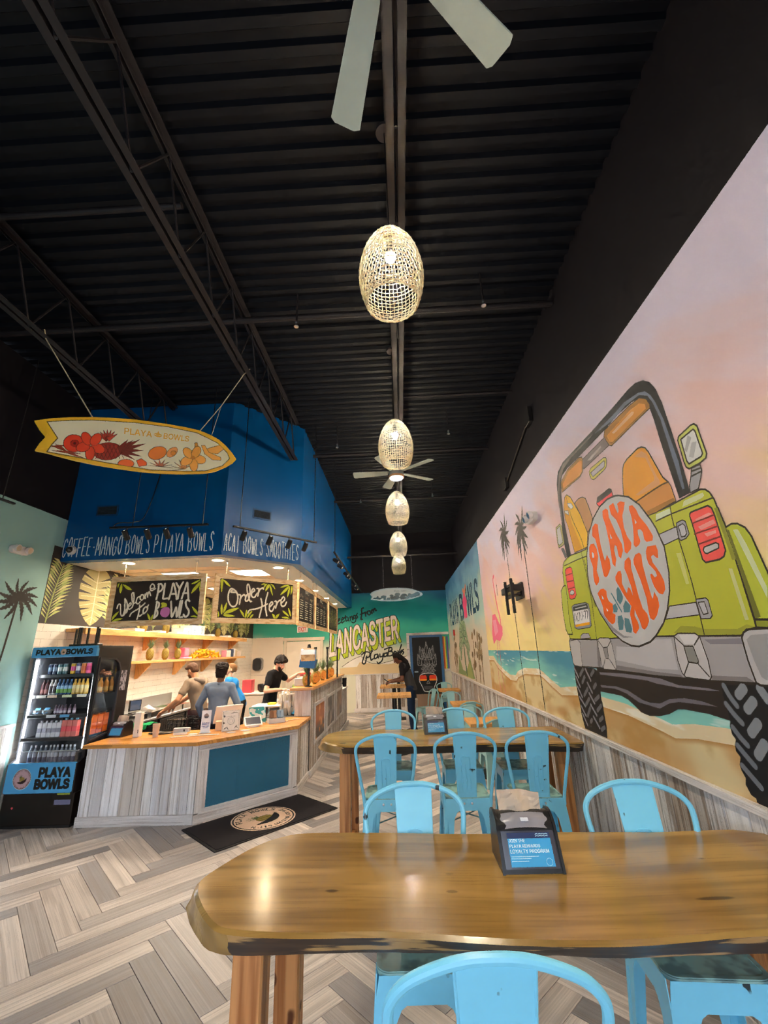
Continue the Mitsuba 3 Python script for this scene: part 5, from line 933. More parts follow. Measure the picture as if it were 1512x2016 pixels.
# ------------------------------------------------------------------ napkin dispensers
def dispenser(x, y, z, rz, label, s=1.0, napkin=True, text=True):
    t = thing('napkin_dispenser', label, 'napkin dispenser'); w = .112
    prof = Polygon(spl([(0, 0), (.004, .010), (.048, .120), (.070, .150), (.110, .168), (.155, .160), (.178, .12), (.185, 0)], 3)[:-1].tolist() + [(.185, 0)])
    body = prism(prof, 2 * w); v = body[0][:, [2, 0, 1]] - [w, 0, 0]
    put('body', (v, body[1]), BLACKPLASTIC, t, smooth=30)
    ch = prism(prof.buffer(.008, join_style=1).intersection(sbox(-1, 0, 1, 1)), .010)
    for sgn in (-1, 1): put('cheek', (ch[0][:, [2, 0, 1]] + [sgn * w - .005, 0, 0], ch[1]), BLACKPLASTIC, t, smooth=30)
    u = np.array([0, .044, .11]); u /= np.linalg.norm(u); fr = ((-0, .0055, .0125), (1, 0, 0), u); H_ = .116
    put('bezel', onto(prism(sbox(-.102, 0, .102, H_), .0025), *fr), paint('2b2d3c', .15, .6, 0, .8), t)
    L = [('3fa3d8', sbox(-.080, .006, .086, .104)), ('23315c', sbox(-.080, .092, .086, .110))]
    if text:
        L += [('dff1fa', text_size('JOIN THE', .062, .011, -.076, .080)), ('dff1fa', text_size('PLAYA REWARDS', .118, .010, -.076, .064)), ('dff1fa', text_size('LOYALTY PROGRAM', .148, .012, -.076, .047))]
        L += [('a9d9f0', sbox(-.076, .036, .03, .0385)), ('a9d9f0', sbox(-.076, .030, .0, .0325)), ('a9d9f0', sbox(-.076, .022, -.01, .0245)), ('bfe3f4', LineString([(.03 + i * .006, .098 + (.0025 if i % 2 else 0)) for i in range(9)]).buffer(.0008)), ('bfe3f4', LineString([(.03 + i * .006, .104 + (.0025 if i % 2 else 0)) for i in range(9)]).buffer(.0008)), ('bfe3f4', Point(.066, .020).buffer(.012).difference(Point(.066, .020).buffer(.0105)))]
    (pv, pf), pc = picture(L); put('ad_card', xf(onto((pv, pf), *fr), t=(0, -.0031, .0013)), PRINT, t, color=pc, label='blue card reading JOIN THE PLAYA REWARDS LOYALTY PROGRAM' if text else 'pale printed card')
    hood = []
    cs = spl([(.050, .124), (.068, .149), (.095, .163)], 5)
    vv = []; ff = []
    for i, (a, b) in enumerate(cs):
        for xx in np.linspace(-.098, .098, 7): vv.append((xx, a - .002 + .004 * (xx / .098) ** 2, b + .008 * (1 - (xx / .098) ** 2)))
    for i in range(len(cs) - 1):
        for j in range(6): p = i * 7 + j; ff += [[p, p + 1, p + 8], [p, p + 8, p + 7]]
    put('hood', (np.array(vv), np.array(ff)), paint('8d8a90', .25, .5), t, smooth=True, label='grey hood')
    put('badge', xf(box(-.015, .015, -.001, .001, -.007, .007), rotx(-55), (0, .060, .155)), paint('e8eaf0', .3), t)
    if napkin:
        nx, ny = 14, 8; vv = []; rr_ = np.random.default_rng(int(abs(x) * 100) + 3)
        for j in range(ny):
            for i in range(nx):
                a, b = i / (nx - 1), j / (ny - 1)
                vv.append((-.085 + .17 * a, .115 + .012 * math.sin(a * 9 + b * 2) + .02 * b, .160 + .075 * b + .006 * math.sin(a * 5)))
        vv = np.array(vv); vv[:, 1] += rr_.uniform(-.004, .004, len(vv)); front_ = vv; back_ = vv + [0, .006, 0]; ff = []
        for j in range(ny - 1):
            for i in range(nx - 1): p = j * nx + i; ff += [[p, p + 1, p + nx + 1], [p, p + nx + 1, p + nx]]
        ff = np.array(ff); put('napkin', join((front_, ff), (back_, ff[:, ::-1])), paint('cdb8a2', .9, .1), t, smooth=25, label='brown paper napkin sticking up')
    move(t, place(x, y, z, rz, s))
    return t
dispenser(.464, 1.945, .991, 0, 'napkin dispenser on the nearest table with a blue card and a brown napkin on top')
dispenser(.318, 4.69, .991, 0, 'napkin dispenser on the second table with a blue card')
dispenser(-3.74, 5.92, .855, -8, 'napkin dispenser at the left end of the counter beside the drinks fridge', text=False)
dispenser(-1.80, 7.42, .855, -38, 'napkin dispenser at the right end of the counter under the raised bar', text=False)

# ------------------------------------------------------------------ order counter
ct = thing('order_counter', 'order counter clad in whitewashed boards with a blue panel in the slanted front', 'counter')
core = Polygon([(-3.80, 5.56), (-2.45, 5.56), (-1.50, 6.52), (-1.50, 7.23), (-1.70, 7.23), (-1.70, 6.62), (-2.53, 5.76), (-3.80, 5.76)])
put('core', prism(core, .80), paint('5e5854', .7), ct)
boards(ct, (-3.80, 5.56, 0), (1, 0, 0), 1.35, .10, .815, seed=12, name='front_board', w0=.10, w1=.15, m='counter_board')
dgu = np.array([.95, .96, 0]); dgl = float(np.linalg.norm(dgu)); dgu /= dgl; dgw = np.cross(dgu, [0, 0, 1])
o2 = np.array([-2.45, 5.56, 0]) + dgw * .001
put('blue_panel', onto(prism(sbox(.12, .135, dgl - .12, .735), .006), o2, dgu), textured('blue_grille', lambda p, n, uv: mix(C3('2d6c8a'), C3('174d68'), smoothstep(.15, .5, dr.sin((p.x * .7 + p.y * .7 + p.z) * 330) * dr.sin((p.x * .7 + p.y * .7 - p.z) * 330))), .45, .4), ct, label='blue finely perforated panel')
for x in (.12 + .37, .12 + .74): put('panel_seam', onto(prism(sbox(x, .14, x + .004, .73), .007), o2, dgu), paint('1c5570', .5), ct)
for nm, q, ax in (('frame_rail', (.0, .735, dgl, .815), 0), ('frame_rail', (.05, .085, dgl - .05, .135), 0), ('frame_stile', (.0, .10, .12, .735), 1), ('frame_stile', (dgl - .12, .10, dgl, .735), 1)):
    trimput(nm, prism(sbox(*q), .018), ax, ct, (o2, dgu))
boards(ct, (-1.50, 6.52, 0), (0, 1, 0), .72, .10, .815, seed=13, name='side_board', w0=.08, w1=.12)
trimput('base_board', onto(prism(sbox(0, 0, 1.36, .10), .022), (-3.81, 5.56, 0), (1, 0, 0)), 0, ct)
trimput('base_board', prism(sbox(-.01, 0, dgl + .01, .085), .03), 0, ct, (o2, dgu))
trimput('base_board', box(-1.505, -1.47, 6.53, 7.24, 0, .10, .003), 1, ct)

wt = Polygon([(-3.80, 5.45), (-2.43, 5.43), (-1.455, 6.40), (-1.455, 7.235), (-1.95, 7.235), (-2.05, 6.95), (-2.62, 6.32), (-3.80, 6.22)])
put('worktop', join(xf(prism(wt, .034), t=(0, 0, .814)), xf(prism(wt.buffer(-.003), .006), t=(0, 0, .848))), 'worktop_wood', ct, label='glossy amber wooden worktop')
# raised bar along the side
rb_ = thing('raised_bar', 'raised board clad bar with framed pictures, carrying the row of pineapples', 'bar')
put('core', box(-1.70, -1.475, 7.27, 11.0, 0, 1.235), paint('5e5854', .7), rb_)
boards(rb_, (-1.475, 7.26, 0), (0, 1, 0), 3.74, .10, 1.235, seed=14, name='side_board', w0=.09, w1=.13)
trimput('end_panel', box(-1.72, -1.46, 7.245, 7.27, .86, 1.235, .002), 2, rb_, label='pale end board')
trimput('base_board', box(-1.475, -1.44, 7.24, 12.2, 0, .10, .003), 1, rb_)
put('bar_top', box(-1.78, -1.40, 7.16, 10.95, 1.237, 1.28, .006), 'worktop_wood', rb_, label='wooden bar top')
put('gate_core', box(-1.66, -1.50, 11.02, 12.15, 0, .89), paint('5e5854', .7), rb_)
boards(rb_, (-1.50, 11.02, 0), (0, 1, 0), 1.15, .10, .89, seed=15, name='gate_board', w0=.12, w1=.16)
trimput('gate_cap', box(-1.69, -1.46, 11.0, 12.17, .89, .92, .003), 1, rb_)
def poster(fn, key):
    textured(key, fn, .3, .4); return key
PS = [poster(lambda p, n, uv: mix(mix(C3('3b2a26'), C3('b4622e'), smoothstep(.62, .80, p.z + .1 * fbm(p.y * 4, p.z * 5, 0.0, 3))), C3('d9924a'), smoothstep(.55, .75, fbm(p.y * 6, p.z * 9, 2.0, 4))), 'poster_sunset'),
      poster(lambda p, n, uv: mix(C3('34323a'), C3('9a8d86'), smoothstep(.45, .7, fbm(p.y * 6, p.z * 8, 3.0, 4))), 'poster_surf'),
      poster(lambda p, n, uv: mix(C3('8a6648'), C3('5a4a40'), smoothstep(.4, .7, fbm(p.y * 5, p.z * 4, 6.0, 4))), 'poster_beach')]
for i, (y0, y1) in enumerate([(7.52, 8.52), (8.72, 9.72), (9.95, 10.92)]):
    t = thing('framed_picture', ['first framed picture on the bar side, an orange sunset over dark water', 'second framed picture on the bar side, grey and dark', 'third framed picture on the bar side, brown and half hidden'][i], 'picture')
    for q, ax in (((0, 0, y1 - y0, .05), 0), ((0, .56, y1 - y0, .61), 0), ((0, .05, .06, .56), 1), ((y1 - y0 - .06, .05, y1 - y0, .56), 1)):
        trimput('frame', prism(sbox(*q), .022), ax, t, ((-1.461, y0, .40), (0, 1, 0)))
    put('print', onto(prism(sbox(.05, .04, y1 - y0 - .05, .57), .008), (-1.461, y0, .40), (0, 1, 0)), PS[i], t)

# ------------------------------------------------------------------ door mat with the round emblem
def emblem(r, pale='d9b9a2', dark='1c1a1c', ring_='d9b9a2', text=True):
    L = [(ring_, Point(0, 0).buffer(r, 24)), (dark, Point(0, 0).buffer(r * .955, 24)), (pale, Point(0, 0).buffer(r * .91, 24))]
    if text:
        L += [(dark, arc_text('PLAYA BOWLS', r * .77, r * .2, 165, 22)), (dark, arc_text("N.J.'S ORIGINAL", r * .77, r * .15, 205, 318, True)), (dark, arc_text('ACAI SHOP', r * .77, r * .13, 322, 372, True))]
    L += [('8f7a3c', affinity.scale(Point(0.02 * r, -.02 * r).buffer(1, 12), .30 * r, .22 * r))]
    for k in range(-2, 3): L.append(('4d4422', LineString([(.02 * r + k * .11 * r, -.22 * r), (.02 * r + k * .11 * r, .2 * r)]).buffer(.012 * r)))
    for a in (70, 95, 120, 145, 165, 190): a_ = math.radians(a); L.append(('4f5a33', Polygon([(-.12 * r, .12 * r), (-.12 * r + .45 * r * math.cos(a_ + .12), .12 * r + .38 * r * math.sin(a_ + .12)), (-.05 * r, .16 * r)])))
    L.append((dark, Polygon(spl([(-.5 * r, -.30 * r), (-.1 * r, -.22 * r), (.25 * r, -.08 * r), (.52 * r, .10 * r), (.45 * r, -.22 * r), (.2 * r, -.42 * r), (-.15 * r, -.45 * r)], 4, closed=True))))
    return L
mt = thing('door_mat', 'dark rubber floor mat with a round emblem reading PLAYA BOWLS in front of the counter', 'mat')
mc = np.array([-1.665, 5.665, 0]); mu = np.array([.68, .733, 0]); mu /= np.linalg.norm(mu)
put('base', onto(prism(rrect(1.53, .84, .02), .006), mc + [0, 0, .001], mu, np.cross([0, 0, 1], mu)), paint('1f1e20', .75, .2), mt)
put('carpet', onto(prism(rrect(1.47, .78, .01), .004), mc + [0, 0, .007], mu, np.cross([0, 0, 1], mu)), textured('mat_pile', lambda p, n, uv: mix(C3('232124'), C3('2e2b2f'), noise(p.x * 300, p.y * 300, 0.0)), .9, .1), mt)
put_picture('emblem', [(c, affinity.rotate(g, 8, origin=(0, 0))) for c, g in emblem(.36)], (mc + [0, 0, .0115], mu, np.cross([0, 0, 1], mu)), mt, 'round emblem with a pineapple and the words PLAYA BOWLS')

# ------------------------------------------------------------------ open drinks fridge
fr = thing('drinks_fridge', 'tall black open drinks fridge with blue PLAYA BOWLS panels and a side window', 'fridge')
x0, x1, y0, y1, H_ = -4.71, -3.86, 5.50, 6.27, 1.985
put('base', box(x0, x1, y0 + .03, y1, .03, .36, .01), paint('17110f', .35, .4), fr)
put('kick_plate', box(x0 + .01, x1 - .01, y0 + .05, y1, 0, .03), BLACKMETAL, fr)
put('back', box(x0, x1, y1 - .05, y1, .36, H_, .004), paint('19191c', .4), fr)
sidewin = Polygon([(.10, .86), (.52, .92), (.545, 1.0), (.545, 1.66), (.50, 1.76), (.42, 1.81), (.10, 1.83)]).buffer(.02).buffer(-.02)
sideP = Polygon([(0, .36), (.77, .36), (.77, H_), (.03, H_), (.06, 1.84), (.10, .70), (0, .66)])
sm = prism(sideP.difference(sidewin), .035)
put('side_panel', onto(sm, (x1 - .036, y0, 0), (0, 1, 0)), paint('1a1517', .35, .5), fr, label='black right side with a rounded window')
put('side_panel', onto(prism(sideP, .03), (x0, y0, 0), (0, 1, 0)), paint('55565c', .35, .5), fr, label='grey left side')
put('side_window', onto(prism(sidewin.buffer(-.002), .002), (x1 - .02, y0, 0), (0, 1, 0)), 'clear_glass', fr)
put('window_gasket', onto(prism(sidewin.buffer(.012).difference(sidewin.buffer(-.010)), .012), (x1 - .004, y0, 0), (0, 1, 0)), paint('3b3b40', .3, .5, .5), fr)
put('top', box(x0, x1, y0 + .03, y1, H_ - .04, H_, .004), paint('1a1517', .4), fr)
put('header', box(x0, x1, y0 + .01, y0 + .06, 1.855, H_, .006), paint('4b94c4', .35, .4), fr, label='blue header sign')
hl = [('101216', heavy(text_size('PLAYA', .32, .062, .06, .035), .0035)), ('101216', heavy(text_size('BOWLS', .345, .062, .45, .035), .0035))] + [(c, affinity.translate(g, .415, .066)) for c, g in emblem(.038, 'c9a08c', '3a2c28', 'b9c4cc', False)]
put_picture('header_lettering', hl, ((x0, y0 + .009, 1.855), (1, 0, 0)), fr, 'black words PLAYA BOWLS', m=PRINT)
pan = rrect(.83, .31, .015, .415, .155)
put('lower_panel', onto(join(prism(pan, .03), xf(prism(pan.buffer(-.006), .006), t=(0, 0, .03))), (x0 + .01, y0 + .035, .36), (1, 0, 0)), paint('4aa0d4', .3, .5), fr, label='bright blue front panel')
pl = [('0f1316', heavy(text_size('PLAYA', .375, .098, .40, .165))), ('0f1316', heavy(text_size('BOWLS', .41, .098, .37, .045)))] + [(c, affinity.translate(g, .205, .15)) for c, g in emblem(.108, 'b99aa0', '2c1c1c', 'd8d5d6', False)]
pl += [('4a3038', affinity.translate(arc_text('PLAYA BOWLS', .092, .02, 165, 15), .205, .15)), ('4a3038', affinity.translate(arc_text('ORIGINAL ACAI SHOP', .092, .016, 195, 345, True), .205, .15))]
put_picture('panel_lettering', pl, ((x0 + .01, y0 - .0018, .36), (1, 0, 0)), fr, 'black words PLAYA BOWLS and a round emblem', m=PRINT)
put('front_lip', box(x0 + .02, x1 - .036, y0 + .03, y0 + .045, .67, .79, .004), 'clear_glass', fr, label='clear front guard')
put('lip_edge', box(x0 + .02, x1 - .036, y0 + .028, y0 + .047, .785, .795, .002), paint('9fa3a8', .3, .5, .7), fr)
put('sticker', box(x1 - .20, x1 - .05, y0 + .026, y0 + .031, .335, .352), paint('9aa33c', .5), fr)
nf = thing
put('rating_plate', box(x1 - .22, x1 - .03, y0 + .026, y0 + .031, .235, .285), paint('6b6d8c', .4), fr)
put('indicator', xf(lathe([(.001, .006), (.01, .004), (.012, 0)], 12), rotx(90), (x0 + .14, y0 + .03, .21)), paint('d84a5a', .3), fr)
for i, (z, yf) in enumerate(((1.645, .16), (1.405, .12), (1.18, .09), (.925, .08), (.64, .06))):
    s = put('shelf', box(x0 + .04, x1 - .04, y0 + yf, y1 - .05, z - .018, z, .003), paint('1e1f22', .35, .5), fr)
    put('price_rail', box(x0 + .04, x1 - .04, y0 + yf - .012, y0 + yf, z - .035, z + .004, .002), paint('2a2b2f', .3, .5), s)
    if i in (1, 2):
        for k, (a, c_) in enumerate(((.10, 'ded8d2'), (.24, 'e2c8b4'), (.43, 'c9d4b0'), (.62, 'd8d6c4')) if i == 1 else ((.30, 'cfd0d8'), (.47, '5a9fd0'))): put('price_tag', box(x0 + a, x0 + a + .12, y0 + yf - .0155, y0 + yf - .012, z - .03, z), paint(c_, .5), s)
put('inner_wall', box(x0 + .03, x0 + .034, y0 + .12, y1 - .05, .64, 1.85), paint('8a8d94', .45), fr)
put('led_strip', box(x0 + .036, x0 + .052, y0 + .075, y0 + .10, .66, 1.83, .003), WHITEPLASTIC, fr, emitter=emit(COOL, L_LED))
put('led_strip', box(x1 - .050, x1 - .040, y0 + .085, y0 + .10, .80, 1.83, .002), WHITEPLASTIC, fr, emitter=emit(COOL, L_LED * .5))
put('notice', box(x1 - .001, x1 + .001, y0 + .575, y0 + .70, 1.40, 1.66), textured('notice_print', lambda p, n, uv: mix(C3('8f8c98'), C3('3a3944'), smoothstep(.5, .6, noise(p.y * 60, p.z * 45, 0.0))), .4), fr, label='printed notices taped to the side')
def drink(prof, bands, n=16):
    """lathe with a colour per ring"""
    P = []; C = []
    for (r, z), c in zip(prof, bands): P.append((r, z)); C.append(c)
    v, f = lathe(P, n); col = np.vstack([np.tile(lin(c), (n, 1)) for c in C] + [lin(C[0]), lin(C[-1])]); return (v, f), col
DRINK = vcol('drink_label', .25, .5)
ORD = ['first', 'second', 'third', 'fourth', 'fifth', 'sixth', 'seventh', 'eighth', 'ninth', 'tenth', 'last']
_grp = {}
def put_drink(name, label, m, c, x, y, z, group=None, smooth=False):
    if group:
        i = _grp.get(group, 0); _grp[group] = i + 1; label = label.split(' at the ')[0].split(' in the middle')[0].split(' on the ')[0] + ', %s on the %s' % (ORD[i], group.split(' on the ')[1])
    k = name_in(name); scene[k] = mikit.ply((m[0] + [x, y, z], m[1]), DRINK, color=c); labels[k] = {'label': label, 'category': {'drink_can': 'can', 'drink_bottle': 'bottle', 'drink_carton': 'carton', 'snack_tray': 'food tray', 'juice_jug': 'jug'}.get(name, 'bottle')}
    if group: labels[k]['group'] = group
def can(c, c2, r=.030, h=.125): return drink([(r * .82, 0), (r, .008), (r, h * .3), (r, h * .3 + .001), (r, h * .7), (r, h * .7 + .001), (r, h - .012), (r * .85, h), (r * .78, h), (r * .78, h - .004)], [c, c, c, c2, c2, c, c, 'b9bcc0', 'b9bcc0', 'a9acb0'])
def bottle(body, lab, cap, r=.027, h=.19, lab2=None): return drink([(r * .9, 0), (r, .006), (r, h * .10), (r, h * .10 + .001), (r, h * .36), (r, h * .36 + .001), (r, h * .58), (r, h * .58 + .001), (r * .95, h * .66), (r * .45, h * .84), (r * .42, h * .88), (r * .5, h * .885), (r * .5, h)], [body, body, body, lab, lab, lab2 or body, lab2 or body, body, body, body, body, cap, cap])
R1, R2, R3, R4 = 'top fridge shelf', 'second fridge shelf', 'third fridge shelf', 'fourth fridge shelf'
for x, (c, c2), d in zip([-4.584, -4.522], [('22304a', '6f8296')] * 2, [0, 0]): put_drink('drink_can', 'slim dark blue can at the left of the top fridge shelf', *can(c, c2, .027, .13), x, 5.72, 1.645, 'dark blue cans on the top fridge shelf')
for x in (-4.455, -4.384): put_drink('drink_can', 'teal and white can in the middle of the top fridge shelf', *can('3f6a70', 'cfd8d4', .029, .13), x, 5.72, 1.645, 'teal cans on the top fridge shelf')
for x, c, c2, d in ((-4.28, 'e8b420', 'd84a8a', 'yellow and pink'), (-4.213, '4a4a72', 'e6e2e8', 'white and purple'), (-4.142, 'e08438', 'd86a3a', 'orange'), (-4.076, 'e86a92', 'c0406e', 'pink')):
    put_drink('drink_can', d + (' can at the right of the top fridge shelf' if 'can' not in d else ' cans on the top fridge shelf'), *can(c, c2, .031, .135), x, 5.72, 1.645)
for x in (-4.621, -4.569): put_drink('drink_bottle', 'dark red brown bottle at the left of the second fridge shelf', *bottle('4a2a2c', '8a5c58', '2a1c1e', .024, .18), x, 5.70, 1.405, 'red brown bottles on the ' + R2)
for x in (-4.518, -4.471): put_drink('drink_bottle', 'white and dark striped bottle on the second fridge shelf', *bottle('d8d4d0', '3c3438', 'e0dcd8', .022, .18, '4a4044'), x, 5.70, 1.405, 'striped bottles on the ' + R2)
for x in (-4.415, -4.363, -4.314, -4.26): put_drink('drink_bottle', 'blue bottle with a green label in the middle of the second fridge shelf', *bottle('234a72', '6c9a4a', '2a5a8c', .0235, .18, '8fb4d4'), x, 5.70, 1.405, 'blue bottles on the ' + R2)
for x in (-4.209, -4.157, -4.106, -4.05): put_drink('drink_bottle', 'yellow bottle at the right of the second fridge shelf', *bottle('d0a648', 'dcc07c', 'c89a3c', .0245, .18, 'e0cf9c'), x, 5.70, 1.405, 'yellow bottles on the ' + R2)
for x, d in ((-4.607, 'left'), (-4.49, 'right')):
    t = thing('snack_tray', d + ' of two clear snack trays with blue cards on the third fridge shelf', 'food tray')
    put('bowl', xf(lathe([(.03, 0), (.045, .01), (.055, .05), (.053, .05)], 18), t=(x, 5.68, 1.18)), paint('9fa6ac', .2, .6), t)
    put('card', xf(xf(box(-.035, .035, -.002, .002, 0, .075, .001), rotx(-38)), t=(x, 5.635, 1.195)), paint('5fa8d8', .35), t)
for x in (-4.371, -4.332, -4.293, -4.247, -4.191, -4.131): put_drink('drink_bottle', 'short purple and white bottle on the third fridge shelf', *bottle('5a4656', 'c9c0cc', '3a2c3a', .0185, .11, '8a7488'), x, 5.66, 1.18, 'purple bottles on the ' + R3)
def carton(c, c2, top, w=.03, h=.165):
    m = join(box(-w, w, -w, w, 0, h * .32, .002), box(-w, w, -w, w, h * .32, h * .62, .002), box(-w, w, -w, w, h * .62, h, .002), box(-w * .4, w * .4, -w * .4, w * .4, h, h + .022, .002))
    return m, np.vstack([np.tile(lin(q), (24, 1)) for q in (c, c2, c, top)])
for x in (-4.515, -4.451, -4.391, -4.332, -4.273): put_drink('drink_carton', 'white and grey carton at the left of the fourth fridge shelf', *carton('d6d6de', '8f90a0', 'd0d0d8', .0275, .16), x, 5.66, .925, 'white cartons on the ' + R4)
for x in (-4.205, -4.137, -4.069): put_drink('drink_carton', 'salmon pink carton with a blue cap at the right of the fourth fridge shelf', *carton('d87a72', 'e05a62', '7fb8cc', .031, .185), x, 5.66, .925, 'pink cartons on the ' + R4)
for x in (-4.56, -4.505, -4.437, -4.378, -4.32, -4.276, -4.234, -4.175, -4.124, -4.073, -4.023): put_drink('drink_bottle', 'clear water bottle with a dark blue label on the bottom fridge shelf', *bottle('6d7684', '2a2f52', 'c9ccd4', .022, .20, '8f98a8'), x, 5.63, .64, 'water bottles on the bottom fridge shelf')
for k, (y, z) in enumerate(((5.75, .925), (5.86, .925), (5.97, .925))): put_drink('juice_jug', ['front', 'middle', 'rear'][k] + ' orange juice jug behind the side window of the fridge', *carton('e8782a', 'd86a22', 'f0a050', .048, .22), -3.955, y, z)
for k, y in enumerate((5.82, 5.93, 6.04)): put_drink('drink_bottle', ['front', 'middle', 'rear'][k] + ' amber bottle seen through the side window of the fridge', *bottle('c08a3c', 'd8b878', 'b0802c', .03, .18), -3.955, y, 1.405)

# ------------------------------------------------------------------ hanging menu boards
def menu_board(label, o, u, W, H, layers, hooks=(.12, .88), panel='2c221e', chain_gap=True):
    t = thing('menu_board', label, 'sign'); o = np.array(o, float); u = np.array(u, float); u /= np.linalg.norm(u); b = .075
    for q, ax in (((0, 0, W, b), 0), ((0, H - b, W, H), 0), ((0, b, b, H - b), 1), ((W - b, b, W, H - b), 1)):
        put('frame', onto(xf(prism(sbox(*q), .03), t=(0, 0, -.015)), o, u), 'sign_frame_wood', t)
    put('frame_edge', onto(join(*[xf(prism(sbox(*q), .012), t=(0, 0, .012)) for q in ((0, H - .012, W, H), (0, 0, W, .012), (0, 0, .012, H), (W - .012, 0, W, H))]), o, u), 'sign_frame_wood', t)
    put('panel', onto(xf(prism(sbox(b - .01, b - .01, W - b + .01, H - b + .01), .012), t=(0, 0, -.006)), o, u), paint(panel, .55, .3), t, label='dark chalkboard panel')
    if layers: put_picture('lettering', layers, (o + np.cross(u, [0, 0, 1]) * .0075, u), t)
    for h in hooks:
        p = o + u * W * h + [0, 0, H]
        nr = int((SOF - p[2] - .02) / .035)
        links = [tube([(p[0] + (.009 * math.cos(a) * (u[0] if k % 2 else -u[1])), p[1] + (.009 * math.cos(a) * (u[1] if k % 2 else u[0])), p[2] + .022 + k * .033 + .022 * math.sin(a)) for a in np.linspace(0, 2 * np.pi, 9)[:-1]], .0032, 5, closed=True) for k in range(max(nr, 1))]
        put('chain', join(*links), paint('c9b79a', .35, .5, .7), t)
        put('hook', xf(lathe([(.02, .0), (.022, -.012), (.008, -.018), (.006, -.03)], 14), t=(p[0], p[1], SOF)), METAL, t)
    return t
def inner_layers(W, H, items, b=.075):
    sx, sy = (W - 2 * b), (H - 2 * b)
    return [(c, affinity.translate(affinity.scale(g, sx, sy, origin=(0, 0)), b, b)) for c, g in items]
def sk(s, w, W, H, b=.075):
    return affinity.translate(unary_union([LineString(spl([(x * (W - 2 * b), y * (H - 2 * b)) for x, y in pts(q)], 4)).buffer(w / 2, quad_segs=3) for q in s.split(';')]), b, b)
def sp_(s, W, H, b=.075):
    return affinity.translate(unary_union([Polygon(spl([(x * (W - 2 * b), y * (H - 2 * b)) for x, y in pts(q)], 3, closed=True)).buffer(0) for q in s.split(';')]), b, b)
W_, H_ = 1.40, .71
CRM = 'efe3cd'
inr = sbox(.075, .075, W_ - .075, H_ - .075)
L = [('c9c93a', sp_(LEAF1, W_, H_).intersection(inr)), ('cf7ab4', sp_(PINK1, W_, H_)), ('c9c83c', sp_(TOP1, W_, H_)), (CRM, sk(WELCOME, .019, W_, H_)), (CRM, sk(TO, .020, W_, H_)), (CRM, sk(PLAYA1, .027, W_, H_)), (CRM, sk(BOWLS1, .027, W_, H_))]
menu_board('wood framed chalkboard hanging at the left, lettered Welcome to PLAYA BOWLS', (-4.18, 6.05, 2.245), (1, 0, 0), W_, H_, L)
L = [('c9c93a', sp_(LEAF2, W_, H_).intersection(inr)), (CRM, sk(ORDER, .024, W_, H_)), (CRM, sk(HERE, .024, W_, H_))]
menu_board('wood framed chalkboard hanging over the order point, lettered Order Here', (-2.655, 6.04, 2.25), (.68, .733, 0), W_, H_, L)
rr = random.Random(11)
def price_list():
    L = [(CRM, hand('BOWLS', .55, .90, .585, .065, .012))]
    for c in range(3):
        x = .16 + c * .40
        L.append((['d8b9a0', 'b98a6a', 'cfc0a0'][c], hand(['ACAI', 'PITAYA', 'MANGO'][c], x + .02, x + .26, .49, .045, .008)))
        for r in range(9): L.append((CRM, sbox(x, .43 - r * .038, x + .30 * rr.uniform(.6, 1), .43 - r * .038 + .012)))
    return L
menu_board('first small menu board along the bar, a chalked list of bowls', (-1.70, 7.16, 2.245), (0, 1, 0), 1.44, .72, price_list())
menu_board('second small menu board along the bar, a chalked list of bowls', (-1.70, 8.67, 2.245), (0, 1, 0), 1.50, .72, price_list())
L = []
for k in range(14):
    x = .10 + k * .092; L.append((['c9c93a', 'a9b24a', 'efe3cd'][k % 3], Polygon(spl([(x, .09), (x + .05, .30), (x + rr.uniform(-.02, .1), .62), (x + .075, .32)], 3, closed=True)).buffer(0).intersection(sbox(.08, .08, 1.34, .63))))
menu_board('third small menu board along the bar, painted with leaves', (-1.70, 10.32, 2.245), (0, 1, 0), 1.42, .72, L)

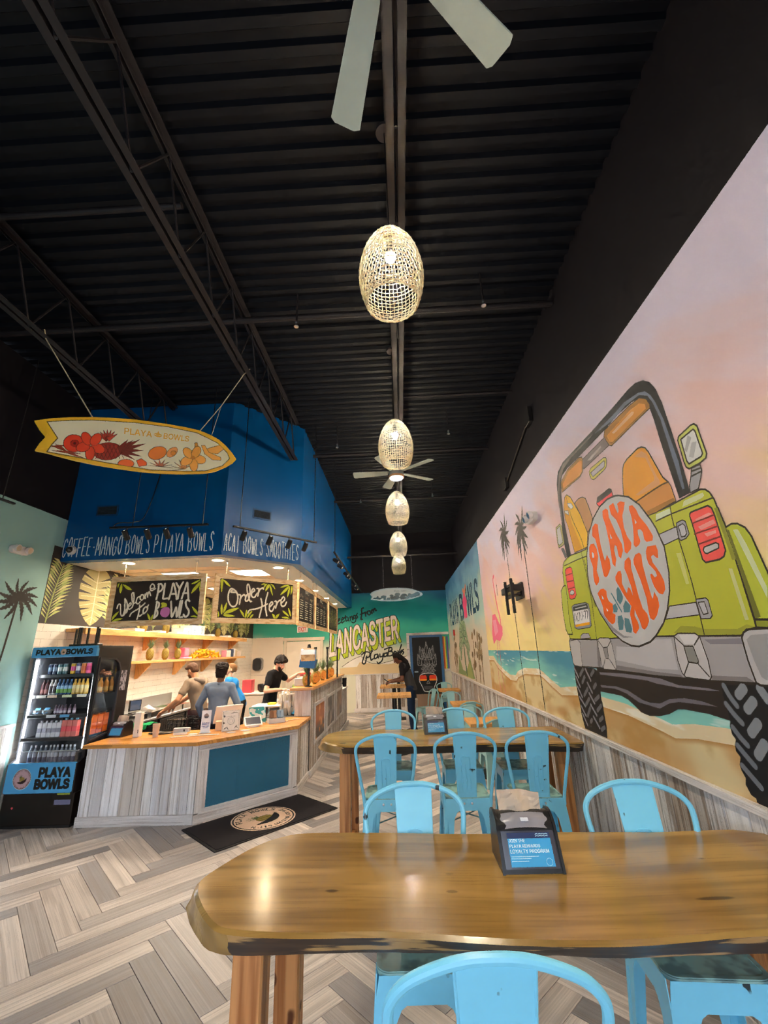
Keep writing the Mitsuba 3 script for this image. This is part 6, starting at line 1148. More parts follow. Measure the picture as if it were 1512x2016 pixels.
# ------------------------------------------------------------------ kitchen shelves and what stands on them
def shelf(label, y0, y1, z, br):
    t = thing('wall_shelf', label, 'shelf')
    put('board', box(XL + .006, -4.5, y0, y1, z - .045, z, .003), 'shelf_wood', t)
    if z > 2: put('front_edge', box(-4.515, -4.49, y0, y1, z - .085, z + .004, .003), 'shelf_wood', t)
    for y in br:
        m = prism(Polygon([(0, 0), (.26, 0), (.26, -.035), (.05, -.26), (0, -.26)]), .03); put('bracket', onto(m, (XL + .006, y + .015, z - .045), (1, 0, 0)), 'shelf_wood', t)
shelf('upper wooden wall shelf with pineapples and white boxes', 6.1, 12.75, 2.25, (8.06, 9.24, 10.54, 12.15))
shelf('lower wooden wall shelf with pineapples and a pile of bananas', 6.9, 12.75, 1.765, (6.95, 7.93, 9.25, 10.55, 12.12))
def pineapple(h=.21, r=.062, crown=.17, cut=False, seed=0):
    n, k = 32, 22; rr = np.random.default_rng(seed); zz = np.linspace(0, 1, k); P = r * np.power(np.clip(1 - np.abs(2 * zz - 1) ** 3.2, 0, 1), .5) * (.9 + .1 * np.sin(zz * 3)); P[0] = r * .45; P[-1] = r * .3
    v, f = lathe(np.column_stack([P, zz * h]), n)
    an = np.arctan2(v[:, 1], v[:, 0]); q = np.hypot(v[:, 0], v[:, 1]); z = v[:, 2] / h
    d = np.maximum(0, np.cos(8 * an + 26 * z)) * np.maximum(0, np.cos(8 * an - 26 * z)); v[:, :2] *= (1 + .07 * d)[:, None]
    t_ = np.clip(d, 0, 1)[:, None]; base = np.array(lin('7d6a2e')) * (1 - t_) + np.array(lin('b39440')) * t_
    lv = []
    for ring in range(5):
        for j in range(8 - ring):
            a = 2 * np.pi * (j + .5 * ring) / (8 - ring) + rr.uniform(-.15, .15); tilt = .95 - .19 * ring; L_ = crown * (.62 + .10 * ring) * rr.uniform(.9, 1.1)
            c = np.array([math.cos(a), math.sin(a), 0]); s = np.array([-math.sin(a), math.cos(a), 0]); P_ = []
            for u in np.linspace(0, 1, 5):
                rad = L_ * u * math.sin(tilt) * (.55 + .45 * u); P_.append((c * (.012 + rad) + np.array([0, 0, h * .985 + L_ * u * math.cos(tilt * (.55 + .5 * u))]), .013 * (1 - u) ** .7 + .001))
            vv = np.array([q_ for p, w in P_ for q_ in (p - s * w, p + c * w * -.35 , p + s * w)]); ff = []
            for i in range(4):
                for b in (0, 1): a0 = i * 3 + b; ff += [[a0, a0 + 1, a0 + 4], [a0, a0 + 4, a0 + 3]]
            lv.append((vv, np.array(ff)))
    return (v, f), base, join(*lv)
vcol('pineapple_skin', .55, .3); textured('pineapple_leaf', lambda p, n, uv: mix(C3('4f6a4a'), C3('8aa07a'), noise(p.x * 70, p.y * 70, p.z * 30)), .5, .3)
pa0 = None
UP = [(7.735, 'half hidden behind the welcome board, left on the upper shelf'), (8.50, 'second on the upper shelf, left of the white boxes'), (10.10, 'on the upper shelf just right of the white boxes'), (11.0, 'second last on the upper shelf'), (12.2, 'last on the upper shelf by the teal wall')]
LO = [(7.92, 'left of the three on the lower shelf'), (8.45, 'middle of the three on the lower shelf'), (8.93, 'right of the three on the lower shelf beside the pink box')]
for i, (y, lab, z) in enumerate([(y, l, 2.252) for y, l in UP] + [(y, l, 1.767) for y, l in LO]):
    M_ = place(-4.63 if i < 5 else -4.555, y, z, i * 47, 1.02)
    if pa0 is None:
        b, c, l = pineapple(seed=1); pa0 = thing('pineapple', 'whole pineapple ' + lab, 'pineapple', 'whole pineapples on the kitchen shelves')
        put('fruit', b, 'pineapple_skin', pa0, smooth=True, color=c); put('crown', l, 'pineapple_leaf', pa0, smooth=True, label='spiky green crown'); move(pa0, M_)
    else: copy(pa0, 'whole pineapple ' + lab, M_)
for i, (y, w, h) in enumerate([(7.45, .28, .05), (8.2, .22, .045), (8.85, .22, .045), (10.45, .22, .05), (11.5, .22, .05)]):
    solo('white_tray', 'low white tray on the upper shelf, ' + ['far left', 'second from left', 'just left of the white boxes', 'right of the white boxes', 'near the right end'][i], 'tray', join(box(-4.76, -4.52, y - w / 2, y + w / 2, 2.252, 2.262, .002), box(-4.525, -4.515, y - w / 2, y + w / 2, 2.252, 2.252 + h, .002), box(-4.765, -4.755, y - w / 2, y + w / 2, 2.252, 2.252 + h, .002), box(-4.76, -4.52, y - w / 2, y - w / 2 + .008, 2.252, 2.252 + h), box(-4.76, -4.52, y + w / 2 - .008, y + w / 2, 2.252, 2.252 + h)), WHITEPLASTIC)
def carton_box(label, y, w, h, logo):
    t = thing('carton', label, 'box')
    put('body', box(-4.76, -4.50, y - w / 2, y + w / 2, 2.252, 2.252 + h, .004), paint('ece6df', .6, .2), t)
    put('flap', box(-4.765, -4.495, y - w / 2 - .003, y + w / 2 + .003, 2.252 + h - .03, 2.252 + h + .002, .002), paint('e3dcd3', .6, .2), t)
    if logo: put_picture('logo', [('5f8296', affinity.scale(Point(0, 0).buffer(1), .055, .075)), ('ece6df', affinity.scale(Point(0, 0).buffer(1), .040, .060)), ('5f8296', Polygon([(0, .05), (.022, -.01), (0, -.04), (-.022, -.01)]))], ((-4.4985, y, 2.252 + h * .55), (0, 1, 0)), t)
    else: put_picture('marks', [('8a8078', sbox(.03, -.05, .08, -.04)), ('8a8078', Point(.055, -.01).buffer(.018)), ('8a8078', sbox(.03, -.07, .09, -.062))], ((-4.4985, y, 2.252 + h * .5), (0, 1, 0)), t)
carton_box('plain white carton on the upper shelf, left of three', 9.12, .32, .13, False)
carton_box('white carton with a blue ring emblem on the upper shelf, middle of three', 9.46, .27, .20, True)
carton_box('white carton with a blue ring emblem on the upper shelf, right of three', 9.80, .30, .21, True)
t = thing('pink_box', 'bright pink box on the lower shelf beside the bananas', 'box')
put('body', box(-4.70, -4.52, 9.14, 9.34, 1.80, 1.99, .005), paint('e2667c', .5), t); put('window', box(-4.5195, -4.516, 9.165, 9.315, 1.83, 1.965, .001), paint('f08a98', .3), t); put('tray', box(-4.74, -4.50, 9.08, 9.46, 1.767, 1.80, .008), paint('dfa3c0', .5), t)
# bananas, each one its own thing
def banana():
    P = [(.085 * math.sin(a), 0, .085 * (1 - math.cos(a))) for a in np.linspace(-1.0, 1.05, 12)]
    r = [.006, .012, .0165, .0185, .0195, .0195, .019, .018, .0155, .011, .006, .0055]; v, f = tube(P, r, 5)
    s = np.repeat(np.linspace(0, 1, 12), 5); c = np.where(((s < .06) | (s > .93))[:, None], lin('5a4a1c'), lin('e3ae22')); c = np.vstack([c, lin('5a4a1c'), lin('5a4a1c')])
    return (v, f), c
bm, bc = banana(); vcol('banana_skin', .45, .4); rr = random.Random(21); nb = 0
bp0 = mikit.ply(bm, 'banana_skin', smooth=True, color=bc)
for row, (n_, zz, ya, yb) in enumerate([(17, 1.785, 9.50, 11.15), (14, 1.825, 9.62, 11.0), (11, 1.862, 9.72, 10.85), (8, 1.898, 9.82, 10.65), (4, 1.93, 9.95, 10.35)]):
    for j in range(n_):
        k = name_in('banana'); y = ya + (yb - ya) * (j + .5) / n_ + rr.uniform(-.02, .02)
        scene[k] = {**bp0, 'to_world': T4().translate([-4.60 + rr.uniform(-.05, .06), y, zz]).rotate([0, 0, 1], rr.uniform(55, 120)).rotate([1, 0, 0], rr.uniform(-55, 55)).scale([1.25, 1.25, 1.25])}
        labels[k] = {'label': 'ripe yellow banana in the long pile on the lower kitchen shelf', 'category': 'banana', 'group': 'bananas piled on the lower kitchen shelf'}
for i in range(10):
    y = 11.25 + .055 * i + (.03 if i > 4 else 0)
    solo('spice_jar', 'small %s jar right of the bananas, %s of five' % ('pink' if i < 5 else 'white and red', ['first', 'second', 'third', 'fourth', 'fifth'][i % 5]), 'jar', join(xf(lathe([(.02, 0), (.022, .01), (.022, .13), (.016, .14)], 12), t=(-4.58, y, 1.767)), xf(lathe([(.020, .14), (.020, .165), (.002, .167)], 12), t=(-4.58, y, 1.767))), paint(['c9808a', 'e3d4c8'][i > 4], .4), group='pink jars on the lower shelf' if i < 5 else 'white jars on the lower shelf')
for i, (y, c, h) in enumerate([(11.88, '3d4a66', .19), (12.0, 'd8d2d6', .20), (12.11, 'c9b08a', .18), (12.5, 'd9d0c4', .14)]):
    solo('supply_box', ['dark blue', 'white', 'tan', 'short pale'][i] + ' box at the right end of the lower shelf', 'box', box(-4.70, -4.54, y - .045, y + .045, 1.767, 1.767 + h, .003), paint(c, .5))
solo('knife_rack', 'black rack of upright slats on top of the drinks fridge', 'rack', join(box(-4.47, -4.08, 5.80, 5.92, 1.987, 2.02, .004), *[box(x, x + .016, 5.84, 5.87, 2.02, 2.02 + h, .003) for x, h in ((-4.44, .20), (-4.40, .22), (-4.37, .22), (-4.27, .21), (-4.15, .22), (-4.12, .20))]), BLACKPLASTIC)

# ------------------------------------------------------------------ kitchen counters and gear
pc = thing('prep_counter', 'steel prep counter with black drawers along the kitchen wall', 'counter')
put('top', box(-4.78, -3.98, 6.5, 9.3, .87, .90, .004), STEEL, pc); put('body', box(-4.78, -4.02, 6.5, 9.3, .1, .87), paint('17181a', .4), pc)
for i, y in enumerate((6.6, 7.5, 8.4)): put('door', box(-4.022, -4.0, y, y + .82, .14, .84, .006), paint('202124', .35), pc)
put('splash_back', box(-4.785, -4.77, 6.5, 9.3, .90, 1.12, .002), STEEL, pc)
for i, (y, c) in enumerate([(7.0, 'b8b4ae'), (7.4, 'c9c2b6'), (7.75, 'd8cfc0'), (8.1, '7d9a62'), (8.45, 'b0654a')]):
    t = thing('food_pan', 'steel food pan set in the prep counter, %s from the left' % ['first', 'second', 'third', 'fourth', 'fifth'][i], 'pan')
    a, b = y - .15, y + .15
    put('rim', join(box(-4.40, -4.02, a, a + .012, .90, .985), box(-4.40, -4.02, b - .012, b, .90, .985), box(-4.40, -4.388, a, b, .90, .985), box(-4.032, -4.02, a, b, .90, .985)), CHROME, t); rr = random.Random(i)
    put('contents', join(*[ball(.03, (rr.uniform(-4.36, -4.06), rr.uniform(a + .03, b - .03), .935), 1, (1, 1, .8)) for _ in range(16)]), paint(c, .6), t, kind='stuff')
t = thing('green_cloth', 'green cloth over a black bin behind the left napkin dispenser', 'cloth')
v, f = flatmesh(sbox(0, 0, 1, 1)); nx = 12; V = []; F = []
for j in range(nx):
    for i in range(nx): V.append((-3.98 + .40 * i / 11, 6.36 + .3 * j / 11, .92 + .012 * math.sin(i * 1.3) * math.cos(j * .9) - (.06 if j == 0 else 0)))
for j in range(nx - 1):
    for i in range(nx - 1): p = j * nx + i; F += [[p, p + 1, p + nx + 1], [p, p + nx + 1, p + nx]]
put('sheet', (np.array(V), np.array(F)), paint('1f8a52', .8, .1), t, smooth=True); 
solo('waste_bin', 'black bin under the green cloth', 'bin', box(-3.97, -3.6, 6.37, 6.65, .0, .90, .02), BLACKPLASTIC)
for i, (y, h, c) in enumerate([(6.75, .30, 'clear'), (6.95, .34, 'clear'), (7.15, .30, 'clear')]):
    t = thing('blender', 'blender with a clear jug and black base at the left of the prep counter, %s' % ['first', 'second', 'third'][i], 'blender', )
    put('base', join(box(-4.66, -4.48, y - .075, y + .075, .90, 1.10, .02)), BLACKPLASTIC, t)
    put('jug', xf(lathe([(.05, 0), (.055, .02), (.075, .26), (.072, .26), (.052, .03), (.048, .02)], 16, cap=False), t=(-4.57, y, 1.10)), paint('aebbb4', .15, .6), t, smooth=40); put('lid', xf(lathe([(.075, 0), (.078, .02), (.05, .045), (.002, .05)], 16), t=(-4.57, y, 1.36)), BLACKPLASTIC, t)
t = thing('control_screen', 'small dark screen at the prep counter by the man in brown', 'screen'); put('case', xf(xf(box(-.11, .11, -.012, .012, 0, .17, .004), rotz(70)), t=(-4.45, 7.5, .985)), BLACKPLASTIC, t); put('glass', xf(xf(box(-.095, .095, -.0135, -.012, .015, .155), rotz(70)), t=(-4.45, 7.5, .985)), paint('3b4a66', .2), t)
solo('paper_sheet', 'white plastic wrap pulled up from the food pans', 'wrap', xf(hullmesh(np.random.default_rng(3).normal(0, 1, (26, 3)) * [.045, .05, .035]), t=(-4.26, 7.55, 1.00)), paint('d8d4ce', .3, .6))
for i, (x, y) in enumerate([(-3.42, 6.98), (-3.05, 7.0)]):
    t = thing('black_crate', ['left', 'right'][i] + ' black wire crate of lids behind the counter', 'crate')
    wire = [tube([(x - .17, y - .13, z), (x + .17, y - .13, z), (x + .17, y + .13, z), (x - .17, y + .13, z)], .005, 5, closed=True) for z in (.70, .78, .86, .93)] + [tube([(x + a, y + b, .70), (x + a, y + b, .93)], .004, 5) for a, b in [(-.17 + .068 * k, s * .13) for k in range(6) for s in (-1, 1)] + [(s * .17, -.13 + .065 * k) for k in range(5) for s in (-1, 1)]]
    put('wires', join(*wire), BLACKMETAL, t); put('lids', join(*[xf(lathe([(.05, 0), (.055, .01), (.002, .015)], 12), t=(x - .1 + .1 * (k % 3), y - .05 + .1 * (k // 3), .90)) for k in range(6)]), paint('26272a', .2, .6), t, kind='stuff')
    put('stand', box(x - .16, x + .16, y - .12, y + .12, 0, .70), paint('1b1b1d', .5), t)
wb = thing('paper_dispenser', 'black paper towel dispenser on the far kitchen wall', 'dispenser')
put('cover', onto(prism(rrect(.26, .36, .10), .16), (-4.56, YB - .002, 1.50), (1, 0, 0)), paint('1b1b1d', .25, .6), wb); put('side_trim', onto(prism(rrect(.30, .40, .11), .10), (-4.54, YB - .001, 1.50), (1, 0, 0)), paint('8a8683', .4), wb)
rc = thing('back_cabinet', 'white cabinet with a red bin on it behind the woman in blue', 'cabinet')
put('body', box(-3.55, -2.95, 9.75, 10.35, 0, .98, .006), paint('cbbdae', .5), rc); put('top', box(-3.58, -2.92, 9.72, 10.38, .98, 1.01, .004), paint('d8cbbb', .4), rc); put('door', box(-3.53, -2.97, 9.735, 9.75, .05, .94, .004), paint('c4b5a6', .5), rc)
solo('red_bin', 'red bin standing on the cabinet behind the woman in blue', 'bin', xf(prism(rrect(.22, .22, .03), .26), t=(-3.42, 10.0, 1.01)), paint('b8424a', .4))
solo('black_bowl_stack', 'stack of black bowls beside the red bin', 'bowls', xf(lathe([(.05, 0), (.10, .04), (.11, .12), (.105, .16), (.09, .17)], 18), t=(-3.10, 10.0, 1.01)), BLACKPLASTIC)
wc = thing('work_counter', 'black work counter where the man in the black tee stands', 'counter')
put('body', box(-2.55, -1.75, 8.55, 10.6, 0, .90, .006), paint('1c1c1e', .5), wc); put('top', box(-2.57, -1.73, 8.53, 10.62, .90, .93, .003), STEEL, wc)
t = thing('red_blender', 'pale machine with a red top behind the pineapples, near the man in the black tee', 'machine'); put('body', box(-2.05, -1.87, 9.0, 9.2, .93, 1.36, .015), paint('d9d0c6', .4), t); put('red_top', box(-2.06, -1.86, 8.99, 9.21, 1.36, 1.43, .02), paint('c9302c', .35), t); put('handle', tube([(-2.04, 9.1, 1.43), (-2.04, 9.1, 1.48), (-1.88, 9.1, 1.48), (-1.88, 9.1, 1.43)], .008, 6), CHROME, t)
t = thing('ingredient_bucket', 'clear bucket of greens before the man in the black tee', 'bucket'); put('tub', xf(lathe([(.09, 0), (.12, .28), (.116, .28), (.088, .01)], 18, cap=False), t=(-1.95, 8.35, .93)), paint('c4c8c4', .2, .6), t); put('greens', join(*[ball(.035, (-1.95 + random.Random(k).uniform(-.07, .07), 8.35 + random.Random(k + 9).uniform(-.07, .07), 1.19 + random.Random(k + 5).uniform(0, .04)), 1) for k in range(14)]), paint('7d9a3c', .6), t, kind='stuff')
solo('shelf_under_bucket', 'steel stand under the clear bucket behind the bar', 'stand', box(-2.06, -1.8, 8.22, 8.5, 0, .93, .004), STEEL)
t = thing('cup_stack', 'big clear bag of stacked cups beside the raised bar', 'cups'); rr = random.Random(5)
put('cups', join(*[xf(lathe([(.030, 0), (.042, .11), (.040, .11), (.028, .004)], 12), rotx(rr.uniform(-15, 15)), (-2.0 + .075 * (k % 4) + rr.uniform(-.01, .01), 7.45 + .075 * (k // 4 % 3), .86 + .10 * (k // 12))) for k in range(36)]), paint('dfd6c8', .2, .6), t, kind='stuff')
put('bag', xf(ball(1, (0, 0, .18), 3, (.19, .16, .20)), t=(-1.90, 7.52, .86)), 'clear_glass', t, smooth=True)
solo('counter_cabinet', 'low cabinet that carries the bag of cups', 'cabinet', box(-2.12, -1.72, 7.28, 7.75, 0, .855, .004), paint('3a3836', .5))
t = thing('white_scale', 'pale machine with black body on the counter before the man in the black tee', 'machine'); put('body', box(-2.42, -2.0, 7.35, 7.65, .86, .99, .02), paint('3a3a3c', .4), t); put('lid', box(-2.44, -1.98, 7.33, 7.67, .99, 1.02, .012), WHITEPLASTIC, t); put('yellow_sponge', box(-2.2, -2.08, 7.4, 7.5, 1.02, 1.05, .006), paint('d8c33c', .8), t)
solo('machine_stand', 'dark cabinet under the pale machine', 'cabinet', box(-2.46, -2.14, 7.30, 7.72, 0, .86, .004), paint('2c2b2b', .5))

# ------------------------------------------------------------------ on the worktop
WT = .855
t = thing('cup_dispenser', 'tall white box standing on the counter near its left end', 'box'); put('body', box(-3.46, -3.38, 5.86, 5.94, WT, WT + .29, .006), paint('ece2d6', .45), t); put('mark', box(-3.4, -3.39, 5.858, 5.861, WT + .05, WT + .09), paint('5a524c', .5), t)
solo('plastic_cup', 'clear plastic cup on the counter beside the tall white box', 'cup', xf(lathe([(.030, 0), (.034, .01), (.045, .15), (.043, .15), (.031, .012)], 20, cap=False), t=(-3.16, 5.86, WT + .001)), paint('d8b9a4', .2, .6), smooth=40)
solo('serving_tray', 'dark oval tray behind the clear cup', 'tray', xf(lathe([(.11, 0), (.13, .012), (.125, .014), (.10, .006)], 26), np.diag([1.3, .7, 1]), (-3.22, 6.10, WT + .001)), BLACKPLASTIC)
t = thing('card_reader', 'grey and white card reader lying on the counter', 'card reader'); put('body', xf(join(prism(rrect(.20, .085, .02), .05)), rotz(8), (-2.90, 6.02, WT + .022)), paint('b9b6b4', .35), t); put('pad', xf(prism(rrect(.17, .075, .03), .022), rotz(8), (-2.90, 5.98, WT + .001)), paint('efe9df', .5), t); put('slot', xf(box(.03, .05, -.044, -.040, .01, .035), rotz(8), (-2.90, 6.02, WT + .022)), BLACKPLASTIC, t)
t = thing('table_sign', 'tall white printed sign standing on the counter', 'sign'); a = rotz(12)
put('panel', xf(xf(box(-.06, .06, -.003, .003, 0, .27, .001), rotx(-6)), a, (-2.60, 6.03, WT)), paint('ece6e6', .4), t)
put('foot', xf(prism(rrect(.14, .08, .01), .008), a, (-2.60, 6.03, WT)), paint('d8d4d0', .3), t)
(pv, pf), pc_ = picture([('8a6a5a', Point(0, .20).buffer(.030)), ('3a2c28', Polygon([(-.028, .195), (.028, .195), (.02, .178), (-.02, .178)])), ('3d4f8a', sbox(-.045, .115, .045, .122)), ('3d4f8a', sbox(-.045, .098, .045, .108)), ('5a6aa0', sbox(-.045, .075, .045, .085)), ('5a6aa0', sbox(-.03, .058, .03, .066))])
put('print', xf(xf(onto((pv, pf), (0, -.0036, 0), (1, 0, 0)), rotx(-6)), a, (-2.60, 6.03, WT)), PRINT, t, color=pc_)
t = thing('point_of_sale_screen', 'white point of sale screen turned away on the counter', 'screen'); a = rotz(40)
put('panel', xf(xf(join(box(-.19, .19, -.012, .012, .06, .31, .008)), rotx(24)), a, (-2.52, 6.52, WT)), paint('e6dcd2', .4), t); put('stand', xf(box(-.06, .06, -.05, .08, 0, .10, .01), a, (-2.52, 6.52, WT)), paint('cfc5ba', .4), t); put('base', xf(box(-.10, .10, -.09, .11, 0, .015, .005), a, (-2.52, 6.52, WT)), paint('3a3a3c', .4), t)
t = thing('flyer_holder', 'clear holder with a line drawn flyer on the counter', 'flyer'); a = rotz(28)
put('holder', xf(xf(box(-.115, .115, -.004, .004, 0, .25, .002), rotx(-8)), a, (-2.30, 6.13, WT)), paint('d8cdc0', .35), t)
g_ = unary_union([Point(0, .12).buffer(.045).difference(Point(0, .12).buffer(.042)), Point(0, .12).buffer(.025).difference(Point(0, .12).buffer(.023)), sbox(-.10, .005, .10, .245).difference(sbox(-.097, .008, .097, .242)), LineString([(-.08, .03), (-.05, .05), (-.03, .02)]).buffer(.004), LineString([(.05, .03), (.07, .06), (.085, .03)]).buffer(.004), sbox(.0, .21, .08, .216), sbox(.02, .222, .07, .226), Point(-.085, .18).buffer(.012), Point(-.09, .1).buffer(.012), sbox(-.05, .175, .05, .178)])
(pv, pf), pc_ = picture([('efe6da', sbox(-.108, .003, .108, .247)), ('4a4440', g_)]); put('flyer', xf(xf(onto((pv, pf), (0, -.0046, 0), (1, 0, 0)), rotx(-8)), a, (-2.30, 6.13, WT)), PRINT, t, color=pc_)
solo('cardboard_box', 'small pale cardboard box between the sign and the flyer', 'box', xf(box(-.085, .085, -.06, .06, 0, .11, .003), rotz(20), (-2.46, 6.24, WT + .001)), paint('d6b490', .7, .2))
t = thing('payment_tablet', 'white payment tablet tilted toward the customer', 'tablet'); a = rotz(30)
put('stand', xf(prism(rrect(.16, .12, .02), .03), a, (-2.10, 6.42, WT)), WHITEPLASTIC, t); put('case', xf(xf(join(box(-.12, .12, -.085, .085, 0, .014, .006)), rotx(36)), a, (-2.10, 6.42, WT + .065)), WHITEPLASTIC, t); put('screen', xf(xf(box(-.10, .10, -.065, .065, .0142, .0152), rotx(36)), a, (-2.10, 6.42, WT + .065)), paint('4a4f5c', .1, .6, 0, 1.0), t)
solo('teal_folder', 'teal and white printed folder standing behind the payment tablet', 'folder', xf(xf(join(box(-.12, .12, -.002, .002, 0, .22, .001)), rotx(-14)), rotz(30), (-2.12, 6.68, WT)), textured('folder_print', lambda p, n, uv: mix(C3('3f9aa0'), C3('d8e0dc'), smoothstep(.5, .56, noise(p.x * 28, p.y * 28, p.z * 28))), .35))
t = thing('acrylic_display', 'clear display box with packs of snacks on the counter', 'display box'); a = rotz(30)
put('tray', xf(box(-.12, .12, -.08, .08, 0, .06, .004), a, (-1.86, 6.72, WT)), paint('c9c8c6', .25), t); put('cover', xf(hullmesh([(-.12, -.08, .06), (.12, -.08, .06), (.12, .08, .06), (-.12, .08, .06), (-.10, .0, .20), (.10, .0, .20), (.10, .08, .20), (-.10, .08, .20)]), a, (-1.86, 6.72, WT)), 'clear_glass', t)
for i, (dx, c) in enumerate([(-.07, '8a6248'), (-.02, 'b88a68'), (.04, '8fa8bc'), (.085, '9fb4c4')]): put('pack', xf(xf(box(-.022, .022, -.03, .03, 0, .10, .004), rotx(-18)), a, (-1.86 + dx * .86, 6.72 + dx * .5, WT + .06)), paint(c, .35), t)
for i, (x, y, r_) in enumerate([(-2.62, 5.80, 12), (-1.66, 6.86, 50)]):
    t = thing('counter_decal', ['left', 'right'][i] + ' pale looped strap lying on the worktop', 'strap'); P = spl([(-.30, 0, 0), (-.1, .05, 0), (.12, .06, 0), (.28, .02, 0), (.1, .03, 0), (-.1, .02, 0)] if i == 0 else [(-.12, -.03, 0), (-.05, .03, 0), (.08, .05, 0), (.14, .0, 0)], 5)
    put('band', xf(tube(P, .012, 6, flat=(1, .3)), rotz(r_), (x, y, WT + .006)), paint('d8c8ae', .5), t)
for i, (x, y) in enumerate([(-2.72, 5.95), (-2.24, 6.00), (-2.10, 6.12)]): solo('sticker_pad', ['round white coaster by the tall sign', 'white coaster in front of the flyer', 'white coaster in front of the tablet'][i], 'coaster', xf(lathe([(.06, 0), (.062, .006), (.002, .007)], 18), np.diag([1, .6, 1]), (x, y, WT + .001)), paint('e6dcd0', .5))

# ------------------------------------------------------------------ on the raised bar
BZ = 1.281
def cut_pineapple(seed):
    (v, f), c, l = pineapple(h=.20, r=.068, crown=.20, seed=seed)
    body = m3.Manifold(m3.Mesh(np.asarray(v, np.float32), np.asarray(f, np.uint32)))
    return v, f, c, l
for i, (y, dx) in enumerate([(7.38, 0), (7.95, .02), (8.35, -.02), (8.85, 0), (9.35, .02), (9.9, 0)]):
    k = thing('pineapple_boat', 'hollowed pineapple with a tall crown on the raised bar, %s from the viewer' % ['first', 'second', 'third', 'fourth', 'fifth', 'sixth'][i], 'pineapple', 'hollowed pineapples on the raised bar')
    b, c, l = pineapple(h=.20, r=.07, crown=.22, seed=30 + i); M_ = place(-1.56 + dx, y, BZ, 40 * i)
    put('shell', b, 'pineapple_skin', k, smooth=True, color=c, to_world=M_); put('crown', l, 'pineapple_leaf', k, smooth=True, to_world=M_)
    face = affinity.scale(Point(0, 0).buffer(1, 10), .052, .082)
    put('cut_face', onto(join(prism(face, .012)), (-1.53 + dx, y - .064, BZ + .10), (.9, .42, 0)), textured('pineapple_flesh', lambda p, n, uv: mix(C3('d08a3c'), C3('a8602a'), smoothstep(.5, .7, fbm(p.x * 40, p.y * 40, p.z * 40, 3))), .4), k, label='orange cut face')
t = thing('sample_stand', 'blue and clear sample stand on a black pole on the raised bar', 'stand')
px, py = -1.515, 7.30
put('pole', tube([(px, py, BZ), (px, py, 1.60)], .018, 10), BLACKMETAL, t, smooth=40); put('foot', xf(lathe([(.06, 0), (.06, .01), (.02, .02)], 18), t=(px, py, BZ)), BLACKMETAL, t)
put('blue_box', hullmesh([(px - .145, py - .08, 1.585), (px + .10, py - .08, 1.555), (px + .10, py + .08, 1.555), (px - .145, py + .08, 1.585), (px - .13, py - .08, 1.70), (px + .13, py - .08, 1.69), (px + .13, py + .08, 1.69), (px - .13, py + .08, 1.70)]), paint('1f5c94', .35), t, label='blue tilted base')
put('front_print', box(px - .115, px + .115, py - .083, py - .081, 1.675, 1.775), textured('sand_print', lambda p, n, uv: mix(C3('d9b27c'), C3('b98a56'), smoothstep(.4, .7, fbm(p.x * 20, p.z * 20, 0.0, 3))), .4), t, label='sandy print'); put('clear_hood', hullmesh([(px - .13, py - .08, 1.70), (px + .13, py - .08, 1.70), (px + .13, py + .08, 1.70), (px - .13, py + .08, 1.70), (px - .12, py - .07, 1.85), (px + .12, py - .07, 1.85), (px + .12, py + .07, 1.85), (px - .12, py + .07, 1.85), (px - .06, py, 1.885), (px + .06, py, 1.885)]), 'clear_glass', t); put('knob', xf(lathe([(.03, 1.88), (.032, 1.90), (.022, 1.915), (.026, 1.93), (.002, 1.94)], 16), t=(px, py, 0)), BLACKPLASTIC, t, smooth=40)
for i, (x, y) in enumerate([(-1.66, 8.6), (-1.52, 9.15), (-1.40, 9.75)]):
    t = thing('bar_post', 'slim black post with a cap behind the pineapples, %s' % ['left', 'middle', 'right'][i], 'post'); put('shaft', tube([(x, y, BZ), (x, y, 1.88)], .016, 10), BLACKMETAL, t, smooth=40); put('cap', xf(lathe([(.028, 1.86), (.03, 1.89), (.026, 1.90)], 14), t=(x, y, 0)), BLACKMETAL, t)
t = thing('utensil_cup', 'black cup of utensils fixed at the far end of the raised bar', 'cup'); put('cup', xf(lathe([(.045, 0), (.055, .20), (.052, .20), (.042, .01)], 18, cap=False), t=(-1.40, 10.99, .99)), BLACKPLASTIC, t); put('holder_arm', box(-1.47, -1.44, 10.93, 11.0, 1.05, 1.08), BLACKMETAL, t); put('utensils', join(*[tube([(-1.40 + .02 * math.cos(k), 10.99 + .02 * math.sin(k), 1.0), (-1.40 + .04 * math.cos(k), 10.99 + .04 * math.sin(k), 1.26)], .004, 5) for k in range(6)]), paint('d8c8b0', .5), t)
t = thing('plastic_tub', 'frosted tub on the near end of the raised bar', 'tub'); put('tub', join(box(-1.80, -1.60, 7.50, 7.66, BZ, BZ + .12, .01)), paint('b9b4ae', .25, .5), t); put('handle', tube([(-1.78, 7.58, BZ + .12), (-1.78, 7.58, BZ + .17), (-1.62, 7.58, BZ + .17), (-1.62, 7.58, BZ + .12)], .006, 6), paint('4a4c4a', .4), t)

